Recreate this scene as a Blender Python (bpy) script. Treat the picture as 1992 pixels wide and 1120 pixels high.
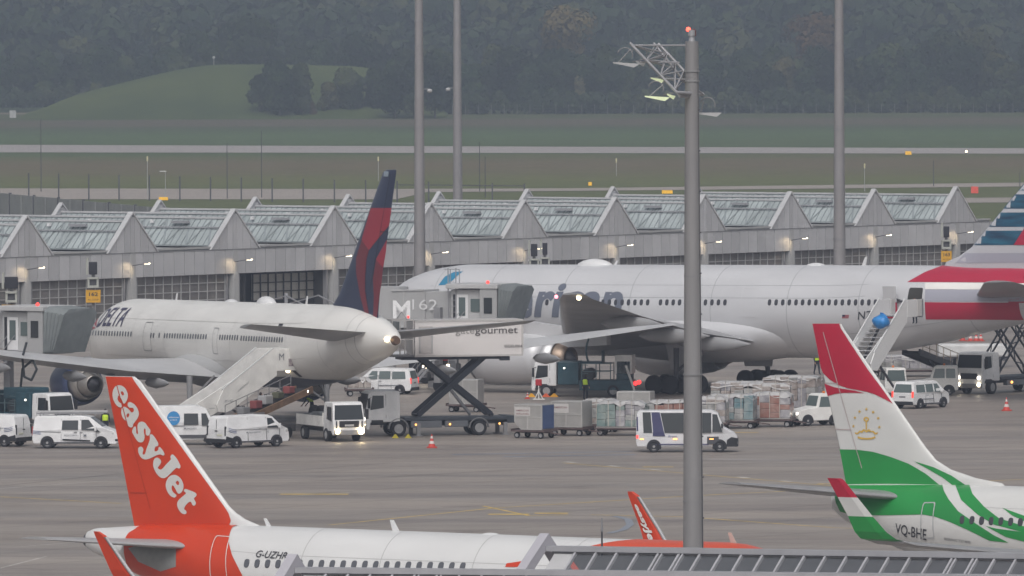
import bpy, bmesh, math, random
import numpy as np
from math import sin, cos, tan, pi, radians as R, sqrt
from mathutils import Vector, Matrix
from mathutils.geometry import tessellate_polygon

for o in list(bpy.data.objects): bpy.data.objects.remove(o, do_unlink=True)
scene = bpy.context.scene
COL = scene.collection
random.seed(7); rng = np.random.default_rng(7)

# ------------------------------------------------------------------ camera
F = 18000.0; H = 26.0
PITCH = math.atan(520/18000.0); ROLL = R(-0.20)
cam_d = bpy.data.cameras.new('camera'); cam = bpy.data.objects.new('camera', cam_d); COL.objects.link(cam)
cam_d.sensor_width = 36.0; cam_d.lens = F/1992*36.0; cam_d.clip_start = 1.0; cam_d.clip_end = 20000
CM = Matrix.Translation((0, 0, H)) @ Matrix.Rotation(R(90)-PITCH, 4, 'X') @ Matrix.Rotation(ROLL, 4, 'Z')
cam.matrix_world = CM; scene.camera = cam
CR = CM.to_3x3(); CO = Vector((0, 0, H))
# ------------------------------------------------------------------ world, sun, exposure
w = bpy.data.worlds.new('World'); scene.world = w; w.use_nodes = True
nt = w.node_tree; bg = nt.nodes['Background']
sky = nt.nodes.new('ShaderNodeTexSky'); sky.sky_type = 'NISHITA'; sky.sun_disc = False
SUN_EL, SUN_AZ = R(50), R(184)
sky.sun_elevation = SUN_EL; sky.sun_rotation = SUN_AZ; sky.dust_density = 6.0; sky.air_density = 1.0
hs = nt.nodes.new('ShaderNodeHueSaturation'); hs.inputs['Saturation'].default_value = 0.22
nt.links.new(sky.outputs[0], hs.inputs['Color']); nt.links.new(hs.outputs[0], bg.inputs[0])
bg.inputs[1].default_value = 0.125
sd = bpy.data.lights.new('sun', 'SUN'); sun = bpy.data.objects.new('sun', sd); COL.objects.link(sun)
sd.energy = 1.15; sd.angle = R(38); sd.color = (1.0, 0.96, 0.92)
_d = Vector((sin(SUN_AZ)*cos(SUN_EL), cos(SUN_AZ)*cos(SUN_EL), sin(SUN_EL)))
sun.rotation_euler = _d.to_track_quat('Z', 'Y').to_euler()
scene.view_settings.view_transform = 'Standard'; scene.view_settings.look = 'None'
scene.view_settings.exposure = -0.12; scene.view_settings.gamma = 1.0
scene.render.engine = 'CYCLES'
scene.cycles.use_denoising = True
scene.cycles.max_bounces = 6; scene.cycles.volume_bounces = 1
scene.cycles.diffuse_bounces = 3; scene.cycles.glossy_bounces = 3
scene.cycles.sample_clamp_indirect = 4.0

# ------------------------------------------------------------------ photo measuring helpers (pixel of the 1992x1120 photo -> world)
def ray(x, y): return (CR @ Vector(((x-996)/F, -(y-560)/F, -1.0))).normalized()
def G(x, y, h=0.0):
    d = ray(x, y); t = (h-H)/d.z; return CO + d*t
def at(x, y, Y):
    d = ray(x, y); return CO + d*(Y/d.y)
def XatY(x, Y, z=0.0):           # world x of pixel column x at depth Y and height z
    lo, hi = -100.0, 1200.0
    for _ in range(40):
        m = (lo+hi)/2
        if at(x, m, Y).z > z: lo = m
        else: hi = m
    return at(x, lo, Y).x

# ------------------------------------------------------------------ materials
MATS = {}
def mat(name, rgb, rough=0.5, metal=0.0, noise=0.0, scale=1.0, emit=0.0, coord='Object', stretch=(1, 1, 1), bump=0.0, rgb2=None, spec=0.5, det=4.0, bscale=None):
    if name in MATS: return MATS[name]
    m = bpy.data.materials.new(name); m.use_nodes = True; n = m.node_tree
    b = n.nodes['Principled BSDF']
    b.inputs['Base Color'].default_value = (*rgb, 1); b.inputs['Roughness'].default_value = rough
    b.inputs['Metallic'].default_value = metal; b.inputs['Specular IOR Level'].default_value = spec
    if emit:
        b.inputs['Emission Color'].default_value = (*rgb, 1); b.inputs['Emission Strength'].default_value = emit
    if noise or rgb2 or bump:
        tc = n.nodes.new('ShaderNodeTexCoord'); mp = n.nodes.new('ShaderNodeMapping'); mp.inputs['Scale'].default_value = stretch
        no = n.nodes.new('ShaderNodeTexNoise'); no.inputs['Scale'].default_value = scale; no.inputs['Detail'].default_value = det
        n.links.new(tc.outputs[coord], mp.inputs[0]); n.links.new(mp.outputs[0], no.inputs['Vector'])
        cr = n.nodes.new('ShaderNodeValToRGB'); cr.color_ramp.elements[0].position = 0.32; cr.color_ramp.elements[1].position = 0.68
        c2 = rgb2 or tuple(min(1, c*(1+noise)) for c in rgb); c1 = rgb if rgb2 else tuple(c*(1-noise) for c in rgb)
        cr.color_ramp.elements[0].color = (*c1, 1); cr.color_ramp.elements[1].color = (*c2, 1)
        n.links.new(no.outputs['Fac'], cr.inputs[0]); n.links.new(cr.outputs[0], b.inputs['Base Color'])
        if bump:
            bp = n.nodes.new('ShaderNodeBump'); bp.inputs['Strength'].default_value = bump; bp.inputs['Distance'].default_value = 0.05
            nb = n.nodes.new('ShaderNodeTexNoise'); nb.inputs['Scale'].default_value = bscale or scale*4
            n.links.new(mp.outputs[0], nb.inputs['Vector'])
            n.links.new(nb.outputs['Fac'], bp.inputs['Height']); n.links.new(bp.outputs[0], b.inputs['Normal'])
    MATS[name] = m; return m
def glassmat(name, rgb, rough=0.08, spec=0.8): return mat(name, rgb, rough, 0.0, spec=spec)

white = mat('white_paint', (.70, .70, .71), .32, noise=.04, scale=.6)
vanw = mat('van_white', (.73, .73, .74), .3, noise=.08, scale=1.6)
dirtw = mat('worn_white', (.74, .73, .71), .45, noise=.09, scale=1.5)
lgrey = mat('light_grey', (.42, .42, .43), .5, noise=.06, scale=1.5)
mgrey = mat('mid_grey', (.24, .24, .25), .5, noise=.08, scale=1.5)
dgrey = mat('dark_grey', (.07, .07, .08), .55, noise=.15, scale=2)
black = mat('black_plastic', (.018, .018, .022), .6)
rubber = mat('rubber', (.016, .016, .020), .8)
steel = mat('steel', (.38, .38, .40), .35, .8, noise=.1, scale=3)
galv = mat('galvanised', (.36, .36, .38), .5, .35, noise=.08, scale=2)
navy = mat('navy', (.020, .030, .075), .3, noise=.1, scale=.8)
glass = glassmat('vehicle_glass', (.022, .026, .030), .05)
glass2 = glassmat('pale_glass', (.10, .13, .13), .12)
redl = mat('red_lamp', (1.0, .06, .05), emit=2.0)
headl = mat('headlight', (1.0, .80, .50), emit=9.0)
headw = mat('headlight_white', (1.0, .93, .80), emit=6.0)
amber = mat('amber_lamp', (1.0, .45, .12), emit=3.0)
lampoff = mat('lamp_glass', (.5, .5, .5), .15)
teal = mat('teal_paint', (.022, .070, .095), .4, noise=.2, scale=2)
hivis = mat('hi_vis', (.55, .75, .05), .7)
yellow = mat('sign_yellow', (.75, .38, .02), .5, noise=.06, scale=2)
orange = mat('safety_orange', (.75, .13, .04), .5)
redp = mat('red_paint', (.45, .02, .03), .4)
skin = mat('skin', (.42, .24, .17), .6)
cloth = mat('navy_cloth', (.015, .018, .03), .9)
hair = mat('hair', (.03, .02, .015), .8)

# ------------------------------------------------------------------ mesh builder
def tag(o, label=None, cat=None, group=None, kind=None):
    if label: o['label'] = label
    if cat: o['category'] = cat
    if group: o['group'] = group
    if kind: o['kind'] = kind
    return o
def thing(name, label, cat, loc=(0, 0, 0), rz=0.0, group=None, M=None):
    o = bpy.data.objects.new(name, None); COL.objects.link(o); o.empty_display_size = .5
    if M is not None: o.matrix_world = M
    else: o.location = loc; o.rotation_euler = (0, 0, rz)
    return tag(o, label, cat, group)
class MB:
    def __init__(s): s.v = []; s.f = []; s.m = []; s.sm = []
    def add(s, vs, fs, mi=0, smooth=False):
        b = len(s.v); s.v += [tuple(v) for v in vs]
        for f in fs: s.f.append(tuple(b+i for i in f)); s.m.append(mi); s.sm.append(smooth)
        return s
    def box(s, c, d, mi=0, rz=0.0, M=None):
        x, y, z = d[0]/2, d[1]/2, d[2]/2; c = Vector(c)
        vs = [Vector((a*x, b*y, e*z)) for e in (-1, 1) for b in (-1, 1) for a in (-1, 1)]
        if rz: q = Matrix.Rotation(rz, 3, 'Z'); vs = [q @ v for v in vs]
        if M is not None: vs = [M @ v for v in vs]
        vs = [v+c for v in vs]
        return s.add(vs, [(0, 2, 3, 1), (4, 5, 7, 6), (0, 1, 5, 4), (2, 6, 7, 3), (0, 4, 6, 2), (1, 3, 7, 5)], mi)
    def b2(s, a, b, mi=0):   # box from corner a to corner b
        return s.box([(a[i]+b[i])/2 for i in range(3)], [abs(b[i]-a[i]) for i in range(3)], mi)
    def bar(s, p, q, w=.1, h=None, mi=0):
        p, q = Vector(p), Vector(q); d = q-p; L = d.length
        if L < 1e-6: return s
        M = d.to_track_quat('X', 'Z').to_matrix(); return s.box((p+q)/2, (L, w, h or w), mi, M=M)
    def cyl(s, p, q, r, r2=None, n=12, mi=0, cap=True, smooth=True):
        p, q = Vector(p), Vector(q); r2 = r if r2 is None else r2
        M = (q-p).to_track_quat('Z', 'Y').to_matrix(); vs = []
        for c, rr in ((p, r), (q, r2)):
            for k in range(n): a = 2*pi*k/n; vs.append(c + M @ Vector((rr*cos(a), rr*sin(a), 0)))
        s.add(vs, [(k, (k+1) % n, n+(k+1) % n, n+k) for k in range(n)], mi, smooth)
        if cap: s.add(vs, [tuple(range(n))[::-1], tuple(range(n, 2*n))], mi)
        return s
    def ball(s, c, r, mi=0, n=10, sc=(1, 1, 1)):
        c = Vector(c); vs = []; fs = []
        for i in range(n//2+1):
            t = pi*i/(n//2)
            for k in range(n): a = 2*pi*k/n; vs.append((c.x+sc[0]*r*sin(t)*cos(a), c.y+sc[1]*r*sin(t)*sin(a), c.z+sc[2]*r*cos(t)))
        for i in range(n//2):
            for k in range(n): fs.append((i*n+k, (i+1)*n+k, (i+1)*n+(k+1) % n, i*n+(k+1) % n))
        return s.add(vs, fs, mi, True)
    def loft(s, rings, mi=0, smooth=True, caps=True, closed=True):
        n = len(rings[0]); vs = [v for r in rings for v in r]; fs = []
        for i in range(len(rings)-1):
            for k in range(n if closed else n-1): fs.append((i*n+k, i*n+(k+1) % n, (i+1)*n+(k+1) % n, (i+1)*n+k))
        s.add(vs, fs, mi, smooth)
        if caps: s.add(rings[0], [tuple(range(n))[::-1]], mi); s.add(rings[-1], [tuple(range(n))], mi)
        return s
    def prism(s, poly, a, b, ax='y', mi=0):     # poly in the other two axes
        def P(u, v, w): return {'y': (u, w, v), 'x': (w, u, v), 'z': (u, v, w)}[ax]
        n = len(poly); vs = [P(u, v, a) for u, v in poly]+[P(u, v, b) for u, v in poly]
        return s.add(vs, [tuple(range(n))[::-1], tuple(range(n, 2*n))]+[(k, (k+1) % n, n+(k+1) % n, n+k) for k in range(n)], mi)
    def obj(s, name, mats, parent=None, bevel=0.0, loc=None, rz=0.0, seg=2):
        if not isinstance(mats, (list, tuple)): mats = [mats]
        me = bpy.data.meshes.new(name); me.from_pydata(s.v, [], s.f)
        for m in mats: me.materials.append(m)
        me.polygons.foreach_set('material_index', s.m); me.polygons.foreach_set('use_smooth', s.sm)
        bm = bmesh.new(); bm.from_mesh(me); bmesh.ops.recalc_face_normals(bm, faces=bm.faces); bm.to_mesh(me); bm.free()
        me.update(); o = bpy.data.objects.new(name, me); COL.objects.link(o)
        if parent is not None: o.parent = parent
        if loc is not None: o.location = loc
        if rz: o.rotation_euler = (0, 0, rz)
        if bevel:
            b = o.modifiers.new('bevel', 'BEVEL'); b.width = bevel; b.segments = seg; b.limit_method = 'ANGLE'; b.angle_limit = R(25)
        return o
def sheet(name, pts, m, parent=None, z=None):
    mb = MB(); mb.add([(p[0], p[1], p[2] if z is None else z) for p in pts], [tuple(range(len(pts)))])
    return mb.obj(name, m, parent)
def smooth_poly(pts, n=3, closed=True):
    out = []; N = len(pts)
    for i in range(N if closed else N-1):
        p0, p1, p2, p3 = [Vector(pts[(i+k) % N] if closed else pts[max(0, min(N-1, i+k))]) for k in (-1, 0, 1, 2)]
        for j in range(n):
            t = j/n
            out.append(tuple(0.5*((2*p1)+(p2-p0)*t+(2*p0-5*p1+4*p2-p3)*t*t+(3*p1-p0-3*p2+p3)*t**3)))
    if not closed: out.append(tuple(pts[-1]))
    return out
def decal(name, loops_list, mapf, m, parent, gu=None, gv=None, extra=None):
    """flat shapes (each a list of loops, outer first) cut on a grid and laid on a surface by mapf(u, v)"""
    bm = bmesh.new()
    for loops in loops_list:
        flat = [Vector((p[0], p[1], 0)) for l in loops for p in l]
        tris = tessellate_polygon([[Vector((p[0], p[1], 0)) for p in l] for l in loops])
        vs = [bm.verts.new(v) for v in flat]
        for t in tris:
            try: bm.faces.new([vs[i] for i in t])
            except ValueError: pass
    if extra:                                # ready-made 2D mesh (vertices, faces)
        vs = [bm.verts.new(v) for v in extra[0]]
        for f in extra[1]:
            try: bm.faces.new([vs[i] for i in f])
            except ValueError: pass
    if not bm.verts: bm.free(); return None
    for ax, g in ((0, gu), (1, gv)):
        if not g: continue
        lo = min(v.co[ax] for v in bm.verts); hi = max(v.co[ax] for v in bm.verts)
        k = math.floor(lo/g)+1
        while k*g < hi:
            no = Vector((1, 0, 0)) if ax == 0 else Vector((0, 1, 0))
            bmesh.ops.bisect_plane(bm, geom=bm.verts[:]+bm.edges[:]+bm.faces[:], plane_co=no*(k*g), plane_no=no, dist=1e-5); k += 1
    for v in bm.verts: v.co = Vector(mapf(v.co.x, v.co.y))
    for f in bm.faces: f.smooth = True
    me = bpy.data.meshes.new(name); bm.to_mesh(me); bm.free(); me.materials.append(m)
    o = bpy.data.objects.new(name, me); COL.objects.link(o); o.parent = parent
    return o
_tc = {}
def text2d(s, size=1.0, bold=0.0, shear=0.0, xs=1.0, sp=1.0):
    key = (s, size, bold, shear, xs, sp)
    if key in _tc: return _tc[key]
    c = bpy.data.curves.new('t', 'FONT'); c.body = s; c.size = size; c.offset = bold*size; c.shear = shear; c.space_character = sp
    c.fill_mode = 'BOTH'; c.resolution_u = 4
    o = bpy.data.objects.new('t', c); COL.objects.link(o)
    bpy.context.view_layer.update()
    me = o.to_mesh(); vs = [(v.co.x*xs, v.co.y, 0) for v in me.vertices]; fs = [tuple(p.vertices) for p in me.polygons]
    o.to_mesh_clear(); bpy.data.objects.remove(o); bpy.data.curves.remove(c)
    _tc[key] = (vs, fs); return _tc[key]
def text_on(s, mapf, m, parent, size, bold=0.0, shear=0.0, xs=1.0, gu=None, gv=None, name='lettering', width=None, sp=1.0):
    vs, fs = text2d(s, size, bold, shear, xs, sp)
    x0 = min(v[0] for v in vs); x1 = max(v[0] for v in vs)
    k = (width/(x1-x0)) if width else 1.0
    vs = [((v[0]-x0)*k, v[1], 0) for v in vs]
    return decal(name, [], mapf, m, parent, gu, gv, extra=(vs, fs))
# ------------------------------------------------------------------ airliners
def pchip(xs, ys, x):
    n = len(xs); h = [xs[i+1]-xs[i] for i in range(n-1)]; d = [(ys[i+1]-ys[i])/h[i] for i in range(n-1)]
    m = [d[0]]+[0 if d[i-1]*d[i] <= 0 else 2*d[i-1]*d[i]/(d[i-1]+d[i]) for i in range(1, n-1)]+[d[-1]]
    i = 0
    while i < n-2 and x > xs[i+1]: i += 1
    t = (x-xs[i])/h[i]; t = max(0, min(1, t))
    return ys[i]*(2*t**3-3*t*t+1)+h[i]*m[i]*(t**3-2*t*t+t)+ys[i+1]*(-2*t**3+3*t*t)+h[i]*m[i+1]*(t**3-t*t)
def foil(u): return 5*(0.2969*sqrt(max(u, 0))-0.126*u-0.3516*u*u+0.2843*u**3-0.1015*u**4)
class Plane:
    def __init__(s, label, L, st, heading, nosedown, pivot, ast, apx, aY, az):
        s.L = L; s.st = st; s.X = [a[0] for a in st]
        Rm = Matrix.Rotation(heading, 4, 'Z') @ Matrix.Translation((-pivot, 0, 0)) @ Matrix.Rotation(R(nosedown), 4, 'Y') @ Matrix.Translation((pivot, 0, 0))
        p = Rm @ Vector((-ast, 0, az)); s.M = Matrix.Translation((XatY(apx, aY, p.z)-p.x, aY-p.y, 0)) @ Rm
        s.inv = s.M.inverted(); s.o = thing('airliner', label, 'airplane', M=s.M, group='airliners parked on the apron')
    def sec(s, x): return [pchip(s.X, [a[k] for a in s.st], x) for k in (1, 2, 3)]
    def S(s, x, a, off=0.0):
        zc, hw, hh = s.sec(x); n = Vector((0, sin(a)/max(hw, .01), cos(a)/max(hh, .01))).normalized()
        return Vector((-x, hw*sin(a), zc+hh*cos(a)))+n*off
    def lray(s, px, py):
        d = ray(px, py); q = s.inv @ CO; e = (s.inv.to_3x3() @ d).normalized(); return q, e
    def pf(s, px, py):                # photo pixel -> (station, angle from crown, + port)
        q, e = s.lray(px, py); c = s.inv @ (CO+ray(px, py)*(s.M.translation-CO).length)
        side = 1 if (s.inv @ CO).y > 0 else -1
        t0 = (side*4.5-q.y)/e.y if abs(e.y) > .02 else 0; t1 = (-side*4.5-q.y)/e.y
        best = None; prev = None
        for i in range(241):
            t = t0+(t1-t0)*i/240; p = q+e*t; x = -p.x
            if x < 0 or x > s.L: continue
            zc, hw, hh = s.sec(x); v = (p.y/hw)**2+((p.z-zc)/hh)**2
            if best is None or v < best[0]: best = (v, t)
            if v <= 1:
                lo, hi = t-(t1-t0)/240, t
                for _ in range(20):
                    m = (lo+hi)/2; p = q+e*m; x = min(s.L, max(0, -p.x)); zc, hw, hh = s.sec(x)
                    if (p.y/hw)**2+((p.z-zc)/hh)**2 <= 1: hi = m
                    else: lo = m
                best = (1, hi); break
        p = q+e*best[1]; x = min(s.L, max(0, -p.x)); zc, hw, hh = s.sec(x)
        return x, math.atan2(p.y/hw, (p.z-zc)/hh)
    def pp(s, px, py, y=0.0):         # photo pixel -> (station, z) on the local plane y
        q, e = s.lray(px, py); p = q+e*((y-q.y)/e.y); return -p.x, p.z
    def fuselage(s, m, n=72, a_name='fuselage'):
        xs = sorted(set([round(s.L*(1-cos(pi*i/160))/2, 3) for i in range(161)])); mb = MB(); rings = []
        for x in xs:
            zc, hw, hh = s.sec(x); rings.append([(-x, hw*sin(2*pi*k/n), zc+hh*cos(2*pi*k/n)) for k in range(n)])
        mb.loft(rings); s.fus = mb.obj(a_name, m, s.o); return s.fus
    def patch(s, name, polys, m, off=.02, px=True, sm=0, gu=.5, gv=.10):
        out = []
        for loops in polys:
            if px and not sm:
                loops = [[(l[i][0]+(l[(i+1) % len(l)][0]-l[i][0])*j/5, l[i][1]+(l[(i+1) % len(l)][1]-l[i][1])*j/5) for i in range(len(l)) for j in range(5)] if max(abs(l[i][0]-l[i-1][0]) for i in range(len(l))) > 25 else l for l in loops]
            if px: loops = [[s.pf(*p) for p in l] for l in loops]
            if sm: loops = [smooth_poly(l, sm) for l in loops]
            out.append(loops)
        return decal(name, out, lambda u, v: s.S(u, v, off), m, s.fus, gu, gv)
    def text(s, body, p0, width, size, m, bold=0.0, shear=0.0, name='lettering', flip=False, p1=None):
        x0, a0 = s.pf(*p0); width = abs(s.pf(*p1)[0]-x0) if p1 else width; zc, hw, hh = s.sec(x0); r = (hw+hh)/2; sg = 1 if a0 > 0 else -1
        # baseline start p0; reading direction runs aft->fore on starboard, fore->aft on port
        dirn = 1 if sg > 0 else -1
        return text_on(body, lambda u, v: s.S(x0+dirn*u, a0-sg*v/r, .03), m, s.fus, size, bold, shear, gu=.8, gv=.3, name=name, width=width)
    def windows(s, spans, m, w=.26, h=.38, name='cabin_window'):
        me = None
        for (x0, y0, x1, y1, n) in spans:
            for i in range(n):
                t = i/max(1, n-1); st, a = s.pf(x0+(x1-x0)*t, y0+(y1-y0)*t)
                zc, hw, hh = s.sec(st)
                if me is None:
                    mb = MB(); N = 14; r1 = []; r2 = []
                    for k in range(N):
                        b = 2*pi*k/N; e = .7; cx = math.copysign(abs(cos(b))**e, cos(b))*w/2; cz = math.copysign(abs(sin(b))**e, sin(b))*h/2
                        r1.append((cx, 0, cz)); r2.append((cx*.9, .025, cz*.9))
                    mb.add(r1+r2, [tuple(range(N, 2*N))]+[(k, (k+1) % N, N+(k+1) % N, N+k) for k in range(N)]); o = mb.obj(name, m, s.fus); me = o.data
                else: o = bpy.data.objects.new(name, me); COL.objects.link(o); o.parent = s.fus
                p = s.S(st, a, .005); ny, nz = sin(a)/hw, cos(a)/hh
                o.location = p; o.rotation_euler = (math.atan2(nz, abs(ny)), 0, 0) if a > 0 else (-math.atan2(nz, abs(ny))+pi, 0, 0)
    def door(s, c, m, t=.07, name='cabin_door', fill=None):      # c: four pixel corners tl, tr, br, bl -> rounded outline
        q = [s.pf(*p) for p in c]; r = sum(s.sec(q[0][0])[1:])/2; out = []; inn = []
        cu = sum(p[0] for p in q)/4; cv = sum(p[1] for p in q)/4
        for i in range(4):
            a, b, d = Vector(q[i-1]), Vector(q[i]), Vector(q[(i+1) % 4]); f = .22
            for k in range(5):
                tt = k/4; p = (b+(a-b)*f*.5)*(1-tt)**2+b*2*tt*(1-tt)+(b+(d-b)*f*.5)*tt**2
                out.append(tuple(p)); inn.append((p.x+math.copysign(t, cu-p.x), p.y+math.copysign(t/r, cv-p.y)))
        if fill is not None: return decal(name, [[out]], lambda u, v: s.S(u, v, .028), fill, s.fus, .5, .1)
        return decal(name, [[out, inn]], lambda u, v: s.S(u, v, .03), m, s.fus, .6, .15)
    def wing(s, secs, m, side, name='wing', parent=None, N=15, camber=.015, inc=0.0):
        """secs: (y, le station, te station, z, thickness ratio)"""
        mb = MB(); rings = []
        us = [(1-cos(pi*i/N))/2 for i in range(N+1)]
        for (y, le, te, z, t) in secs:
            c = te-le; up = [(-(le+u*c), side*y, z+c*(inc*(u-.3)+t*foil(u)+camber*sin(pi*u)*2)) for u in us]; dn = [(-(le+u*c), side*y, z+c*(inc*(u-.3)-t*foil(u)*.9+camber*sin(pi*u)*2)) for u in us[1:-1]]
            rings.append(up+dn[::-1])
        mb.loft(rings); return mb.obj(name, m, parent or s.o)
    def fin(s, secs, m, name='tail_fin', N=15):
        """secs: (z, le, te, t)"""
        s.fs = secs; mb = MB(); rings = []; us = [(1-cos(pi*i/N))/2 for i in range(N+1)]
        for (z, le, te, t) in secs:
            c = te-le; rings.append([(-(le+u*c), c*t*foil(u), z) for u in us]+[(-(le+u*c), -c*t*foil(u), z) for u in us[1:-1]][::-1])
        mb.loft(rings); s.fo = mb.obj(name, m, s.o); return s.fo
    def finmap(s, side, off=.02):
        def f(u, z):
            fs = s.fs; i = 0
            while i < len(fs)-2 and z > fs[i+1][0]: i += 1
            a, b = fs[i], fs[i+1]; k = (z-a[0])/(b[0]-a[0]); le, te, t = [a[j]+(b[j]-a[j])*k for j in (1, 2, 3)]
            c = te-le; uu = max(0, min(1, (u-le)/c)); return (-u, side*(c*t*foil(uu)+off), z)
        return f
    def finpatch(s, name, polys, m, side, off=.02, sm=0, gu=.3, gv=.6):
        out = []
        for loops in polys:
            l2 = []
            for l in loops:
                q = [s.pp(*p) for p in l]
                l2.append(smooth_poly(q, sm) if sm else q)
            out.append(l2)
        return decal(name, out, s.finmap(side, off), m, s.fo, gu, gv)
    def engine(s, st, y, z, r, L, mats, name='engine', core=1.0, ext=1.0):
        """nacelle from station st; mats = cowl, lip, core, dark"""
        e = MB(); n = 36
        def rings(prof): return [[(-(x), y+rr*sin(2*pi*k/n), z+rr*cos(2*pi*k/n)) for k in range(n)] for x, rr in prof]
        e.loft(rings([(st+.25, r*.90), (st+.7, r*.97), (st+1.5, r), (st+L*.55, r*.99), (st+L*.8, r*.93), (st+L, r*.84), (st+L-.02, r*.80), (st+L*.6, r*.80)]), caps=False)
        eo = e.obj(name, mats[0], s.o)
        q = MB(); q.loft(rings([(st+1.0, r*.78), (st+.3, r*.80), (st+.02, r*.84), (st, r*.87), (st+.04, r*.885), (st+.25, r*.903)]), caps=False); q.obj('inlet_lip', mats[1], eo)
        q = MB(); q.loft(rings([(st+.95, r*.79), (st+.95, .05)]), caps=False); q.loft(rings([(st+L*.7, r*.79), (st+L*.7, .05)]), caps=False); q.loft(rings([(st+.95, .05), (st+L*.7, .05)]), caps=False); q.obj('fan_disc', mats[3], eo)
        q = MB(); q.loft(rings([(st+L*.6, r*.62*core), (st+L, r*.60*core), (st+L+r*.35*ext, r*.52*core), (st+L+r*.36*ext, r*.49*core), (st+L, r*.45*core)]), caps=False); q.obj('core_cowl', mats[2], eo)
        q = MB(); q.loft(rings([(st+L, r*.46*core), (st+L+r*.35*ext, r*.45*core), (st+L+r*.75*ext, r*.34*core), (st+L+r*.77*ext, r*.30*core), (st+L+r*.2, r*.27*core)]), caps=False); q.obj('exhaust_nozzle', mats[4] if len(mats) > 4 else mats[2], eo)
        q = MB(); q.loft(rings([(st+L+r*.3*ext, r*.26*core), (st+L+r*.72*ext, r*.22*core), (st+L+r*1.0*ext, .02)]), caps=False); q.obj('exhaust_cone', mats[3], eo)
        return eo
    def seams(s, sts, m, lap=None, w=.035):
        for x in sts:
            mb = MB(); mb.loft([[s.S(x+d, 2*pi*k/64, .008) for k in range(64)] for d in (0, w)], caps=False); mb.obj('panel_seam', m, s.fus)
        for a, x0, x1 in (lap or []):
            mb = MB(); mb.loft([[s.S(x0+(x1-x0)*i/24, a+d, .008) for i in range(25)] for d in (0, .012)], closed=False, caps=False); mb.obj('lap_joint', m, s.fus)
    def rudder(s, m, f=.68, cuts=(.5,), w=.05, sides=(1, -1), z0=None):
        fs = s.fs; za = z0 or fs[2][0]+.3; zb = fs[-2][0]-.15
        def le_te(z):
            i = 0
            while i < len(fs)-2 and z > fs[i+1][0]: i += 1
            k = (z-fs[i][0])/(fs[i+1][0]-fs[i][0]); return [fs[i][j]+(fs[i+1][j]-fs[i][j])*k for j in (1, 2)]
        def at_(z, g):  # hinge line keeps a constant share of the rudder at tip and root
            (l0, t0), (l1, t1) = le_te(zb), le_te(za+1.2); c0, c1 = (t0-l0)*(1-f), (t1-l1)*(1-f)*.72; k = (zb-z)/(zb-za); return le_te(z)[1]-(c0+(c1-c0)*k)*g
        for sd in sides:
            mp = s.finmap(sd, .035)
            decal('hinge_line', [[[(at_(za, 1), za), (at_(za, 1)+w, za), (at_(zb, 1)+w, zb), (at_(zb, 1), zb)]]], mp, m, s.fo, None, .5)
            for cf in cuts: z = za+(zb-za)*cf; decal('panel_joint', [[[(at_(z, 1), z), (le_te(z)[1], z), (le_te(z)[1], z+w), (at_(z, 1), z+w)]]], mp, m, s.fo, .3, None)
    def gear(s, st, y, axles, ztop, r=.62, gap=.7, w=.45, name='main_gear', legst=None, m=None):
        g = MB(); z0 = (s.inv @ (s.M @ Vector((-st, y, 0))*1)).z
        zb = -(s.M @ Vector((-st, y, 0))).z     # local z of the ground under this gear
        zb = zb
        g.cyl((-st, y, zb+r), (-(legst or st), y, ztop), .17, .2)
        g.bar((-st+.1, y, zb+r+.9), (-st-1.6, y*.75, ztop), .12); g.bar((-st, y, zb+r+.8), (-st, y*.45, ztop), .12)
        if len(axles) > 1: g.bar((-st-axles[0], y, zb+r), (-st-axles[-1], y, zb+r), .24)
        for a in axles: g.cyl((-st-a, y-gap, zb+r), (-st-a, y+gap, zb+r), .09)
        go = g.obj(name, m or mgrey, s.o)
        for a in axles:
            for sd in (-1, 1):
                q = MB(); yy = y+sd*gap
                q.loft([[(-st-a+rr*cos(2*pi*k/24), yy+dy, zb+r+rr*sin(2*pi*k/24)) for k in range(24)] for dy, rr in ((-w/2, r*.6), (-w/2, r*.88), (-w*.3, r), (w*.3, r), (w/2, r*.88), (w/2, r*.6))])
                q.obj('wheel', rubber, go)
        return go
    def blade(s, px, h=.45, c=.35, m=None, lean=.25, yy=0, name='blade_antenna'):   # little antenna on the crown at pixel column px
        x, z = s.pp(*px); mb = MB(); zc, hw, hh = s.sec(x); z = zc+hh
        mb.prism([(-x, z-.15), (-x-c, z-.15), (-x-c*.8-lean, z+h), (-x-c*.35-lean, z+h)], -.03+yy, .03+yy); return mb.obj(name, m or white, s.fus)
    def dome(s, px, L=2.2, w=1.0, h=.35, m=None):
        x, z = s.pp(*px); zc, hw, hh = s.sec(x); mb = MB(); rings = []
        for i in range(13):
            t = i/12; k = sin(pi*t)**.6; rings.append([(-x+(t-.5)*-L, w/2*k*cos(b), zc+hh-.12+(h+.12)*k*sin(b)) for b in [pi*j/10 for j in range(11)]])
        mb.loft(rings, closed=False, caps=False); return mb.obj('antenna_dome', m or white, s.fus)
    def lamp(s, px, py, r=.12, m=None, y=None, name='navigation_light'):
        mb = MB()
        if y is None: st, a = s.pf(px, py); p = s.S(st, a, .05)
        else: st, z = s.pp(px, py, y); p = Vector((-st, y, z))
        mb.ball(p, r, n=10); return mb.obj(name, m or headl, s.o)
    def belly(s, x0, x1, hw, z0, zc, m, name='belly_fairing', n=40, p=.5, hh=None):
        mb = MB(); rings = []
        for i in range(33):
            t = i/32; k = max(.02, sin(pi*t))**p; rings.append([(-(x0+(x1-x0)*t), hw*k*sin(2*pi*j/n)*(1.0), zc+(zc-z0 if cos(2*pi*j/n) < 0 else (hh or (zc-z0)))*k*cos(2*pi*j/n)) for j in range(n)])
        mb.loft(rings); return mb.obj(name, m, s.o)

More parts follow.
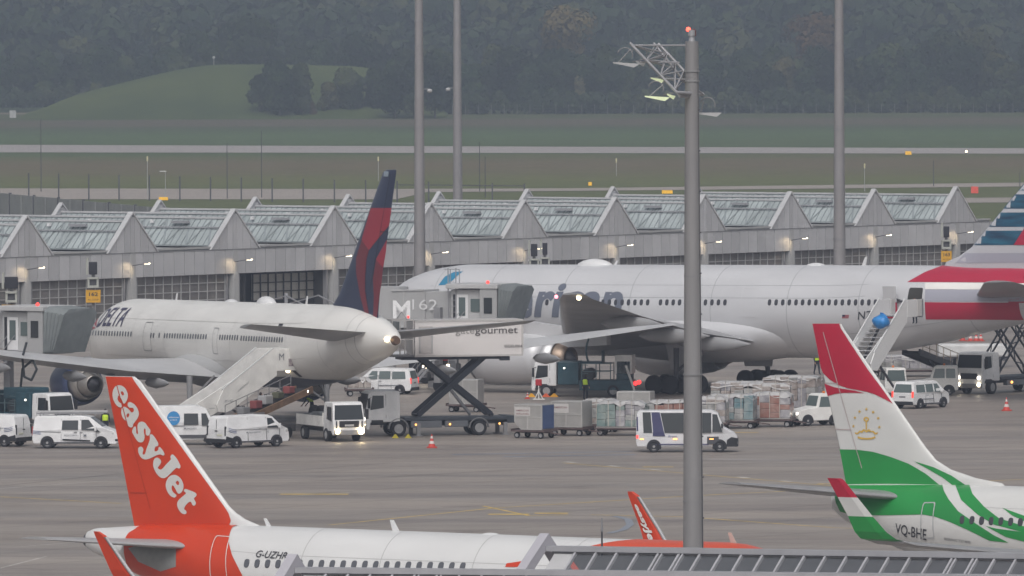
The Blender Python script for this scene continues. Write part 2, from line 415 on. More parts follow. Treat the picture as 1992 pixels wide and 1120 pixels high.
aawhite = mat('airliner_white', (.80, .785, .755), .26, noise=.07, scale=.7, stretch=(.25, 1, .7), det=8)
silver = mat('silver_mica_paint', (.60, .60, .62), .28, .12, noise=.06, scale=.6, stretch=(.25, 1, .7), det=8)
wingg = mat('wing_grey', (.30, .30, .31), .4, noise=.14, scale=.5, det=8)
wingl = mat('wing_light', (.46, .46, .47), .38, noise=.10, scale=.35)
winm = mat('cabin_glass', (.05, .05, .06), .25)
winm2 = mat('cabin_glass_pale', (.10, .105, .12), .3)  # paler cabin glass, used on the DELTA and easyJet windows
line = mat('door_outline', (.62, .62, .64), .5); lineg = mat('door_outline_grey', (.40, .41, .42), .5)
linedk = mat('panel_line', (.30, .30, .31), .6)
blk = mat('marking_black', (.035, .035, .045), .6)
coreg = mat('engine_core', (.46, .43, .40), .34, .6, noise=.18, scale=1.5)
bronze = mat('engine_bronze', (.30, .23, .18), .42, .7, noise=.2, scale=1.5)
lipm = mat('inlet_metal', (.5, .5, .5), .25, .9)

# ================================================== Delta 767, seen from behind, nose away to the left
dl = Plane('white airliner seen from behind, lettered DELTA, with a red and dark blue tail',
    61.4, [(0, 4.2, .05, .05), (.5, 4.25, .7, .75), (1.5, 4.4, 1.2, 1.3), (3, 4.65, 1.75, 1.9), (5, 4.95, 2.25, 2.4), (7.5, 5.12, 2.5, 2.66), (9, 5.15, 2.515, 2.705), (26, 5.15, 2.515, 2.705), (42, 5.15, 2.515, 2.705),
           (45, 5.28, 2.46, 2.58), (48, 5.36, 2.40, 2.50), (51, 5.52, 2.24, 2.34), (54, 5.74, 1.94, 2.02), (57, 5.82, 1.48, 1.54), (59.5, 5.80, .96, 1.0), (61, 5.8, .52, .52), (61.4, 5.77, .34, .34)],
    math.atan2(.941, -.338), 1.0, 32, 61.4, 769, 571, 5.8)
dl.fuselage(aawhite)
def pz(pl, px, py): return pl.pp(px, py)
r0 = dl.pp(652, 598); r1 = dl.pp(737, 632); t0 = dl.pp(748, 330); t1 = dl.pp(771, 330)
kz = dl.pp(690, 540)
dl.fin([(6.4, r0[0]-1.6, r1[0]-.2, .10), (r0[1]-.1, r0[0]-.6, r1[0], .10), (r0[1]+.9, r0[0]+1.2, r1[0]+.25, .10), (t0[1]-.15, t0[0]-.2, t1[0], .09), (t0[1], t0[0]+.4, t1[0]-.1, .05)], mat('tail_navy', (.028, .038, .085), .3, noise=.06, scale=.6))
q = lambda pts: [[(650+a/3.5, 320+b/3.5) for a, b in pts]]
redA = mat('livery_red', (.38, .020, .045), .32); redB = mat('livery_dark_red', (.19, .018, .035), .32)
dl.finpatch('red_panel', [q([(267, 295), (394, 295), (378, 412), (262, 582), (214, 510)])], redA, 1)
dl.finpatch('red_panel', [q([(362, 510), (356, 590), (336, 702), (300, 645)])], redA, 1)
dl.finpatch('dark_red_panel', [q([(214, 512), (262, 584), (248, 640), (238, 760), (236, 860), (262, 1080), (243, 1068), (210, 900), (185, 740), (180, 640)])], redB, 1)
dl.finpatch('dark_red_panel', [q([(300, 647), (336, 704), (326, 800), (308, 920), (291, 1090), (274, 1085), (282, 900), (280, 780)])], redB, 1)
dl.finpatch('vent_panel', [q([(350, 45), (382, 47), (380, 82), (350, 80)])], mat('pale_blue_grey', (.3, .36, .42), .5), 1)
for sd in (1, -1):
    dl.wing([(0, 20.0, 33.5, 2.9, .13), (2.5, 21.2, 33.4, 3.05, .13), (8.6, 25.4, 33.9, 3.55, .11), (17, 31.0, 36.6, 4.6, .10), (24.6, 36.1, 39.0, 5.75, .09), (26.8, 38.4, 39.8, 6.1, .08)], wingl, sd)
    for (yy, zz, l0) in ((6.5, 2.75, 30.5), (12.5, 3.3, 32.0), (18.5, 4.0, 35.2)):
        mb = MB(); mb.loft([[(-(l0+t*5.2), sd*yy+.26*k*sin(b), zz+.38*k*cos(b)) for b in [2*pi*j/12 for j in range(12)]] for t, k in ((0, .1), (.15, .7), (.45, 1), (.8, .6), (1, .08))]); mb.obj('flap_fairing', wingg, dl.o)
    dl.wing([(.5, 52.9, 58.6, 5.85, .11), (1.3, 53.5, 58.9, 5.9, .11), (9.3, 59.0, 61.3, 6.75, .08)], wingg, sd, 'tailplane', inc=.10, camber=0)
    e = dl.engine(18.2, sd*7.9, 2.5, 1.50, 3.7, (mat('engine_blue', (.055, .075, .16), .35, noise=.08, scale=.8), lipm, coreg, dgrey), core=1.2, ext=1.9)
    mb = MB(); mb.prism([(-20.5, 3.8), (-24.5, 3.35), (-28, 3.1), (-27, 3.6), (-22.5, 4.3)], sd*7.9-.2, sd*7.9+.2); mb.obj('pylon', wingg, dl.o)
    dl.gear(34.2, sd*4.65, (-.72, .72), 3.2, r=.6, gap=.62, m=mgrey)
dl.gear(6.8, 0, (0,), 3, r=.47, gap=.3, name='nose_gear')
dl.belly(19, 37, 2.75, 2.1, 3.7, mat('delta_belly', (.50, .50, .50), .4), p=.45)
# navy underside
A = lambda d: R(d)
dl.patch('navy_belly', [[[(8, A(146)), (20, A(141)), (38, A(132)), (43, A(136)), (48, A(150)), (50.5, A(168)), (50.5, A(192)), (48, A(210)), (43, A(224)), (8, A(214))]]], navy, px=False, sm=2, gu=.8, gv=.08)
dl.windows([(170.8, 646.8, 255, 649.6, 17), (294, 652, 299, 652, 2), (310, 652, 310, 652, 1), (320.3, 652.5, 401, 654.7, 17), (428, 655.8, 462, 656.5, 8), (469.6, 657.5, 549, 660.7, 17)], winm2, w=.25, h=.36)
dl.text('DELTA', (188, 636), 5.9, 2.0, mat('delta_lettering', (.05, .045, .10), .4), bold=.012, shear=.25)
dl.patch('red_symbol', [[[(170, 637), (187, 611), (178, 632)]], [[(170, 638), (178, 633), (187, 638)]], [[(181, 629), (187, 613), (188, 636)]]], redA, gu=.6)
dl.door([(418, 637), (427.5, 637.5), (425.5, 689), (416, 688)], linedk, t=.05)
dl.door([(285, 626), (300, 626), (297, 683), (281, 682)], linedk, t=.05)
for bpx in ((412, 594, .5), (343, 590, .4)): pass
dl.blade((341, 588), .45, .3); dl.blade((594, 596), .5, .3); dl.dome((518, 590), 3.0, 1.1, .42); dl.dome((450, 588), 2.0, .8, .16)
dl.lamp(754, 660, .17, headl); dl.lamp(561, 720, .14, headl)
mb = MB(); mb.cyl((-61.32, 0, 5.77), (-61.75, 0, 5.76), .33, .22, n=16); mb.obj('exhaust_pipe', mat('apu_bronze', (.16, .10, .07), .5, .6), dl.fus)
for st_, w_ in ((57.6, .05), (56.4, .04)):
    mb = MB(); mb.loft([[dl.S(st_+d, 2*pi*k/48, .012) for k in range(48)] for d in (0, w_)], caps=False); mb.obj('panel_seam', linedk, dl.fus)
dl.patch('vent', [[[(45.0, 1.02), (45.8, 1.02), (45.8, 1.08), (45.0, 1.08)]]], blk, px=False)
dl.patch('dark_wedge', [[[(46.3, 1.86), (46.9, 1.86), (47.3, 2.15), (47.6, 2.5), (47.0, 2.5), (46.7, 2.2)]]], blk, px=False)  # black wedge laid on the lower rear port side

# ================================================== American 777
aa = Plane('large silver airliner with a red, white and blue striped tail',
    63.7, [(0, 4.3, 0.05, 0.05), (0.5, 4.35, 0.75, 0.75), (1.5, 4.62, 1.35, 1.35), (3, 4.9, 1.95, 2), (5, 5.27, 2.55, 2.73), (7.5, 5.51, 2.95, 3.11), (10, 5.62, 3.1, 3.23), (25, 5.62, 3.1, 3.23), (41, 5.62, 3.1, 3.23), (43.5, 5.69, 3.08, 3.15), (46, 5.85, 3, 3.01), (48, 5.99, 2.9, 2.86), (50.7, 6.19, 2.65, 2.63), (53.4, 6.42, 2.3, 2.3), (56.3, 6.7, 1.85, 2), (58.2, 6.87, 1.5, 1.77), (61, 7.1, 0.85, 1.4), (63, 7.2, 0.35, 1.15), (63.7, 7.25, 0.1, 0.95)],
    math.atan2(.6, -.8), .65, 31.8, 31.8, 1405, 648, 2.0)
aa.fuselage(silver)
f0 = aa.pp(1862, 512); f1 = aa.pp(1992, 354); slope = (f1[1]-f0[1])/(f1[0]-f0[0]); ztop = 18.4
aa.fin([(7.9, f0[0]-1.6, 61.2, .09), (f0[1]+.1, f0[0]-.9, 61.3, .09), (f0[1]+.45, f0[0]+.1, 61.5, .095), (f0[1]+1.1, f0[0]+.1+1.1/slope, 61.8, .10), (ztop-.2, f0[0]+(ztop-f0[1])/slope, 65.2, .09), (ztop, f0[0]+(ztop-f0[1])/slope+.5, 65.1, .05)], mat('fin_silver', (.50, .50, .53), .3))
blueT = mat('fin_blue_stripes', (.012, .030, .075), .3, rgb2=(.02, .13, .21), scale=1.0, coord='Object', stretch=(.5, .5, 3.2))
redC = mat('fin_red', (.42, .015, .05), .32)
lav = mat('lavender_grey', (.36, .36, .42), .35)
def band(y0, y1, x0, x1=2180): return [[(x0-(y0-y1)*.0, y0), (x1, y0), (x1, y1), (x0, y1)]]
def fle(y): return 1862+(512-y)*(130/158.0)+1.0
def finband(name, ya, yb, m):   # clipped to the leading edge
    aa.finpatch(name, [[[(fle(ya)+1.5, ya), (2150, ya-1), (2150, yb-1), (fle(yb)+1.5, yb)]]], m, 1)
ys = 476.4
for i in range(8):
    finband('blue_stripe', ys-28+i*.05, ys, blueT); ys -= 35.4
finband('lavender_stripe', 492, 511, lav)
aa.finpatch('red_stripe', [[[(1979, 476), (2010, 476), (2010, 425)]]], redC, 1, off=.035)
aa.patch('red_stripe', [[[(1765, 548.5), (1800, 529), (1835, 516), (1858, 513.5), (1880, 513.2), (1960, 513.2), (2060, 514), (2060, 551), (1992, 549.5), (1880, 549)]]], redC)
aa.patch('lavender_stripe', [[[(1800, 563), (2060, 564), (2060, 586), (1799, 586)]]], lav)
aa.patch('red_stripe', [[[(1799, 587.5), (2070, 589), (2070, 622), (1875, 621), (1801, 621)]]], redC)
aa.patch('pale_stripe', [[[(1799, 549.6), (1880, 549.8), (2060, 552), (2060, 563), (1800, 562.5)]]], aawhite)
for sd in (1, -1):
    aa.wing([(0, 18.5, 36.8, 3.4, .13), (3.0, 20.0, 36.6, 3.6, .13), (9.6, 25.0, 36.4, 4.45, .11), (20, 32.6, 39.4, 5.85, .10), (28.6, 38.9, 41.6, 7.25, .09), (30.5, 40.6, 42.4, 7.6, .08)], wingg, sd)
    for (yy, zz, l0, ll) in ((7.2, 3.55, 33.2, 6.2), (13.3, 4.3, 34.3, 6), (20.5, 5.35, 36.4, 5)):
        mb = MB(); mb.loft([[(-(l0+t*ll), sd*yy+.36*k*sin(b), zz+.55*k*cos(b)) for b in [2*pi*j/14 for j in range(14)]] for t, k in ((0, .1), (.15, .7), (.45, 1), (.8, .6), (1, .06))]); mb.obj('flap_fairing', wingg, aa.o)
    aa.wing([(.8, 53.8, 61.3, 6.75, .11), (10.2, 60.8, 63.6, 7.9, .08), (10.75, 61.6, 63.7, 7.98, .06)], wingg, sd, 'tailplane')
    aa.engine(17.9, sd*9.6, 2.5, 1.85, 6.2, (silver, lipm, mat('core_metal', (.42, .42, .43), .35, .6, noise=.15, scale=1.2), dgrey, bronze), core=1.38, ext=1.15)
    mb = MB(); mb.prism([(-18.5, 4.1), (-25, 3.3), (-29, 3.5), (-29, 4.3), (-22.5, 5.1)], sd*9.6-.25, sd*9.6+.25); mb.obj('pylon', silver, aa.o)
    aa.gear(31.8, sd*5.5, (-1.45, 0, 1.45), 3.2, r=.66, gap=.7, w=.5, m=dgrey)
    mb = MB(); mb.prism([(-30.2, 3.4), (-33.3, 3.4), (-32.9, 1.6), (-30.6, 1.6)], sd*4.4, sd*4.5); mb.obj('gear_door', silver, aa.o)
aa.gear(5.9, 0, (0,), 3.0, r=.53, gap=.33, name='nose_gear')
aa.belly(17.5, 44, 3.55, 2.0, 4.2, silver, p=.55, hh=1.6)
aa.windows([(1064, 588, 1064, 588, 1), (1173, 588, 1260, 588, 8), (1285, 588, 1322, 588, 4), (1334, 588, 1360, 588, 3), (1372.4, 588, 1410.3, 588, 4), (1497, 588, 1716, 588, 18)], winm, w=.30, h=.44)
tg = mat('title_grey', (.14, .155, .20), .4)
aa.text('rican', (1039, 613.5), 0, 3.5, tg, bold=.032, shear=.14, p1=(1211, 613.5)); aa.text('Ame', (930, 613.5), 0, 3.3, tg, bold=.036, shear=.10, p1=(1036, 613.5))
aa.patch('flight_symbol', [[[(853, 555), (866, 538), (884, 529), (901, 528), (893, 534), (881, 545), (870, 554)]]], mat('symbol_blue', (.03, .22, .38), .35), gu=.8)
aa.text('N755AN', (1669, 621), 3.2, .75, blk, bold=.01, shear=.2)
aa.patch('flag_decal', [[[(1639, 612), (1652, 612), (1651, 619), (1638, 619)]]], mat('flag_red', (.35, .12, .14), .4)); aa.patch('flag_canton', [[[(1639, 612), (1644, 612), (1644, 615.5), (1639, 615.5)]]], navy, off=.035)
aa.door([(1446, 559), (1476, 559), (1471, 617), (1442, 616)], line, t=.07)
aa.door([(774, 560), (800, 558), (798, 583), (772, 585)], line, t=.05)
aa.door([(1770, 559.5), (1796.5, 560), (1794, 597), (1765, 597)], None, fill=mat('cabin_opening', (.035, .032, .028), .8), name='doorway')
# the aft door, swung forward on its arm
st_, a_ = aa.pf(1737, 585); p = aa.S(st_, a_, .35); mb = MB()
for z0, z1, mi in ((-.15, 1.0, 0), (-1.25, -.15, 1)): mb.prism([(-.52, z0), (.52, z0), (.52 if z0 < 0 else .45, z1), (-.52 if z0 < 0 else -.45, z1)], -.08, .08, mi=mi)
d_ = mb.obj('cabin_door', [silver, redC], aa.fus, bevel=.04, loc=p); d_.rotation_euler = (R(-6), 0, 0)
mb = MB(); mb.bar((0, -.3, .1), (-1.2, -.2, -.2), .12); mb.obj('door_arm', dgrey, d_)
aa.dome((1157, 512), 3.2, 1.4, .42); aa.dome((1587, 512), 1.8, 1.0, .16); aa.blade((1675, 512), .6, .35); aa.blade((1192, 512), .3, .3)
aa.patch('vent', [[[(1492, 676), (1500, 676), (1503, 681), (1495, 680)]], [[(1512, 673), (1519, 673), (1524, 679), (1516, 680)]]], blk)
aa.lamp(1082, 577, .13, mat('wingtip_red', (1, .25, .3), emit=4), y=30.2); aa.lamp(1126, 579, .17, headl, y=29.6)

# ================================================== easyJet A320
ej = Plane('white and orange airliner with easyJet down its orange tail fin',
    37.57, [(0, 2.95, .05, .05), (.4, 3.0, .55, .55), (1.2, 3.15, .95, .98), (2.5, 3.4, 1.4, 1.5), (4, 3.65, 1.78, 1.88), (6, 3.82, 1.975, 2.07), (15, 3.82, 1.975, 2.07), (25.5, 3.82, 1.975, 2.07), (28, 3.92, 1.93, 1.97), (31, 4.2, 1.66, 1.68), (34, 4.6, 1.18, 1.17), (36.5, 4.95, .6, .64), (37.2, 5.03, .42, .50), (37.57, 5.05, .26, .36)],
    math.atan2(-.588, .809), 0.0, 18, 37.57, 173, 374, 5.05)
ejw = mat('easyjet_white', (.64, .64, .64), .28, noise=.05, scale=.8, stretch=(.25, 1, .7), det=8); ejo = mat('easyjet_orange', (.56, .048, .014), .30, noise=.04, scale=.5)
ej.fuselage(ejw)
b0 = ej.pp(262, 1025); l0 = ej.pp(447, 985); tt0 = ej.pp(205, 731); tl = ej.pp(262, 731); tl2 = ej.pp(274, 742); d0 = ej.pp(478, 1010); d1 = ej.pp(505, 1021)
ej.fin([(5.2, d1[0]-.4, b0[0]-.1, .07), (d1[1]-.02, d1[0], b0[0], .07), (d0[1], d0[0], b0[0]+.02, .075), (l0[1]-.25, l0[0]-.33, b0[0]+.07, .08), (l0[1], l0[0], b0[0]+.1, .085), (tl2[1], tl2[0], tt0[0]-.02, .09), (tt0[1], tl[0], tt0[0], .05)], ejw)
ej.finpatch('orange_panel', [[[(206, 732), (258, 733), (266, 744), (440, 985), (449, 998), (455, 1012), (452, 1024), (447, 1028), (263, 1028), (262, 1022)]]], ejo, -1, off=.015, gu=.2, gv=.4)
ej.finpatch('orange_panel', [[[(206, 732), (258, 733), (266, 744), (440, 985), (449, 998), (455, 1012), (452, 1024), (447, 1028), (263, 1028), (262, 1022)]]], ejo, 1, off=.015, gu=.2, gv=.4)
z1_ = lambda pts, ox, oy: [(ox+a/11.2, oy+b/11.2) for a, b in pts]
E1 = z1_([(330, 100), (400, 115), (465, 165), (510, 240), (528, 320), (515, 400), (485, 460), (450, 500), (420, 490), (400, 440), (360, 375), (310, 325), (300, 350), (290, 400), (310, 450), (340, 480), (380, 500), (395, 540), (380, 575), (345, 585), (290, 560), (235, 500), (190, 410), (172, 310), (185, 220), (230, 140), (280, 108)], 205, 740)
E1h = z1_([(395, 230), (430, 260), (438, 300), (410, 325), (375, 285), (370, 245)], 205, 740)
AA_ = z1_([(450, 570), (500, 590), (560, 640), (605, 692), (650, 680), (665, 640), (645, 595), (600, 590), (560, 585), (525, 545), (525, 495), (560, 468), (620, 480), (690, 530), (745, 610), (775, 690), (772, 760), (740, 830), (690, 890), (645, 950), (640, 995), (600, 1022), (550, 1005), (500, 950), (485, 880), (440, 850), (395, 790), (372, 700), (380, 620), (410, 580)], 205, 740)
AAh = z1_([(535, 710), (560, 735), (550, 775), (520, 805), (495, 780), (500, 735)], 205, 740)
SS = z1_([(345, -5), (410, 20), (455, 80), (500, 140), (530, 180), (525, 240), (500, 290), (465, 300), (430, 280), (425, 210), (420, 155), (400, 145), (385, 170), (385, 230), (400, 300), (395, 370), (365, 430), (310, 450), (250, 430), (195, 370), (150, 290), (115, 225), (130, 160), (170, 105), (200, 110), (210, 160), (210, 240), (235, 270), (250, 240), (240, 160), (240, 80), (270, 20), (310, 0)], 250, 820)
YY = z1_([(545, 270), (590, 290), (650, 370), (700, 450), (710, 500), (690, 530), (650, 540), (625, 590), (630, 640), (680, 635), (710, 600), (715, 560), (745, 550), (800, 610), (845, 690), (835, 730), (800, 730), (750, 710), (680, 725), (580, 770), (480, 810), (400, 820), (330, 790), (275, 720), (250, 640), (255, 570), (310, 540), (360, 570), (370, 620), (350, 690), (375, 715), (410, 690), (440, 590), (490, 470), (520, 370), (515, 300)], 250, 820)
JJ = z1_([(450, -186), (495, -165), (560, -90), (600, -20), (640, 70), (625, 115), (590, 118), (550, 108), (480, 170), (400, 250), (330, 310), (260, 330), (180, 305), (100, 220), (45, 110), (30, 34), (40, -46), (70, -96), (130, -116), (200, -66), (210, -16), (180, 44), (140, 104), (185, 144), (240, 124), (320, 34), (400, -46), (430, -86), (415, -140)], 300, 900)
E2 = z1_([(500, 258), (570, 275), (640, 330), (690, 410), (712, 500), (700, 580), (660, 645), (610, 670), (570, 640), (530, 560), (480, 490), (455, 500), (450, 560), (470, 620), (510, 660), (550, 690), (555, 715), (530, 745), (490, 750), (420, 715), (360, 640), (320, 540), (318, 440), (360, 340), (420, 280)], 300, 900)
E2h = z1_([(575, 385), (615, 425), (600, 480), (575, 475), (540, 430)], 300, 900)
TT = z1_([(765, 565), (860, 600), (960, 640), (998, 680), (990, 720), (945, 770), (965, 820), (990, 870), (975, 910), (935, 930), (905, 900), (880, 850), (840, 850), (780, 900), (740, 960), (730, 1010), (770, 1040), (780, 1090), (740, 1115), (680, 1100), (620, 1040), (575, 950), (575, 860), (620, 790), (690, 730), (760, 670), (755, 640), (720, 610), (730, 580)], 300, 900)
letm = mat('tail_lettering', (.60, .60, .58), .35)
for L_ in ([E1, E1h], [AA_, AAh], [SS], [YY], [JJ], [E2, E2h], [TT]):
    ej.finpatch('letter', [L_], letm, -1, off=.03, sm=3, gu=.3, gv=.6)
# orange round the rear fuselage and round the nose
def wrapband(pl, name, left, right, m, off=.02, a0=-2.6, a1=2.6):
    """band round the fuselage; left/right: [(angle from crown, station)] boundary curves, mirrored to both sides"""
    def f(tab, a): a = abs(a); return float(np.interp(a, [t[0] for t in tab], [t[1] for t in tab]))
    n = 96; mb = MB(); rings = []
    for k in range(n+1):
        a = a0+(a1-a0)*k/n; s0, s1 = f(left, a), f(right, a); rings.append([pl.S(s0+(s1-s0)*j/14, a, off) for j in range(15)])
    mb.loft(rings, closed=False, caps=False); return mb.obj(name, m, pl.fus)
def tab(pl, pts):
    q = sorted((abs(pl.pf(*p)[1]), pl.pf(*p)[0]) for p in pts); return [(0, q[0][1])]+q+[(3.2, q[-1][1])]
wrapband(ej, 'orange_band', tab(ej, [(262, 1030), (250, 1037), (243, 1050), (241, 1066), (245, 1090), (252, 1115)]), tab(ej, [(452, 1026), (447, 1040), (446, 1058), (452, 1080), (462, 1100), (472, 1119)]), ejo)
wrapband(ej, 'orange_nose', tab(ej, [(1245, 1047), (1200, 1053), (1160, 1060), (1130, 1068), (1090, 1085)]), [(0, .35), (3.2, .35)], mat('easyjet_orange_front', (.60, .075, .03), .35))
ej.windows([(480, 1095.4, 541, 1096.8, 4), (562, 1096, 900, 1102, 17)], winm2, w=.26, h=.36)
ej.text('G-UZHR', (497.5, 1083.5), 1.55, .42, blk, bold=.008, shear=.2)
dmk = mat('door_outline_white', (.62, .6, .58), .4)
ej.door([(421, 1042), (450, 1044), (444, 1128), (411, 1128)], dmk, t=.04)
plate = mat('bare_plate', (.30, .31, .31), .4, .3, noise=.1, scale=2)
ej.patch('tailplane_plate', [[[(250, 1066), (285, 1056), (313, 1050), (343, 1062), (343, 1102), (313, 1111), (270, 1092)]]], plate, off=.03)
for sd in (1, -1):
    ej.wing([(.6, 31.0, 35.0, 4.95, .10), (6.22, 34.7, 36.2, 5.45, .08)], mat('tail_grey', (.33, .33, .34), .4), sd, 'tailplane')
    ej.wing([(0, 11, 18.6, 2.3, .13), (6.4, 14.8, 18.8, 2.75, .11), (16.8, 20.2, 21.8, 4.0, .09), (17.1, 20.5, 22.0, 4.15, .08)], wingl, sd)
    mb = MB(); rings = []
    for (y, le, te, z) in ((17.0, 20.45, 22.0, 4.1), (17.3, 21.0, 22.25, 4.5), (17.45, 21.6, 22.6, 5.2), (17.55, 22.7, 23.25, 6.5), (17.57, 23.0, 23.3, 6.65)):
        rings.append([(-le, sd*y, z), (-(le*.7+te*.3), sd*(y+.05), z), (-te, sd*y, z), (-(le*.7+te*.3), sd*(y-.05), z)])
    mb.loft(rings, smooth=False); wl = mb.obj('winglet', ejo, ej.o)
    mb = MB(); mb.loft([[(-le+.02, sd*y-sd*.0, z), (-le-.13, sd*y+.07, z), (-le-.13, sd*y-.07, z)] for (y, le, z) in ((17.0, 20.45, 4.12), (17.3, 21.0, 4.5), (17.45, 21.6, 5.2), (17.55, 22.65, 6.45))]); mb.obj('leading_edge', lgrey, wl)
    ej.engine(11.2, sd*5.75, 1.75, 1.15, 3.4, (ejw, lipm, coreg, dgrey)); ej.gear(18.0, sd*3.8, (0,), 2.4, r=.57, gap=.46)
# easyJet along the far sharklet (inboard face towards us)
def wmap(sd):
    def f(u, v):       # v up the winglet 0..1, u chordwise metres
        z = 4.3+v*2.1; y = float(np.interp(z, [4.1, 4.5, 5.2, 6.5], [17.0, 17.3, 17.45, 17.55])); le = float(np.interp(z, [4.1, 4.5, 5.2, 6.5], [20.45, 21.0, 21.6, 22.7])); te = float(np.interp(z, [4.1, 4.5, 5.2, 6.5], [22.0, 22.25, 22.6, 23.25]))
        return (-(le+(te-le)*(.93-u)), sd*(y-.09), z)
    return f
vs_, fs_ = text2d('easyJet', 1.0, .04, 0, 1, 1.0); xm = max(v[0] for v in vs_)
decal('lettering', [], lambda u, v: wmap(1)(v*.40+.22, .88-u/xm*.80), letm, ej.o, extra=(vs_, fs_), gu=.3)
gj = MB(); gj.gear = None
ej.gear(5.0, 0, (0,), 2.2, r=.38, gap=.25, name='nose_gear')
ej.blade((531, 1021), .30, .25); ej.blade((780, 1028), .42, .35); ej.blade((1437, 1053), .42, .3, mat('pink_blade', (.55, .4, .36), .5)); ej.dome((955, 1033), 1.3, .5, .06)
mb = MB(); mb.cyl((-37.5, 0, 5.05), (-37.68, 0, 5.05), .30, .26, n=16); mb.obj('exhaust_pipe', dgrey, ej.fus)
ej.patch('orange_marking', [[[(983, 1103), (986, 1096), (1000, 1094), (1020, 1091), (1022, 1103)]]], ejo)

# ================================================== Somon Air 737
sa = Plane('white airliner with a red, white and green tail fin bearing a gold crown',
    39.5, [(0, 2.6, .05, .05), (.4, 2.65, .5, .5), (1.2, 2.8, .9, .95), (2.5, 3.05, 1.35, 1.45), (4, 3.25, 1.7, 1.82), (6, 3.4, 1.88, 2.0), (15, 3.4, 1.88, 2.0), (26.5, 3.4, 1.88, 2.0), (29.5, 3.42, 1.85, 1.98), (32.5, 3.56, 1.68, 1.85), (35.5, 3.86, 1.32, 1.52), (38, 4.28, .78, 1.02), (39, 4.5, .42, .72), (39.5, 4.6, .15, .45)],
    math.atan2(-.56, .83), 0.0, 20, 39.5, 1620, 413, 4.7)
saw = mat('somon_white', (.60, .60, .59), .28, noise=.06, scale=.8, stretch=(.25, 1, .7), det=8); sag = mat('somon_green', (.018, .25, .055), .3, noise=.08, scale=.4); sar = mat('somon_red', (.42, .012, .040), .3, noise=.06, scale=.4)
gold = mat('gold_emblem', (.62, .40, .07), .4)
sa.fuselage(saw)
SP = [(1580, 629), (1637, 629), (1642, 640), (1800, 868), (1822, 895), (1850, 913), (1900, 930), (1950, 940)]
sp = [sa.pp(*p) for p in SP]; te0 = sa.pp(1648, 940)
tebase = te0[0]; zt = sp[0][1]
def tez(z): return sp[0][0]+(tebase-sp[0][0])*(zt-z)/(zt-te0[1])
secs = [(4.9, sp[7][0]-.8, tez(4.9), .06)]+[(sp[i][1], sp[i][0], tez(sp[i][1]), .05 if i > 3 else .085) for i in (7, 6, 5, 4, 3, 2)]+[(zt, sp[1][0], sp[0][0], .05)]
sa.fin(secs, saw)
z4 = lambda pts: [(1400+a/2.154, 600+b/2.154) for a, b in pts]
for sd in (-1, 1):
    z56 = lambda pts: [(1580+a/5.6, 620+b/5.6) for a, b in pts]
    sa.finpatch('red_panel', [[z56([(5, 52), (300, 52), (318, 100), (405, 235), (620, 555), (780, 770), (890, 925), (860, 905), (800, 870), (700, 820), (620, 795), (520, 775), (400, 755), (280, 715), (190, 655), (120, 590), (95, 530), (60, 330)])]], sar, sd, off=.02, gu=.1, gv=.3)
    sa.finpatch('red_panel', [[z56([(135, 705), (250, 745), (370, 765), (480, 780), (590, 808), (480, 805), (360, 805), (250, 818), (170, 842)])]], sar, sd, off=.02, gu=.1, gv=.3)
    sa.finpatch('green_panel', [[z4([(504, 590), (580, 591), (650, 600), (720, 620), (800, 650), (870, 690), (935, 740), (933, 742), (532, 742)])]], sag, sd, off=.02, gu=.12, gv=.3)
    sa.finpatch('green_panel', [[z4([(821, 639), (900, 663), (980, 700), (1046, 741), (990, 741), (940, 705)])]], sag, sd, off=.02, gu=.12, gv=.3)
ze = lambda a, b: (1640+a/4.227, 660+b/4.227)
def star(cx, cy, r): return [[ze(cx+(r if k % 2 == 0 else r*.42)*sin(pi*k/5), cy-(r if k % 2 == 0 else r*.42)*cos(pi*k/5)) for k in range(10)]]
for (cx, cy) in ((208, 572), (150, 592), (265, 596), (110, 642), (307, 646), (98, 713), (318, 720)): sa.finpatch('gold_star', [star(cx, cy, 15)], gold, -1, off=.03)
crown = [[[ze(*p) for p in [(133, 795), (170, 806), (210, 809), (250, 806), (283, 795), (285, 810), (250, 820), (210, 823), (165, 820), (133, 812)]]],
         [[ze(*p) for p in [(108, 762), (130, 768), (150, 748), (165, 752), (185, 735), (207, 748), (230, 735), (250, 752), (265, 748), (285, 768), (306, 760), (300, 778), (278, 780), (262, 762), (245, 768), (228, 752), (207, 764), (188, 752), (170, 768), (152, 762), (135, 780), (112, 776)]]],
         [[ze(*p) for p in [(202, 672), (212, 672), (213, 740), (201, 740)]]],
         [[ze(207+24*sin(2*pi*k/14), 656-20*cos(2*pi*k/14)) for k in range(14)], [ze(207+12*sin(2*pi*k/14), 656-9*cos(2*pi*k/14)) for k in range(14)]]]
sa.finpatch('gold_crown', crown, gold, -1, off=.03)
sa.patch('green_panel', [[z4([(478, 765), (490, 752), (530, 742), (933, 740), (940, 765), (960, 800), (1000, 850), (1080, 905), (1150, 950), (1212, 981), (1130, 972), (1050, 932), (960, 892), (900, 871), (850, 863), (700, 866), (560, 866), (505, 850), (488, 815)])]], sag, gu=.4)
sa.patch('green_panel', [[z4([(988, 741), (1046, 740), (1060, 778), (1110, 832), (1170, 878), (1300, 920), (1340, 930), (1340, 948), (1275, 938), (1150, 905), (1080, 862), (1012, 802)])]], sag, gu=.4)
sa.patch('green_panel', [[z4([(1186, 836), (1275, 868), (1340, 890), (1340, 905), (1275, 890), (1225, 866)])]], sag)
sa.patch('green_panel', [[z4([(1115, 911), (1160, 922), (1340, 945), (1340, 985), (1275, 976), (1200, 957)])]], sag, off=.022)
sa.windows([(1872, 1011, 1985, 1015.5, 7)], winm, w=.26, h=.38)
sa.door([(1797, 977), (1821, 977), (1819, 1047), (1793, 1047)], lineg, t=.05)
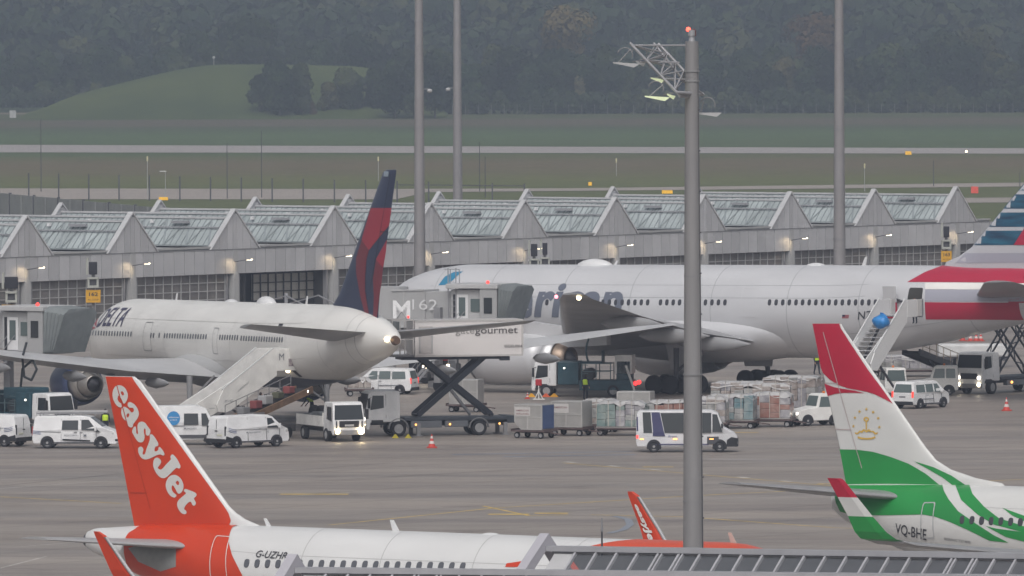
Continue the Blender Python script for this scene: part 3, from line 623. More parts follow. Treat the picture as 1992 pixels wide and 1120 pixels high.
sa.text('VQ-BHE', (1745, 1036), 1.75, .60, blk, bold=.008, shear=.25)
sa.text('BOEING 737-800', (1838, 1050), 1.4, .16, blk)
sagr = mat('somon_grey', (.30, .30, .31), .35, .2, noise=.06, scale=1)
for sd in (1, -1):
    sa.wing([(.5, 35.1, 39.5, 4.75, .10), (7.18, 39.7, 41.0, 5.55, .08)], sagr, sd, 'tailplane')
    sa.wing([(0, 13, 21.5, 2.0, .13), (5.6, 16.8, 21.8, 2.35, .11), (16.6, 24.9, 26.9, 3.75, .09), (17.0, 25.3, 27.1, 3.9, .08)], sagr, sd)
    pts = ((16.9, 25.2, 27.05, 3.88), (17.15, 25.6, 27.4, 4.0), (17.3, 26.0, 27.6, 4.3), (17.42, 26.6, 27.85, 4.95), (17.52, 27.3, 28.3, 5.75), (17.6, 27.9, 28.7, 6.45), (17.62, 28.05, 28.75, 6.55))
    wl = None
    for (i0, i1, mm) in ((0, 3, sag), (3, 4, saw), (4, 6, sar)):
        mb = MB(); mb.loft([[(-le, sd*y, z), (-(le*.7+te*.3), sd*(y+.05), z), (-te, sd*y, z), (-(le*.7+te*.3), sd*(y-.05), z)] for (y, le, te, z) in pts[i0:i1+1]], smooth=False)
        o_ = mb.obj('winglet' if wl is None else 'winglet_panel', mm, sa.o if wl is None else wl); wl = wl or o_
    sa.engine(13.0, sd*4.8, 1.65, 1.03, 3.6, (saw, lipm, coreg, dgrey)); sa.gear(19.6, sd*2.86, (0,), 2.2, r=.55, gap=.43)
sa.gear(4.0, 0, (0,), 2.0, r=.35, gap=.2, name='nose_gear')

seamw = mat('seam_white', (.42, .42, .42), .5); seams_ = mat('seam_silver', (.36, .37, .39), .5)
ej.rudder(mat('hinge_orange', (.46, .040, .012), .5), cuts=(.12,)); sa.rudder(mat('hinge_grey', (.44, .36, .36), .5), cuts=(.28, .62), w=.04); dl.rudder(mat('hinge_navy', (.012, .015, .03), .5), sides=(1,))
ej.seams([8, 12.5, 17, 21.5, 25.4, 33.9], seamw, [(-1.05, 6, 30), (1.05, 6, 30)]); sa.seams([9, 14, 19, 24, 28, 37.2], seamw, [(-1.0, 6, 31)])
aa.seams([8.5, 13.5, 20, 26, 33, 39.5, 45.5, 54, 59.8], seams_, [(.95, 8, 46), (1.25, 8, 46), (2.1, 42, 58)], w=.05); dl.seams([9, 15, 22, 29, 36, 42, 47, 52.5], mat('seam_cream', (.44, .43, .41), .5), [(1.0, 9, 50), (1.95, 9, 50)], w=.04)

#print('VQ', sa.pf(1746, 1041), sa.pf(1746, 1030), sa.pf(1793, 1041), sa.pf(1838, 1050))
# ------------------------------------------------------------------ ground
def struct(o): return tag(o, kind='structure')
grassm = bpy.data.materials.new('airfield_grass'); grassm.use_nodes = True; n = grassm.node_tree; b = n.nodes['Principled BSDF']; b.inputs['Roughness'].default_value = .95; b.inputs['Specular IOR Level'].default_value = .1
tc = n.nodes.new('ShaderNodeTexCoord'); sx = n.nodes.new('ShaderNodeSeparateXYZ'); n.links.new(tc.outputs['Object'], sx.inputs[0])
mp = n.nodes.new('ShaderNodeMapping'); mp.inputs['Scale'].default_value = (.006, .05, 1); n.links.new(tc.outputs['Object'], mp.inputs[0])
no = n.nodes.new('ShaderNodeTexNoise'); no.inputs['Scale'].default_value = 1; no.inputs['Detail'].default_value = 8; no.inputs['Roughness'].default_value = .65; n.links.new(mp.outputs[0], no.inputs['Vector'])
mr = n.nodes.new('ShaderNodeMapRange'); mr.inputs['From Min'].default_value = 1300; mr.inputs['From Max'].default_value = 2700; n.links.new(sx.outputs['Y'], mr.inputs['Value'])
ad = n.nodes.new('ShaderNodeMath'); ad.operation = 'MULTIPLY_ADD'; ad.inputs[1].default_value = .12; n.links.new(no.outputs['Fac'], ad.inputs[0]); 
sb = n.nodes.new('ShaderNodeMath'); sb.operation = 'SUBTRACT'; sb.inputs[1].default_value = .06; n.links.new(ad.outputs[0], sb.inputs[0]); n.links.new(mr.outputs[0], ad.inputs[2])
cr = n.nodes.new('ShaderNodeValToRGB'); e = cr.color_ramp.elements
gA, gB, gC, gD = (.115, .130, .058), (.140, .128, .072), (.090, .122, .056), (.125, .108, .080)
ds = lambda row: (468000/(row-40)-1300)/1400
stops = [(0, gA), (ds(372), gA), (ds(350), (.135, .145, .06)), (ds(335), gB), (ds(318), (.155, .125, .080)), (ds(302), (.115, .125, .06)), (ds(298), gC), (ds(280), gC), (ds(262), (.095, .14, .065)), (ds(248), (.08, .10, .055)), (ds(241), gD), (ds(233), gD), (ds(228), (.085, .105, .05)), (ds(222), (.10, .11, .05))]
e[0].position = 0; e[0].color = (*gA, 1); e[1].position = 1; e[1].color = (.05, .07, .035, 1)
for p_, c_ in stops[1:]: el = e.new(max(.001, min(.999, p_))); el.color = (*c_, 1)
n.links.new(sb.outputs[0], cr.inputs[0])
no2 = n.nodes.new('ShaderNodeTexNoise'); no2.inputs['Scale'].default_value = .12; no2.inputs['Detail'].default_value = 6; n.links.new(tc.outputs['Object'], no2.inputs['Vector'])
mx = n.nodes.new('ShaderNodeMixRGB'); mx.blend_type = 'MULTIPLY'; mx.inputs[0].default_value = .5; n.links.new(cr.outputs[0], mx.inputs[1]); n.links.new(no2.outputs['Fac'], mx.inputs[2]); 
gm = n.nodes.new('ShaderNodeMixRGB'); gm.blend_type = 'MULTIPLY'; gm.inputs[0].default_value = 1; gm.inputs[2].default_value = (1.35, 1.35, 1.35, 1); n.links.new(mx.outputs[0], gm.inputs[1]); n.links.new(gm.outputs[0], b.inputs['Base Color'])
struct(sheet('ground', [(-6000, -300, -.03), (6000, -300, -.03), (6000, 9000, -.03), (-6000, 9000, -.03)], grassm))
conc = bpy.data.materials.new('apron_concrete'); conc.use_nodes = True; n = conc.node_tree; b = n.nodes['Principled BSDF']; b.inputs['Specular IOR Level'].default_value = .4
tc = n.nodes.new('ShaderNodeTexCoord')
def noise_(sc, st, det=6, rot=0):
    mp = n.nodes.new('ShaderNodeMapping'); mp.inputs['Scale'].default_value = st; mp.inputs['Rotation'].default_value = (0, 0, rot); n.links.new(tc.outputs['Object'], mp.inputs[0])
    no = n.nodes.new('ShaderNodeTexNoise'); no.inputs['Scale'].default_value = sc; no.inputs['Detail'].default_value = det; no.inputs['Roughness'].default_value = .6; n.links.new(mp.outputs[0], no.inputs['Vector']); return no.outputs['Fac']
def mix_(a, b_, f, t='MIX'):
    m = n.nodes.new('ShaderNodeMixRGB'); m.blend_type = t
    for i, v in ((0, f), (1, a), (2, b_)):
        if isinstance(v, (int, float)): m.inputs[i].default_value = v if i == 0 else (v, v, v, 1)
        elif isinstance(v, tuple): m.inputs[i].default_value = (*v, 1)
        else: n.links.new(v, m.inputs[i])
    return m.outputs[0]
def ramp_(f, p0, c0, p1, c1):
    r = n.nodes.new('ShaderNodeValToRGB'); r.color_ramp.elements[0].position = p0; r.color_ramp.elements[0].color = (*c0, 1); r.color_ramp.elements[1].position = p1; r.color_ramp.elements[1].color = (*c1, 1); n.links.new(f, r.inputs[0]); return r.outputs[0]
base = ramp_(noise_(.05, (1, 1, 1)), .3, (.262, .228, .204), .7, (.330, .290, .260))
streak = ramp_(noise_(1, (.012, .16, 1), 6, R(4)), .36, (.70, .70, .73), .60, (1.08, 1.07, 1.05))
streak2 = ramp_(noise_(1, (.03, .5, 1), 4, R(-5)), .3, (.86, .86, .86), .6, (1.05, 1.05, 1.05))
fine = ramp_(noise_(3.0, (1, 1, 1), 5), .3, (.9, .9, .9), .7, (1.06, 1.06, 1.06))
br = n.nodes.new('ShaderNodeTexBrick'); br.inputs['Scale'].default_value = 1; br.offset = 0; br.inputs['Mortar Size'].default_value = .09; br.inputs['Brick Width'].default_value = 7.5; br.inputs['Row Height'].default_value = 7.5
br.inputs['Color1'].default_value = (1, 1, 1, 1); br.inputs['Color2'].default_value = (.93, .93, .94, 1); br.inputs['Mortar'].default_value = (.58, .56, .54, 1)
mp = n.nodes.new('ShaderNodeMapping'); mp.inputs['Rotation'].default_value = (0, 0, R(-53)); n.links.new(tc.outputs['Object'], mp.inputs[0]); n.links.new(mp.outputs[0], br.inputs['Vector'])
c = mix_(base, streak, .85, 'MULTIPLY'); c = mix_(c, streak2, .7, 'MULTIPLY'); c = mix_(c, fine, .8, 'MULTIPLY'); oil = ramp_(noise_(.16, (1, 1, 1), 7), .60, (1, 1, 1), .74, (.62, .60, .60)); c = mix_(c, oil, .8, 'MULTIPLY')
tyr = ramp_(noise_(1, (.010, 1.3, 1), 3, R(9)), .62, (1, 1, 1), .70, (.74, .73, .73)); c = mix_(c, tyr, .8, 'MULTIPLY')
c = mix_(c, br.outputs[0], .9, 'MULTIPLY'); n.links.new(c, b.inputs['Base Color'])
rr = ramp_(noise_(1, (.02, .1, 1)), .35, (.42, .42, .42), .7, (.72, .72, .72)); n.links.new(rr, b.inputs['Roughness'])
g9 = G(1992, 404); bl = G(-60, 452)
apron_pts = [(-420, 60, 0), (420, 60, 0), (420, 1120, 0), (60, 1120, 0), (-60, 980, 0), (-420, 1000, 0)]
struct(sheet('apron', [Vector(p) for p in apron_pts], conc))
taxm = mat('taxiway_concrete', (.34, .30, .27), .9, noise=.08, scale=.02, stretch=(1, 6, 1))
runm = mat('runway_concrete', (.37, .34, .33), .9, noise=.05, scale=.02, stretch=(1, 6, 1))
def strip(name, pts, m, z=.012): return struct(sheet(name, [G(x, y, z) for x, y in pts], m))
strip('runway', [(-400, 280), (2400, 289.5), (2400, 299), (-400, 295.5)], runm)
strip('taxiway', [(-300, 365.5), (700, 367.5), (1100, 366), (1500, 361), (2300, 351), (2300, 359), (1500, 367.5), (1100, 371), (830, 373.5), (770, 387.5), (-300, 387)], taxm)
strip('service_road', [(850, 392), (2300, 381.5), (2300, 391), (1880, 394), (850, 402)], taxm)
roadm = mat('perimeter_road', (.42, .39, .36), .9)
strip('perimeter_road', [(-100, 221), (330, 225.6), (560, 223.5), (622, 211.5), (622, 208.5), (545, 214.5), (430, 219.5), (-100, 218.6)], mat('gravel_verge', (.19, .16, .12), .95))
strip('perimeter_road', [(332, 226.2), (455, 226.6), (560, 222.5), (628, 209.5), (625, 208.0), (556, 216.5), (480, 221.5), (332, 225.2)], roadm, .03)
# painted markings
ym = mat('yellow_marking', (.62, .44, .12), .6, noise=.3, scale=.8); wm = mat('white_marking', (.58, .55, .52), .6, noise=.3, scale=.8); bm_ = mat('blue_marking', (.15, .20, .29), .6, noise=.25, scale=.8); rm_ = mat('red_marking', (.33, .16, .14), .6)
dkm = mat('tar_seam', (.13, .12, .115), .7)
def mark(name, segs, m, w=.3, z=.008):
    mb = MB()
    for pts in segs:
        q = [G(x, y, z) for x, y in pts]
        for a, b_ in zip(q, q[1:]):
            d = (b_-a); d.z = 0; nn = Vector((-d.y, d.x, 0)).normalized()*w/2; mb.add([a-nn, b_-nn, b_+nn, a+nn], [(0, 1, 2, 3)])
    return struct(mb.obj(name, m))
mark('apron_marking', [[(0, 966), (235, 979)], [(640, 1021), (960, 988), (1350, 964), (1992, 932)], [(1150, 1001), (1330, 1005), (1620, 1026), (1992, 1040)], [(940, 984), (1030, 1003), (1105, 1001)]], ym, .22)
mark('apron_marking', [[(1095, 900), (1620, 945), (1992, 968)]], ym, .16)
mark('apron_marking', [[(0, 932), (230, 928)], [(0, 950), (210, 935)], [(40, 1063), (260, 1046)], [(0, 1105), (90, 1082)], [(560, 965), (680, 958)], [(1000, 890), (1540, 893)]], wm, .12)
for (x0, x1, y) in ((545, 678, 961), (950, 1030, 1000), (1250, 1310, 908), (1040, 1105, 998), (1490, 1570, 946), (1590, 1640, 941), (1425, 1475, 841)):
    mark('apron_marking', [[(x0, y), (x1, y)]], ym, .9 if x1-x0 > 60 else .6, .012)
for i in range(12): mark('apron_marking', [[(1100+i*42, 898+i*3.7), (1120+i*42, 899.8+i*3.7)]], wm, .4, .014) if i % 2 == 0 else None
mark('apron_marking', [[(1195, 1003), (1222, 1010), (1226, 1020), (1213, 1030), (1185, 1037)]], mat('faint_blue', (.23, .25, .29), .7), .4, .016)
mark('apron_marking', [[(880, 884), (1230, 878)], [(980, 888), (1236, 884)]], bm_, .5)
mark('tar_seam', [[(560, 939), (860, 921), (1230, 903)], [(0, 945), (235, 921)], [(480, 900), (900, 888)], [(1640, 812), (1992, 796)], [(430, 926), (760, 900)]], dkm, .10)
mark('white_stain', [[(1368, 893), (1535, 895)]], mat('stain', (.33, .30, .29), .7), 1.2, .012)
# ------------------------------------------------------------------ terminal pier with saw-tooth gables
PK, EV, FB = 9.33, 5.87, 3.75
A_ = G(258, 415, PK); B_ = G(1862, 365, PK); gdir = (B_-A_); Lw = gdir.length; gdir.normalize(); bay = Lw/9; phi = math.atan2(gdir.y, gdir.x)
print('PIER phi', math.degrees(phi), 'bay', bay, A_, B_)
def pier_m(k, seed=0):
    pass
clad = [mat('cladding_%s' % s, (c, c, c*1.03), .45, .1, noise=.05, scale=.5) for s, c in (('pale', .53), ('mid', .49), ('deep', .45))]
cladw = mat('verge_trim', (.50, .50, .51), .45, noise=.05, scale=.6)
roofm = mat('flat_roof', (.36, .36, .36), .8, noise=.1, scale=.4)
skyg = mat('skylight_glass', (.36, .40, .405), .3, 0, noise=.2, scale=.28, stretch=(1, 1, 1), spec=.8)
mull = mat('mullion', (.22, .25, .26), .5); trs = mat('lattice_grey', (.25, .28, .29), .5)
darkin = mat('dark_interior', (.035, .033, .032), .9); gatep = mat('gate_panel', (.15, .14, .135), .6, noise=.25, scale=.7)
def make_pier(name, label, loc, rz, k0, k1, open_bays=(), lamps=True, Wd=31.3, back=True):
    t = thing(name, label, 'building', loc, rz)
    x0, x1 = k0*bay-bay*.5, k1*bay+bay*.42
    # cladding strip
    mb = MB(); pw = bay/10; i = 0; x = x0
    while x < x1-.2:
        mb.b2((x+.04, 0, FB), (x+pw-.04, .12, EV-.03), rng.integers(0, 3)); x += pw
    mb.obj('cladding', clad, t)
    mb = MB(); mb.b2((x0, .13, FB+.02), (x1, .4, EV-.05)); mb.obj('backing_wall', dgrey, t)
    mb = MB(); mb.b2((x0, -.03, EV-.03), (x1, .2, EV+.03)); mb.obj('eaves_trim', mgrey, t)
    mb = MB(); mb.b2((x0, .2, EV+.035), (x1, Wd, EV+.15)); mb.b2((x0, .05, EV+.15), (x1, .3, EV+.32)); mb.obj('roof', roofm, t)
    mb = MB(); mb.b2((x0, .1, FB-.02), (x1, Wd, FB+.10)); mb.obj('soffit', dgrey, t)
    for k in range(k0, k1+1):
        c = k*bay; hw = PK-EV
        for yy, nm in ((0.02, 'gable'), (Wd-.3, 'gable')):
            mb = MB(); xs = [-hw, -2.3, -1.15, -.3, .3, 1.15, 2.3, hw]
            for a, b_ in zip(xs, xs[1:]):
                za, zb = hw-abs(a), hw-abs(b_)
                poly = [(c+a+.03, EV+.05), (c+b_-.03, EV+.05), (c+b_-.03, EV+max(.06, zb)), (c+a+.03, EV+max(.06, za))]
                mb.prism(poly, yy, yy+.12, mi=int(rng.integers(0, 3)))
            g = mb.obj(nm, clad, t)
            mb = MB()
            for sd in (-1, 1):
                mb.prism([(c, PK+.16), (c, PK-.02), (c+sd*(hw+.06), EV+.05), (c+sd*(hw+.22), EV+.05)], yy-.10, yy+(.42 if yy < 1 else .35)) 
            mb.obj('verge', cladw, g); mb = MB(); mb.prism([(c-hw+.15, EV+.06), (c+hw-.15, EV+.06), (c, PK-.12)], yy+.13, yy+.2); mb.obj('gable_backing', dgrey, g)
        # skylight ridge
        rz_ = PK-.75; ez = EV+.45; hr = rz_-ez+.1
        for sd in (-1, 1):
            mb = MB(); P = lambda u, y, o=0: (c+sd*(u+o*.7), y, rz_-u+o*.7)
            mb.add([P(0, .7), P(hr, .7), P(hr, Wd-.4), P(0, Wd-.4)], [(0, 1, 2, 3)]); s_ = mb.obj('skylight', skyg, t)
            if sd == -1:
                mb = MB(); y = 1.2
                while y < Wd-.6: mb.bar(P(.05, y, .03), P(hr, y, .03), .05, .06); y += .62
                mb.obj('mullions', mull, s_)
                mb = MB(); y = 1.2
                while y < Wd-3: mb.bar(P(hr, y, .02), P(.1, y+1.25, .02), .20, .03); mb.bar(P(hr, y+2.5, .02), P(.1, y+1.25, .02), .20, .03); y += 2.5
                mb.obj('truss', trs, s_)
                mb = MB(); mb.bar(P(hr+.05, .7, .1), P(hr+.05, Wd-.4, .1), .12, .1); mb.obj('gutter', mull, s_)
        mb = MB(); mb.b2((c-.16, .7, rz_-.02), (c+.16, Wd-.3, rz_+.14)); mb.obj('ridge_cap', cladw, t)
        mb = MB(); mb.bar((c-1.0, .8, rz_-.78), (c-1.0, Wd-.5, rz_-.78), .1, .1)
        yy = 1.5
        while yy < Wd-1: mb.bar((c-1.0, yy, rz_-.95), (c-.9, yy, rz_-.7), .05); yy += 2
        for yy in (5.5, 12.5, 19.5): mb.box((c-.75, yy, rz_-.32), (.3, 1.9, .22)); mb.box((c-.7, yy+3.2, rz_-.28), (.25, .3, .3), 1)
        mb.obj('ridge_rail', [galv, white], t)
        # pillar
        if True:
            mb = MB(); mb.b2((c-.36, -.12, 0), (c+.36, .5, FB-.01)); mb.b2((c-.36, -.035, FB-.01), (c+.36, .02, EV-.04), 0); mb.obj('pillar', mat('pillar', (.40, .40, .40), .6, noise=.05, scale=1), t)
            mb = MB(); mb.b2((c-1.0, .25, 0), (c-.75, .6, FB-.03)); mb.b2((c+.75, .25, 0), (c+1.0, .6, FB-.03)); mb.obj('jamb', mgrey, t)
        if lamps:
            mb = MB(); mb.cyl((c-.1, -.05, 4.78), (c+.1, -1.25, 4.98), .035, n=8); lm = mb.obj('lamp_arm', dgrey, t)
            mb = MB(); mb.box((c+.13, -1.45, 5.0), (.26, .5, .09)); mb.obj('lamp_head', lgrey, lm)
            mb = MB(); mb.box((c+.13, -1.45, 4.935), (.22, .44, .03)); mb.box((c+.13, -1.712, 5.0), (.22, .02, .075)); mb.obj('lamp_glow', mat('wall_lamp_light', (1, .86, .62), emit=6), lm)
            ld = bpy.data.lights.new('wall_lamp', 'SPOT'); ld.energy = 120; ld.color = (1, .74, .42); ld.spot_size = R(80); ld.spot_blend = 1; ld.shadow_soft_size = .1
            lo = bpy.data.objects.new('wall_lamp_light', ld); COL.objects.link(lo); lo.parent = t; lo.location = (c+.1, -1.1, 4.9)
            lo.rotation_euler = Vector((.8, -1.0, .55)).to_track_quat('Z', 'Y').to_euler()
        # bay fill between this pillar and the next
        if k < k1 or True:
            a, b_ = c+1.02, c+bay-1.02
            if k in open_bays:
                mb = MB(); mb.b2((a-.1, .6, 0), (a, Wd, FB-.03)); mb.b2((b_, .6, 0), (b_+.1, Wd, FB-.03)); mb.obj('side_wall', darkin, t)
                mb = MB(); nx = 8; X0_ = a+3.6
                for i in range(nx+1): X = X0_+(b_-X0_)*i/nx; mb.b2((X-.05, 1.5, 0), (X+.05, 1.6, FB-.05))
                for z in (1.15, 1.95, 2.75, 3.55): mb.b2((X0_, 1.45, z-.045), (b_, 1.49, z+.045))
                mb.obj('glazing_frame', black, t)
                mb = MB(); mb.b2((X0_, 1.65, 1.2), (b_, 1.7, 3.5)); mb.obj('glazing', mat('pale_glazing', (.36, .345, .315), .4, noise=.12, scale=.6), t)  # pale pane colour stands in for the daylight seen through the glazing
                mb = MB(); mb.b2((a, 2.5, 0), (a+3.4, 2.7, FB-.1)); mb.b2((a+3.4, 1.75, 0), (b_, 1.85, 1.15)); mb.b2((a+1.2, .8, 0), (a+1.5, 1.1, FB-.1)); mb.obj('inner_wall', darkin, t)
            else:
                mb = MB(); mb.b2((a-.05, .45, 0), (b_+.05, .55, FB-.04)); gp = mb.obj('gate', gatep, t)
                mb = MB(); nx = 10
                for i in range(nx+1): X = a+(b_-a)*i/nx; mb.b2((X-.035, .36, .02), (X+.035, .44, FB-.06))
                for z in (.04, .78, 1.52, 2.26, 3.0): mb.b2((a, .33, z-.035), (b_, .355, z+.035))
                mb.obj('gate_frame', mat('gate_frame', (.42, .42, .42), .5), gp)
    # end wall
    mb = MB(); mb.b2((x1, .2, 0), (x1+.2, Wd, EV)); mb.b2((x0-.2, .2, 0), (x0, Wd, EV)); mb.obj('end_wall', clad[1], t)
    for o in (x0,): pass
    return t
pier = make_pier('terminal_pier', 'long grey terminal pier with pointed gables and slanted skylights behind the airliners', (A_.x, A_.y, 0), phi, -2, 9, open_bays=(1,))
# curved pipe vents on facade + door boxes
near_o = G(1055, 1040, 9.5)
# ------------------------------------------------------------------ foreground glazed roof
gl_f = bpy.data.materials.new('roof_glass'); gl_f.use_nodes = True; n_ = gl_f.node_tree; pb = n_.nodes['Principled BSDF']; pb.inputs['Base Color'].default_value = (.13, .14, .16, 1); pb.inputs['Roughness'].default_value = .06; pb.inputs['Alpha'].default_value = .5; pb.inputs['Specular IOR Level'].default_value = .7
frm = mat('roof_frame', (.36, .36, .385), .45, .2, noise=.06, scale=2); frm2 = mat('roof_verge', (.40, .39, .43), .45, noise=.05, scale=1)
def near_roof(label, px0, py0, px1, py1, D, rows_h=3.2, edge=True, cont=None):
    """glazed 45-degree roof slope facing the camera; ridge from photo (px0,py0) to (px1,py1)"""
    z = CO.z+(at(px0, py0, D).z-CO.z); a = at(px0, py0, D); 
    b0 = ray(px1, py1); tt = (a.z-H)/b0.z; b_ = CO+b0*tt
    d = b_-a; d.z = 0; L = d.length; rz = math.atan2(d.y, d.x)
    t = thing('glazed_roof', label, 'roof', (a.x, a.y, 0), rz, 'glazed roofs below the camera')
    zr = a.z; h = rows_h
    bh = .15
    P = lambda x, u, o=0: (x, -u*.9-o*.7, zr-u-.20+o*.7)
    mb = MB(); mb.add([P(.95, .05), P(L, .05), P(L, h), P(.95, h)], [(0, 1, 2, 3)]); g = mb.obj('glass', gl_f, t)
    mb = MB(); x = .98; i = 0
    while x < L:
        mb.bar(P(x, 0, .04), P(x-.42*0, h, .04), .065, .10)
        if i in (4, 5): mb.bar(P(x+.13, 0, .04), P(x+.13, h, .04), .05, .10)
        x += .70; i = (i+1) % 14
    mb.obj('glazing_bars', frm, g)
    mb = MB(); mb.b2((.0, -.12, zr-.17), (L, .25, zr)); mb.obj('ridge_beam', frm, t)
    mb = MB(); mb.b2((.2, -.10, zr-.22), (L, .0, zr-.172)); mb.obj('gasket', dgrey, t)
    # far slope
    mb = MB(); mb.add([(.3, .25, zr-.05), (L, .25, zr-.05), (L, .25+h, zr-.05-h), (.3, .25+h, zr-.05-h)], [(0, 1, 2, 3)]); mb.obj('far_slope', roofm, t)
    # slab strip and verge at the left end
    mb = MB(); mb.add([P(.25, .02, .02), P(.93, .02, .02), P(.93, h, .02), P(.25, h, .02)], [(0, 1, 2, 3)]); mb.obj('edge_panel', lgrey, t)
    mb = MB(); ap = .40
    prof = lambda x: [(x, .05, zr+ap), (x, -h*.9-.65, zr-h), (x, -h*.9-.35, zr-h-.2), (x, .05, zr+ap-.42), (x, h*.9, zr-h-.2), (x, h*.9+.35, zr-h+.0)]
    a0, a1 = prof(-.33), prof(-.02)
    mb.add(a0+a1, [(0, 1, 2, 3), (0, 3, 4, 5), (6, 9, 8, 7), (6, 11, 10, 9), (0, 6, 7, 1), (3, 2, 8, 9), (0, 5, 11, 6), (3, 9, 10, 4), (1, 7, 8, 2), (4, 10, 11, 5)]); mb.obj('verge', frm2, t)
    # inner structure seen through the glass
    mb = MB(); x = 1.2
    while x < L: 
        mb.bar((x, -.9, zr-2.0), (x+.5, -.5, zr-.95), .09); mb.bar((x+.5, -.5, zr-.95), (x+1.0, -.9, zr-2.0), .09); x += 1.05
    mb.bar((.5, -.5, zr-.95), (L, -.5, zr-.95), .1); mb.bar((.5, -1.0, zr-2.05), (L, -1.0, zr-2.05), .1)
    mb.obj('truss', mat('red_truss', (.62, .26, .26), .5, rgb2=(.55, .60, .62), scale=.35), t)
    mb = MB(); mb.b2((.3, -h*.9-.2, zr-h-.9), (L, h*.9+.2, zr-h-.6)); mb.b2((.5, h*.9-.2, 0), (L, h*.9, zr-h-.9)); mb.obj('wall', clad[1], t)
    def sh(o):
        for c_ in o.children:
            for v in c_.data.vertices: v.co.x += .40*v.co.y
            sh(c_)
    bpy.context.view_layer.update(); sh(t)
    return t
near_roof('nearest glazed roof at the bottom edge, its left end covering the letters G-UZHR', 578, 1103, 2120, 1119.5, 283)
near_roof('farther glazed roof whose gable end stands before the middle of the orange-tailed airliner', 1067, 1061.5, 2120, 1078, 298)

t = thing('antenna_rod', 'thin dark antenna rod rising from the farther glazed roof', 'antenna', at(1171, 1064, 297.5)); mb = MB(); mb.cyl((0, 0, -.3), (0, 0, .65), .03, n=8); mb.obj('rod', dgrey, t); mb = MB(); mb.cyl((0, 0, .5), (0, 0, .95), .045, .02, n=8); mb.obj('tip', mgrey, t)
# ------------------------------------------------------------------ masts
def mast(px_b, py_b, Y, r0, r1, ztop, lean=0, m=galv, label='', name='floodlight_mast', dev=None):
    base = Vector((XatY(px_b, Y), Y, 0)); t = thing(name, label, 'mast', base, group='tall tapering masts on the apron')
    mb = MB(); mb.cyl((0, 0, 0), (0, 0, ztop), r0, r1, n=12)
    mb.obj('shaft', m, t)
    for z in [zz for zz in range(8, int(ztop), 9)]:
        mb = MB(); rr = r0+(r1-r0)*z/ztop; mb.cyl((0, 0, z-.06), (0, 0, z+.06), rr+.035, n=12); mb.obj('joint_ring', mgrey, t)
    mb = MB()
    z = 2.0
    while z < ztop-1: rr = r0+(r1-r0)*z/ztop; mb.cyl((rr-.02, -.15, z), (rr+.05, -.15, z), .03, n=6); z += .9
    mb.obj('step_rungs', mgrey, t)
    if dev:
        sd, z = dev; rr = r0+(r1-r0)*z/ztop; mb = MB(); mb.bar((0, 0, z+.15), (sd*(rr+.5), -.05, z+.15), .07, mi=1); mb.ball((sd*(rr+.5), -.05, z), .20, n=10, sc=(1.2, 1, .9)); mb.obj('camera_dome', [lgrey, mgrey], t)
    return t
mastm = mat('mast_grey', (.27, .26, .265), .5, .2, noise=.06, scale=.6)
mast(817, 520, 782, .52, .27, 38, m=mastm, label='tall grey mast crossing the left centre, closest to the red and blue tail', dev=(1, 20.1))
mast(891, 500, 905, .52, .27, 42, m=mastm, label='thinner and farther grey mast just right of the left-centre mast', dev=(-1, 19.3))
mast(1633.5, 510, 760, .54, .27, 40, m=mastm, label='tall grey mast on the right, behind the wide-body airliner')
for o in bpy.data.objects:
    if o.name.startswith('shaft'): pass
# near lighting mast
Yn = 340.0; zt_ = at(1344, 80, Yn).z; base = Vector((XatY(1349, Yn), Yn, 0))
lt = thing('apron_light_mast', 'nearest grey mast with a lattice arm of floodlights and a red lamp on top', 'mast', base, group='tall tapering masts on the apron')
mb = MB(); mb.cyl((0, 0, 0), (0, 0, zt_), .425, .245, n=28); mb.obj('shaft', mat('near_mast_grey', (.26, .255, .26), .45, .25, noise=.07, scale=.9, stretch=(3, 3, .4)), lt)
for y_ in (138, 157, 728): mb = MB(); z = at(1346, y_, Yn).z; rr = .425-.18*z/zt_; mb.cyl((0, 0, z-.03), (0, 0, z+.03), rr+.035, n=28); mb.obj('clamp_ring', mgrey, lt)
mb = MB(); mb.cyl((.36, -.18, 3), (.20, -.12, zt_-1), .025, n=6)
for i in range(14): mb.box((.40-.011*i, -.19+.005*i, 3.2+i*1.5), (.07, .05, .05))
mb.obj('cable_conduit', dgrey, lt); mb = MB(); mb.box((-.05, -.40, 1.4), (.22, .06, .5)); mb.obj('access_hatch', lgrey, lt)
for z in (8.3, 16.6): mb = MB(); rr = .425-.18*z/zt_; mb.cyl((0, 0, z-.02), (0, 0, z+.02), rr+.012, n=28); mb.obj('section_joint', mgrey, lt)
def lp(px, py, dy=0.0): p = at(px, py, Yn+dy); return p-base
mb = MB(); mb.cyl((0, 0, zt_), (0, 0, zt_+.22), .12, .1); mb.cyl((0, 0, zt_+.2), (0, 0, zt_+.42), .14, .14); mb.bar((0, 0, zt_+.3), (.17, 0, zt_+.3), .05); mb.obj('lamp_bracket', galv, lt)
mb = MB(); p = lp(1339, 57); mb.ball(p, .09, n=12); mb.obj('obstruction_lamp', mat('obstruction_red', (1, .10, .06), emit=3.5), lt)
mb = MB(); p = lp(1350, 62); mb.cyl(p+Vector((0, 0, -.15)), p+Vector((0, 0, .05)), .08); mb.ball(p+Vector((0, 0, .05)), .075, n=8); mb.obj('spare_lamp', mat('dim_red', (.10, .02, .02), .4), lt)
Q = lambda a, b_: (1150+a/3.5, b_/3.5)
mb = MB(); w1 = .05
T = {'a': lp(*Q(262, 290), -.9), 'b': lp(*Q(585, 630), -.9), 'c': lp(*Q(455, 295), .35), 'd': lp(*Q(640, 490), .1), 'e': lp(*Q(425, 292), .9), 'f': lp(*Q(640, 560), .5)}
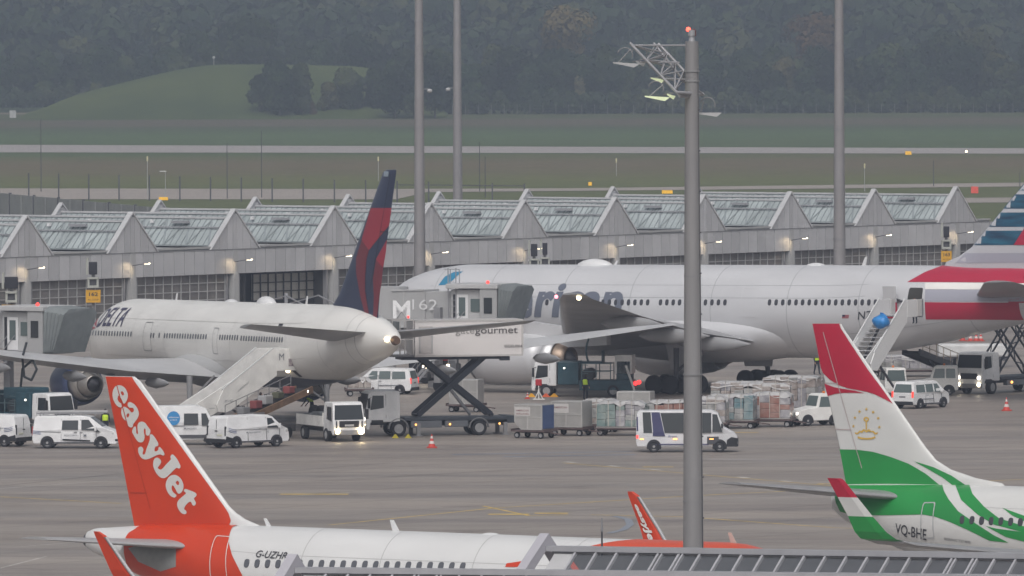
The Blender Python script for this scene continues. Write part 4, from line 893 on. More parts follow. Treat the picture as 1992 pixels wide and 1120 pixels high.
for s_, e_ in (('a', 'b'), ('c', 'd')): mb.cyl(T[s_], T[e_], .055, n=8)
mb.cyl(T['e'], T['f'], .05, n=8)
for t_ in (0.05, .35, .65, .95):
    u = T['a'].lerp(T['b'], t_); v = T['c'].lerp(T['d'], t_*1.0); w2 = T['e'].lerp(T['f'], t_)
    mb.cyl(u, v, .03, n=6); mb.cyl(u, w2, .03, n=6); mb.cyl(v, w2, .03, n=6)
for t_, t2 in ((.05, .35), (.35, .05), (.35, .65), (.65, .35), (.65, .95), (.95, .65)):
    mb.cyl(T['a'].lerp(T['b'], t_), T['c'].lerp(T['d'], t2), .028, n=6); mb.cyl(T['a'].lerp(T['b'], t2), T['e'].lerp(T['f'], t_), .025, n=6)
mb.cyl(T['a']+Vector((.2, 0, -.1)), lp(*Q(660, 308)), .035, n=6); mb.cyl(T['b'], lp(*Q(760, 640), .4), .07, n=8); mb.cyl(lp(*Q(330, 420), -.8), lp(*Q(600, 425), 0), .035, n=6); mb.cyl(lp(*Q(480, 535), -.8), lp(*Q(650, 540), 0), .035, n=6)
mb.cyl(lp(*Q(700, 590)), lp(*Q(770, 645), .3), .03, n=6); mb.cyl(lp(*Q(600, 650), -.5), lp(*Q(700, 655)), .07, n=8)
mb.obj('lattice_arm', galv, lt)
def flood(x0, y0, x1, y1, lit, dy, rig):
    a = lp(*Q(x0, y0), dy); b_ = lp(*Q(x1, y1), dy); mb = MB(); d = b_-a; c = (a+b_)/2
    M_ = d.to_track_quat('X', 'Z').to_matrix(); L = d.length
    vs = [M_ @ Vector(v)+c for v in [(-L/2, -.3, .02), (L/2, -.3, -.02), (L/2, .3, -.02), (-L/2, .3, .02), (-L/2, -.3, -.02), (L*.3, -.3, -.16), (L*.3, .3, -.16), (-L/2, .3, -.02)]]
    mb.add(vs, [(0, 1, 2, 3), (4, 7, 6, 5), (0, 4, 5, 1), (2, 6, 7, 3), (0, 3, 7, 4), (1, 5, 6, 2)])
    o = mb.obj('floodlight', mat('floodlight_lit', (.60, .66, .42), emit=.45) if lit else lgrey, lt)
    mb = MB(); t_ = lp(*Q(*rig), dy)
    pr = None
    for i in range(9):
        an = pi*.1+pi*1.0*i/8; p = c+Vector((-.05, 0, .28))+Vector((-.28*cos(an)*1.0, 0, .28*sin(an))); 
        if pr is not None: mb.cyl(pr, p, .022, n=6)
        pr = p
    mb.cyl(c+Vector((-.3, 0, 0)), t_, .025, n=6); mb.obj('yoke', mgrey, o)
flood(148, 425, 330, 430, False, -.9, (272, 330)); flood(305, 418, 370, 424, False, -.3, (370, 400)); flood(405, 530, 500, 537, True, .3, (490, 520)); flood(365, 655, 535, 658, True, -.9, (490, 575)); flood(515, 640, 575, 650, True, -.2, (560, 630)); flood(715, 770, 888, 762, False, .5, (765, 690))

# ------------------------------------------------------------------ small airfield things
def post(px, y0, y1, w, m, label, name='pole', group=None, cat='pole', top=None, topm=None):
    b_ = G(px, y1); t = thing(name, label, cat, b_, group=group); Y = b_.y
    h = at(px, y0, Y).z; mb = MB(); mb.cyl((0, 0, 0), (0, 0, h), w, w*.7, n=8); mb.obj('shaft', m, t)
    if top: mb = MB(); mb.box((0, 0, h+top[2]/2), top); mb.obj('lamp_head', topm or white, t)
    return t
pg = 'slender poles standing on the airfield grass'
for (px, y0, y1, lab) in ((80, 232, 372, 'slender dark pole far left before the runway strip'), (442, 278, 386, 'slender dark pole left of centre standing before the taxiway'), (509, 255, 384, 'tallest slender dark pole left of centre'), (933, 276, 372, 'slender dark pole right of the two left-centre masts'), (944, 305, 384, 'short slender dark pole right of the two left-centre masts'), (1816, 312, 362, 'slender dark pole near the right end of the pier'), (1984, 335, 362, 'slender pole at the right edge beside the striped tail')):
    post(px, y0, y1, .07, dgrey, lab, group=pg)
for (px, y0, y1, lab) in ((287, 313, 388, 'pale pole with a light tip, left of the small street lamp'), (736, 313, 352, 'pale marker pole above the red and blue tail'), (1199, 316, 342, 'pale marker pole left of the nearest mast'), (1682, 327, 372, 'yellowish marker pole right of the right-hand mast')):
    post(px, y0, y1, .06, lgrey, lab, group='pale marker poles', top=(.22, .2, .7), topm=mat('pale_tip', (.6, .55, .35), .5))
t = post(322, 333, 388, .05, lgrey, 'small street lamp with a short white head beside the yellow taxiway sign', name='street_lamp', cat='lamp'); mb = MB(); hz = at(322, 333, G(322, 388).y).z; mb.box((-.35, 0, hz), (.95, .25, .12)); mb.obj('lamp_head', white, t)
t = post(448, 172, 221, .12, lgrey, 'floodlight pole with two lit lamps standing before the grassy mound', name='floodlight_pole', cat='lamp'); hz = at(448, 172, G(448, 221).y).z
mb = MB(); mb.ball((.3, 0, hz), .55, n=8); mb.ball((-.4, 0, hz-1), .35, n=8); mb.obj('lamp_head', mat('far_lamp', (.9, .9, .85), emit=1.2), t)
for (px, y0, y1, lab) in ((45, 165, 207, 'pale pole before the dark woods at the far left'), (68, 196, 208, 'short pole with a white lamp at the far left foot of the mound'), (360, 172, 219, 'thin grey pole in front of the grassy mound')):
    post(px, y0, y1, .12, mgrey, lab, group='poles by the perimeter road', top=(.8, .4, .5) if px == 68 else None)
for (px, y0, y1, lab) in ((118, 207, 214, 'white marker post left of the mound foot, left one of the pair'), (139, 208, 214, 'white marker post left of the mound foot, right one of the pair'), (332, 208, 214, 'white marker post in front of the mound centre')):
    post(px, y0, y1, .22, mat('far_white', (.75, .75, .72), .6), lab, name='marker_post', cat='post', group='white marker posts')
def taxisign(px, py, wpx, hpx, m, lab, lit=0):
    b_ = G(px, py+hpx/2+1.5); s = 18000/b_.y; t = thing('taxiway_sign', lab, 'sign', b_, group='lit taxiway signs')
    w_, h_ = wpx/s, hpx/s; mb = MB(); mb.box((0, 0, h_/2+.1), (w_, .3, h_)); mb.obj('panel', m, t, bevel=.03)
    mb = MB(); mb.b2((-w_*.35, -.05, -.02), (-w_*.3, .05, .12)); mb.b2((w_*.3, -.05, -.02), (w_*.35, .05, .12)); mb.b2((-w_*.3, -.17, h_*.3), (w_*.3, -.155, h_*.75)) if False else None; mb.obj('feet', dgrey, t)
ys_ = mat('lit_yellow', (.95, .52, .03), .5, emit=.35); rs_ = mat('lit_red', (.75, .10, .07), .5, emit=.12)
taxisign(318, 386, 18, 6, ys_, 'lit yellow taxiway sign behind the left end of the pier')
taxisign(1298, 373, 21, 6.5, ys_, 'lit yellow taxiway sign just left of the nearest mast')
taxisign(1148, 357, 7, 7, ys_, 'small square orange sign in the grass left of the nearest mast')
taxisign(1767, 297, 12, 7, ys_, 'small yellow sign at the runway edge on the right')
taxisign(1896, 369, 14, 13, rs_, 'red square sign beyond the right end of the pier')
t = thing('runway_light', 'bright point of light at the runway edge near the right', 'lamp', G(1880, 299)); mb = MB(); mb.cyl((0, 0, 0), (0, 0, .3), .1); mb.obj('stem', dgrey, t); mb = MB(); mb.ball((0, 0, .45), .22, n=8); mb.obj('lamp', headl, t)
t = thing('equipment_cabinet', 'pale grey cabinet on the grass at the far left', 'cabinet', G(25, 229)); mb = MB(); mb.box((-.45, 0, 1), (.85, .8, 2)); mb.box((.45, 0, 1), (.85, .8, 2)); mb.obj('cabinet_body', mat('cabinet', (.55, .55, .55), .6), t, bevel=.03); mb = MB(); mb.box((0, 0, 2.04), (1.9, 1, .06)); mb.obj('cabinet_roof', lgrey, t)
t = thing('equipment_cabinet', 'white cabinet beside the bend of the perimeter road', 'cabinet', G(557, 225)); mb = MB(); mb.box((0, 0, .55), (1.2, .7, 1.1)); mb.obj('cabinet_body', mat('cabinet_white', (.7, .7, .7), .6), t, bevel=.03); mb = MB(); mb.box((0, 0, 1.13), (1.35, .85, .06)); mb.obj('cabinet_roof', lgrey, t)
t = thing('radar_mast', 'small white instrument on top of the grassy mound', 'instrument', at(416, 125, 2560)); mb = MB(); mb.cyl((0, 0, -.4), (0, 0, 1.6), .12); mb.obj('stem', lgrey, t); mb = MB(); mb.ball((0, 0, 1.9), .4, n=8); mb.obj('instrument_head', white, t)
# dark fence with tall posts behind the pier, grey screen panels at the left
t = thing('perimeter_fence', 'row of tall dark fence posts along the taxiway behind the pier', 'fence', G(56, 390))
p0 = G(56, 388.0); p1 = G(1020, 397.0)
for i in range(17):
    a = p0.lerp(p1, i/16)-p0; mb = MB(); mb.b2((a.x-.10, a.y-.10, a.z), (a.x+.10, a.y+.10, a.z+3.9-i*.06)); mb.obj('post', dgrey, t)
mb = MB(); q0 = p0.lerp(p1, 12/16)-p0; q1 = p1-p0
for z in (2.6,): mb.bar(q0+Vector((0, 0, z)), q1+Vector((0, 0, z)), .12)
mb.obj('rail', dgrey, t)
t.location = p0
t = thing('blast_screen', 'grey panelled blast screen behind the left end of the pier', 'fence', G(-20, 430))
s0 = Vector((XatY(-25, 1120), 1120, 0)); s1 = Vector((XatY(425, 1010), 1010, 0)); t.location = s0; N = 9; scr = mat('screen_panel', (.27, .27, .28), .6, noise=.1, scale=.5)
zt0 = at(0, 373, 1120).z; zt1 = at(420, 415, 1010).z
for i in range(N):
    a = s0.lerp(s1, i/N)-s0; b_ = s0.lerp(s1, (i+.93)/N)-s0; zt = zt0+(zt1-zt0)*i/N
    mb = MB(); dd = (b_-a).normalized(); nn = Vector((-dd.y, dd.x, 0))*.05
    for z0, z1 in ((0.2, zt*.47), (zt*.5, zt)):
        for f0, f1 in ((0, .485), (.515, 1)):
            u, v = a.lerp(b_, f0), a.lerp(b_, f1); mb.add([u-nn+Vector((0, 0, z0)), v-nn+Vector((0, 0, z0)), v-nn+Vector((0, 0, z1)), u-nn+Vector((0, 0, z1)), u+nn+Vector((0, 0, z0)), v+nn+Vector((0, 0, z0)), v+nn+Vector((0, 0, z1)), u+nn+Vector((0, 0, z1))], [(0, 1, 2, 3), (7, 6, 5, 4), (0, 4, 5, 1), (1, 5, 6, 2), (2, 6, 7, 3), (3, 7, 4, 0)])
    mb.obj('screen_panel', scr, t)
    mb = MB(); mb.b2((b_.x, b_.y-.2, 0), (b_.x+.35, b_.y+.2, zt+.1)); mb.bar(a+Vector((0, .3, 0)), a+Vector((0, .3, zt)), .2); mb.obj('screen_post', dgrey, t)
# far perimeter mesh fence
t = thing('boundary_fence', 'faint boundary fence with thin posts at the foot of the woods', 'fence', G(760, 224)); o0 = G(755, 224)
t.location = o0; mb = MB(); o1 = G(2150, 221.5)
for i in range(56):
    a = o0.lerp(o1, i/55)-o0; mb = MB(); mb.cyl(a, a+Vector((0, 0, 2.9)), .06, n=5); mb.obj('post', mgrey, t)
mb = MB()
for z in (.9, 1.7, 2.5): mb.bar(Vector((0, 0, z)), o1-o0+Vector((0, 0, z)), .03)
mb.obj('wires', dgrey, t)

# ------------------------------------------------------------------ mound, hill, woods
moundm = mat('mound_grass', (.054, .078, .028), .95, rgb2=(.110, .135, .046), scale=.028, spec=.1, stretch=(1, .6, 2), det=8)
prof = [(60, 217), (85, 210), (150, 184), (250, 158), (330, 139), (400, 127), (470, 125), (560, 125.5), (640, 127.5), (700, 130), (735, 138), (780, 160), (830, 195), (870, 222)]
mb = MB(); rings = []
for (px, py) in smooth_poly(prof, 3, closed=False):
    z = max(.1, at(px, py, 2545).z); x = at(px, 200, 2545).x
    rings.append([(x, 2470, -.1), (x, 2485, z*.25), (x, 2505, z*.62), (x, 2525, z*.88), (x, 2545, z), (x, 2580, z*.95), (x, 2640, z*.5), (x, 2700, -.5)])
mb.loft(rings, closed=False, caps=False); struct(mb.obj('grass_mound', moundm))
def hz_(x, y):
    t_ = max(0, min(1, (y-2900)/1500)); return 75*t_**1.05*(1+.10*sin(x*.008+1)+.06*sin(x*.02))
mb = MB(); X = np.linspace(-700, 700, 29); Yv = np.linspace(2600, 4700, 34)
vs = [(x, y, hz_(x, y)-.2) for y in Yv for x in X]; fs = [(j*29+i, j*29+i+1, (j+1)*29+i+1, (j+1)*29+i) for j in range(33) for i in range(28)]
mb.add(vs, fs, 0, True); struct(mb.obj('hillside', mat('forest_floor', (.025, .030, .018), .95)))
def crown_np(r, h, n, leaf, lobes=9, seed=0, col=0):
    """leaf cards on the shells of several lobes; returns verts (4n,3)"""
    g = np.random.default_rng(seed); L = []
    for i in range(lobes):
        a = g.uniform(0, 2*pi); rr = r*g.uniform(.0, .62); z = h*(.20+.68*g.random()); s = r*g.uniform(.38, .62)*(1.15-.5*abs(z/h-.45))
        L.append((rr*cos(a), rr*sin(a), z, s))
    L.append((0, 0, h*.5, r*.72)); L.append((0, 0, h*.82, r*.42))
    idx = g.integers(0, len(L), n); La = np.array(L)[idx]
    d = g.normal(size=(n, 3)); d /= np.linalg.norm(d, axis=1)[:, None]; d[:, 2] = np.abs(d[:, 2])*np.where(g.random(n) < .72, 1, -1)
    rad = La[:, 3]*g.uniform(.72, 1.06, n); P = La[:, :3]+d*rad[:, None]*np.array([1, 1, .95])
    nn = d+g.normal(size=(n, 3))*.32; nn /= np.linalg.norm(nn, axis=1)[:, None]
    t1 = np.cross(nn, g.normal(size=(n, 3))); t1 /= np.linalg.norm(t1, axis=1)[:, None]; t2 = np.cross(nn, t1)
    s = leaf*g.uniform(.6, 1.3, n)[:, None]
    V = np.stack([P-t1*s-t2*s*.6, P+t1*s*.8-t2*s*.7, P+t1*s+t2*s*.7, P-t1*s*.7+t2*s*.8], 1); V[:, :, 2] = np.maximum(V[:, :, 2], .3)
    return V.reshape(-1, 3)
def quads(name, V, m):
    me = bpy.data.meshes.new(name); n_ = len(V)//4
    me.vertices.add(len(V)); me.vertices.foreach_set('co', V.astype(np.float32).ravel()); me.loops.add(len(V)); me.loops.foreach_set('vertex_index', np.arange(len(V), dtype=np.int32))
    me.polygons.add(n_); me.polygons.foreach_set('loop_start', np.arange(0, len(V), 4, dtype=np.int32)); me.polygons.foreach_set('loop_total', np.full(n_, 4, dtype=np.int32)); me.update(); me.validate(); me.materials.append(m); return me
def leafmat(name, c0, c1, c2, objrand=True, scale=.06):
    m = bpy.data.materials.new(name); m.use_nodes = True; n = m.node_tree; b = n.nodes['Principled BSDF']; b.inputs['Roughness'].default_value = .8; b.inputs['Specular IOR Level'].default_value = .15
    tc = n.nodes.new('ShaderNodeTexCoord'); geo = n.nodes.new('ShaderNodeNewGeometry')
    no = n.nodes.new('ShaderNodeTexNoise'); no.inputs['Scale'].default_value = scale; no.inputs['Detail'].default_value = 3; n.links.new(geo.outputs['Position'], no.inputs['Vector'])
    cr = n.nodes.new('ShaderNodeValToRGB'); e = cr.color_ramp.elements; e[0].position = .34; e[0].color = (*c0, 1); e[1].position = .66; e[1].color = (*c2, 1); k = e.new(.5); k.color = (*c1, 1); n.links.new(no.outputs['Fac'], cr.inputs[0])
    if objrand:
        oi = n.nodes.new('ShaderNodeObjectInfo'); hs_ = n.nodes.new('ShaderNodeHueSaturation'); mr1 = n.nodes.new('ShaderNodeMapRange'); mr1.inputs['To Min'].default_value = .47; mr1.inputs['To Max'].default_value = .515; n.links.new(oi.outputs['Random'], mr1.inputs['Value']); n.links.new(mr1.outputs[0], hs_.inputs['Hue'])
        mr2 = n.nodes.new('ShaderNodeMapRange'); mr2.inputs['To Min'].default_value = .65; mr2.inputs['To Max'].default_value = 1.35; mu = n.nodes.new('ShaderNodeMath'); mu.operation = 'MULTIPLY'; mu.inputs[1].default_value = 7.3; fr = n.nodes.new('ShaderNodeMath'); fr.operation = 'FRACT'
        n.links.new(oi.outputs['Random'], mu.inputs[0]); n.links.new(mu.outputs[0], fr.inputs[0]); n.links.new(fr.outputs[0], mr2.inputs['Value']); n.links.new(mr2.outputs[0], hs_.inputs['Value']); n.links.new(cr.outputs[0], hs_.inputs['Color']); n.links.new(hs_.outputs[0], b.inputs['Base Color'])
    else: n.links.new(cr.outputs[0], b.inputs['Base Color'])
    return m
leafA = leafmat('foliage_green', (.010, .020, .010), (.024, .042, .016), (.060, .078, .026))
leafB = leafmat('foliage_olive', (.05, .06, .02), (.08, .085, .028), (.12, .105, .034)); leafC = leafmat('foliage_rust', (.06, .045, .02), (.10, .070, .03), (.13, .095, .04))
leafW = leafmat('foliage_wood', (.020, .036, .018), (.036, .054, .024), (.075, .082, .032), objrand=False, scale=.022)
bark = mat('bark', (.07, .06, .05), .9, noise=.3, scale=1)
protos = []
for i, (r_, h_, nn_) in enumerate(((6.0, 17, 3400), (5.2, 15, 2800), (7.0, 19, 3800), (4.2, 13, 2200), (6.4, 15, 3200), (3.0, 11, 1500))):
    V = crown_np(r_, h_, nn_, .42, lobes=11+i, seed=20+i); me = quads('crown', V, leafA)
    mb = MB(); mb.cyl((0, 0, -.5), (0, 0, h_*.75), .38, .12, n=7)
    for k in range(5): a = 2*pi*k/5+i; mb.cyl((0, 0, h_*(.22+.08*k)), (r_*.6*cos(a), r_*.6*sin(a), h_*(.45+.09*k)), .14, .04, n=5)
    tr = mb.obj('trunk', bark); tme = tr.data; bpy.data.objects.remove(tr); protos.append((me, tme, r_, h_))
variants = {}
def tree(px, Y, sc, pi_, label, m=None, group='broadleaf trees along the edge of the woods', zb=0.0, sz=1.0):
    me, tme, r_, h_ = protos[pi_]
    if m is not None:
        k = (pi_, m.name)
        if k not in variants: c = me.copy(); c.materials.clear(); c.materials.append(m); variants[k] = c
        me = variants[k]
    t = thing('broadleaf_tree', label, 'tree', (XatY(px, Y), Y, zb), random.uniform(0, 6.28), group); t.scale = (sc, sc, sc*sz)
    for nm, d in (('crown', me), ('trunk', tme)): o = bpy.data.objects.new(nm, d); COL.objects.link(o); o.parent = t
    return t
EDGE = 'dark green broadleaf tree in the continuous wood edge behind the boundary fence'
MIDL = 'hazy green broadleaf tree behind the grassy mound'
LEFT = 'hazy green broadleaf tree in the wood left of the grassy mound'
x = 770
while x < 2080:
    for row, (Y0, s0) in enumerate(((2590, .88), (2606, 1.08))):
        tree(x+random.uniform(-14, 14)+row*22, Y0+random.uniform(-6, 6), s0*random.uniform(.85, 1.18), random.choice([0, 1, 2, 4, 4]), EDGE)
    x += 44
x = -40
while x < 330:
    tree(x+random.uniform(-10, 10), 2730+random.uniform(-8, 12), random.uniform(.85, 1.1), random.choice([0, 1, 2, 4]), LEFT, zb=1); x += 46
x = 330
while x < 780:
    tree(x+random.uniform(-10, 10), 2735+random.uniform(-8, 12), random.uniform(.95, 1.35), random.choice([0, 1, 2, 4]), MIDL, zb=3); x += 50
tree(415, 2600, .55, 4, 'small round tree on the crest of the mound beside the white instrument', zb=10.5)
tree(505, 2478, .80, 1, 'low dark bushy tree standing left in the clump before the mound'); tree(545, 2474, 1.0, 4, 'middle bushy tree of the clump before the mound'); tree(585, 2476, .92, 0, 'tallest dark tree of the clump before the mound, above the road bend')
tree(640, 2480, .66, 1, 'low olive tree right of the clump before the mound', leafB); tree(680, 2482, .88, 4, 'dark tree before the right end of the mound'); tree(728, 2486, .84, 0, 'dark tree where the mound meets the wood edge')
tree(768, 2470, .92, 4, 'rounded dark tree at the right foot of the mound'); tree(806, 2466, .98, 0, 'dark tree behind the closest left-centre mast'); tree(846, 2472, .95, 2, 'dark broad tree between the two left-centre masts')
tree(608, 2476, .42, 5, 'small rust-coloured bush in the clump before the mound', leafC)
tree(1128, 2582, .80, 5, 'slim pale birch standing before the dark wood edge right of centre', leafmat('foliage_birch', (.10, .09, .05), (.15, .14, .08), (.20, .18, .10)), sz=1.25)
tree(1095, 2660, 1.25, 2, 'rust-tinted tree rising behind the wood edge left of the nearest mast', leafC, zb=6); tree(1525, 2600, .95, 1, 'yellowing tree left of the right-hand mast', leafB, sz=1.1); tree(1590, 2650, 1.2, 2, 'tall olive-brown tree just left of the right-hand mast', leafC, zb=5); tree(1705, 2612, .95, 0, 'olive tree right of the right-hand mast', leafB, zb=1)
tree(836, 2612, 1.15, 4, 'olive-topped tree between the two left-centre masts', leafB); tree(1030, 2606, .9, 1, 'yellow-green tree left of the birch', leafB); tree(1900, 2620, 1.2, 2, 'broad olive tree near the right edge of the woods', leafB); tree(1960, 2608, .9, 4, 'rust-brown tree at the right edge of the woods', leafC)
gq = np.random.default_rng(9); parts = []
bt = [crown_np(3.2, 5, 260, .5, lobes=6, seed=90+i) for i in range(4)]
for i in range(230):
    xx = XatY(gq.uniform(735, 2150), 2575) if i < 170 else XatY(gq.uniform(-60, 330), 2715); V = bt[i % 4]*gq.uniform(.6, 1.3); parts.append(V+np.array([xx, (2578 if i < 170 else 2712)+gq.uniform(-6, 8), -.3 if i < 170 else .8]))
o = bpy.data.objects.new('undergrowth', quads('undergrowth', np.concatenate(parts), leafW)); COL.objects.link(o); tag(o, 'low dark undergrowth along the foot of the wood edge', 'undergrowth', kind='stuff')
# far wood on the hill: one mass
parts = []; g = np.random.default_rng(5)
tmpl = [crown_np(7.5, 17, 420, 1.15, lobes=10, seed=60+i) for i in range(6)]
for i in range(1900):
    x = g.uniform(-330, 330); y = 2960+g.random()**1.15*1560
    s = g.uniform(.55, 1.5); V = tmpl[i % 6]*s; a = g.uniform(0, 6.28); c_, s_ = cos(a), sin(a)
    V = np.stack([V[:, 0]*c_-V[:, 1]*s_+x, V[:, 0]*s_+V[:, 1]*c_+y, V[:, 2]+hz_(x, y)-1], 1); parts.append(V)
o = bpy.data.objects.new('distant_woodland', quads('distant_woodland', np.concatenate(parts), leafW)); COL.objects.link(o)
tag(o, 'hazy mass of mixed autumn woodland covering the hillside', 'woodland', kind='stuff')
# ------------------------------------------------------------------ haze
hz = MB(); hz.b2((-900, -60, -1.2), (900, 4800, 175)); ho = hz.obj('haze', []); ho['kind'] = 'stuff'; ho['label'] = 'thin grey autumn haze over the airfield'; ho['category'] = 'haze'
hm = bpy.data.materials.new('haze'); hm.use_nodes = True; n = hm.node_tree; n.nodes.remove(n.nodes['Principled BSDF']); pv = n.nodes.new('ShaderNodeVolumePrincipled'); pv.inputs['Color'].default_value = (.42, .49, .62, 1); pv.inputs['Density'].default_value = .00028; pv.inputs['Anisotropy'].default_value = .2
n.links.new(pv.outputs[0], n.nodes['Material Output'].inputs['Volume']); ho.data.materials.append(hm)
# ------------------------------------------------------------------ vehicles
def away(h): 
    """unit vector square to heading h, pointing away from the camera"""
    v = Vector((-sin(h), cos(h), 0)); return v if v.y > 0 else -v
class Veh:
    def __init__(s, name, label, cat, px, py, hdg, L, W, group=None, xoff=0.0):
        """px, py: photo pixel of the ground beside the middle of the near side; xoff: distance of that point ahead of the middle"""
        h = R(hdg); p = G(px, py); f = Vector((cos(h), sin(h), 0)); c = p+away(h)*W/2-f*xoff
        s.t = thing(name, label, cat, (c.x, c.y, 0), h, group); s.L = L; s.W = W; s.near = 1 if (Vector((-sin(h), cos(h), 0)).y < 0) else -1
        s.arches = []
    def shell(s, prof, mats, zb=1.0, k=.16, x0=None, name='body', parent=None, bevel=.05, W=None, nose=.0, mi=None):
        """body from a side outline [(x from the rear, z)], narrowing above zb and towards the nose"""
        x0 = -s.L/2 if x0 is None else x0; W = W or s.W
        pr = [(x0+x, z) for x, z in prof]; xm = max(p[0] for p in pr)
        out = []; n = len(pr)
        for i in range(n):
            a, b_ = pr[i], pr[(i+1) % n]; out.append(a)
            if (a[1]-zb)*(b_[1]-zb) < 0: t_ = (zb-a[1])/(b_[1]-a[1]); out.append((a[0]+(b_[0]-a[0])*t_, zb))
        hw = lambda x, z: (W/2-max(0, z-zb)*k)*(1-nose*max(0, (x-(xm-.9))/.9)**2)
        s.hw = hw; mb = MB(); N = len(out); vs = [(x, hw(x, z), z) for x, z in out]+[(x, -hw(x, z), z) for x, z in out]
        lo = [i for i in range(N) if out[i][1] <= zb+1e-6]; up = [i for i in range(N) if out[i][1] >= zb-1e-6]
        fs = []
        for g_ in (lo, up):
            if len(g_) > 2:
                # keep cyclic order
                fs.append(tuple(g_)); fs.append(tuple(N+i for i in g_)[::-1])
        for i in range(N): j = (i+1) % N; fs.append((i, j, N+j, N+i))
        mb.add(vs, fs); 
        o = mb.obj(name, mats, parent or s.t, bevel=bevel, seg=3); s.body = o; return o
    def side(s, name, poly, m, off=.012, sides=(1, -1), parent=None, x0=None):
        x0 = -s.L/2 if x0 is None else x0
        for sd in sides:
            mb = MB(); vs = [(x0+x, sd*(s.hw(x0+x, z)+off), z) for x, z in poly]; vi = [(x0+x, sd*(s.hw(x0+x, z)-.03), z) for x, z in poly]; n = len(poly)
            mb.add(vs+vi, [tuple(range(n))]+[(i, (i+1) % n, n+(i+1) % n, n+i) for i in range(n)]); mb.obj(name, m, parent or s.body)
    def pane(s, name, p, q, m, in0=.1, in1=.14, f0=.06, f1=.94, off=.015, x0=None, y0=None, y1=None):
        """panel between outline points p (lower) and q (upper) across the vehicle"""
        x0 = -s.L/2 if x0 is None else x0
        a = Vector((x0+p[0], 0, p[1])); b_ = Vector((x0+q[0], 0, q[1])); d = b_-a; nn = Vector((d.z, 0, -d.x)).normalized()
        if (nn.x > 0) != ((p[0]+q[0])/2+x0 > 0): nn = -nn
        u, v = a+d*f0+nn*off, a+d*f1+nn*off; wu, wv = s.hw(a.x, u.z)-in0, s.hw(a.x, v.z)-in1
        if y0 is None: pts = [(u.x, -wu, u.z), (u.x, wu, u.z), (v.x, wv, v.z), (v.x, -wv, v.z)]
        else: pts = [(u.x, y0, u.z), (u.x, y1, u.z), (v.x, y1, v.z), (v.x, y0, v.z)]
        mb = MB(); pi_ = [tuple(Vector(P)-nn*.03) for P in pts]; mb.add(pts+pi_, [(0, 1, 2, 3), (0, 4, 5, 1), (1, 5, 6, 2), (2, 6, 7, 3), (3, 7, 4, 0)]); return mb.obj(name, m, s.body)
    def wheels(s, xs, r=.34, w=.24, rim=None, inset=-.014, dual=False, arch=True, x0=None):
        x0 = -s.L/2 if x0 is None else x0
        for x in xs:
            X = x0+x
            for sd in (1, -1):
                y = sd*(s.W/2-inset); mb = MB(); n = 22
                mb.loft([[(X+rr*cos(2*pi*k/n), y-sd*dy, r+rr*sin(2*pi*k/n)) for k in range(n)] for dy, rr in ((w, r*.6), (w, r), (.03, r), (0, r*.93), (0, r*.62), (.05, r*.58))], caps=False)
                wh = mb.obj('wheel', rubber, s.t)
                mb = MB(); mb.loft([[(X+rr*cos(2*pi*k/n), y-sd*dy, r+rr*sin(2*pi*k/n)) for k in range(n)] for dy, rr in ((.02, r*.61), (.05, r*.52), (.04, r*.24), (-.01, r*.2))]); mb.obj('rim', rim or mat('wheel_rim', (.33, .33, .34), .45, noise=.1, scale=4), wh)
                if arch:
                    mb = MB(); q_ = [(X+(r+.07)*cos(pi*k/10), r+(r+.07)*sin(pi*k/10)) for k in range(11)]+[(X-r-.07, .2), (X+r+.07, .2)]
                    mb.prism(q_, sd*(s.W/2-.3), sd*(s.W/2+.006)); mb.obj('wheel_arch', black, s.body)
    def lamp(s, name, c, d, m, parent=None, x0=None):
        x0 = -s.L/2 if x0 is None else x0
        mb = MB(); mb.box((x0+c[0], c[1], c[2]), d); return mb.obj(name, m, parent or s.body, bevel=min(d)*.3)
    def ball(s, name, c, r, m): mb = MB(); mb.ball((c[0]-s.L/2, c[1], c[2]), r, n=10); return mb.obj(name, m, s.body)
    def mirrors(s, x, z, m=black, h=.28, out=.16):
        for sd in (1, -1): mb = MB(); X = x-s.L/2; mb.box((X, sd*(s.hw(X, z)+out), z), (.12, .18, h)); mb.bar((X-.02, sd*(s.hw(X, z)-.02), z-.05), (X, sd*(s.hw(X, z)+out), z-.05), .04); mb.obj('mirror', m, s.body, bevel=.02)
    def word(s, body, x, z, size, m, flip=None, bold=.01, off=.02):
        """lettering on the near side, readable from the camera"""
        sd = s.near; dr = 1 if sd < 0 else -1; x0 = -s.L/2
        return text_on(body, lambda u, v: (x0+x+dr*u, sd*(s.hw(x0+x, z+v)+off), z+v), m, s.body, size, bold)
tx = mat('vehicle_lettering', (.16, .17, .20), .5); bluel = mat('vehicle_blue', (.06, .09, .22), .4)
VG = 'white service vans on the apron'
def van_lights(v, front, rear, wf, zr=(.8, 1.35), lit=False, dark=False):
    for sd in (1, -1):
        v.lamp('headlight', (front[0], sd*(v.W/2-.26), front[1]), (.22, .34, .20), headw if lit else lampoff)
        v.lamp('tail_light', (rear, sd*(v.W/2-.10), (zr[0]+zr[1])/2), (.08, .14, zr[1]-zr[0]), black if dark else mat('tail_lens', (.35, .02, .02), .3))
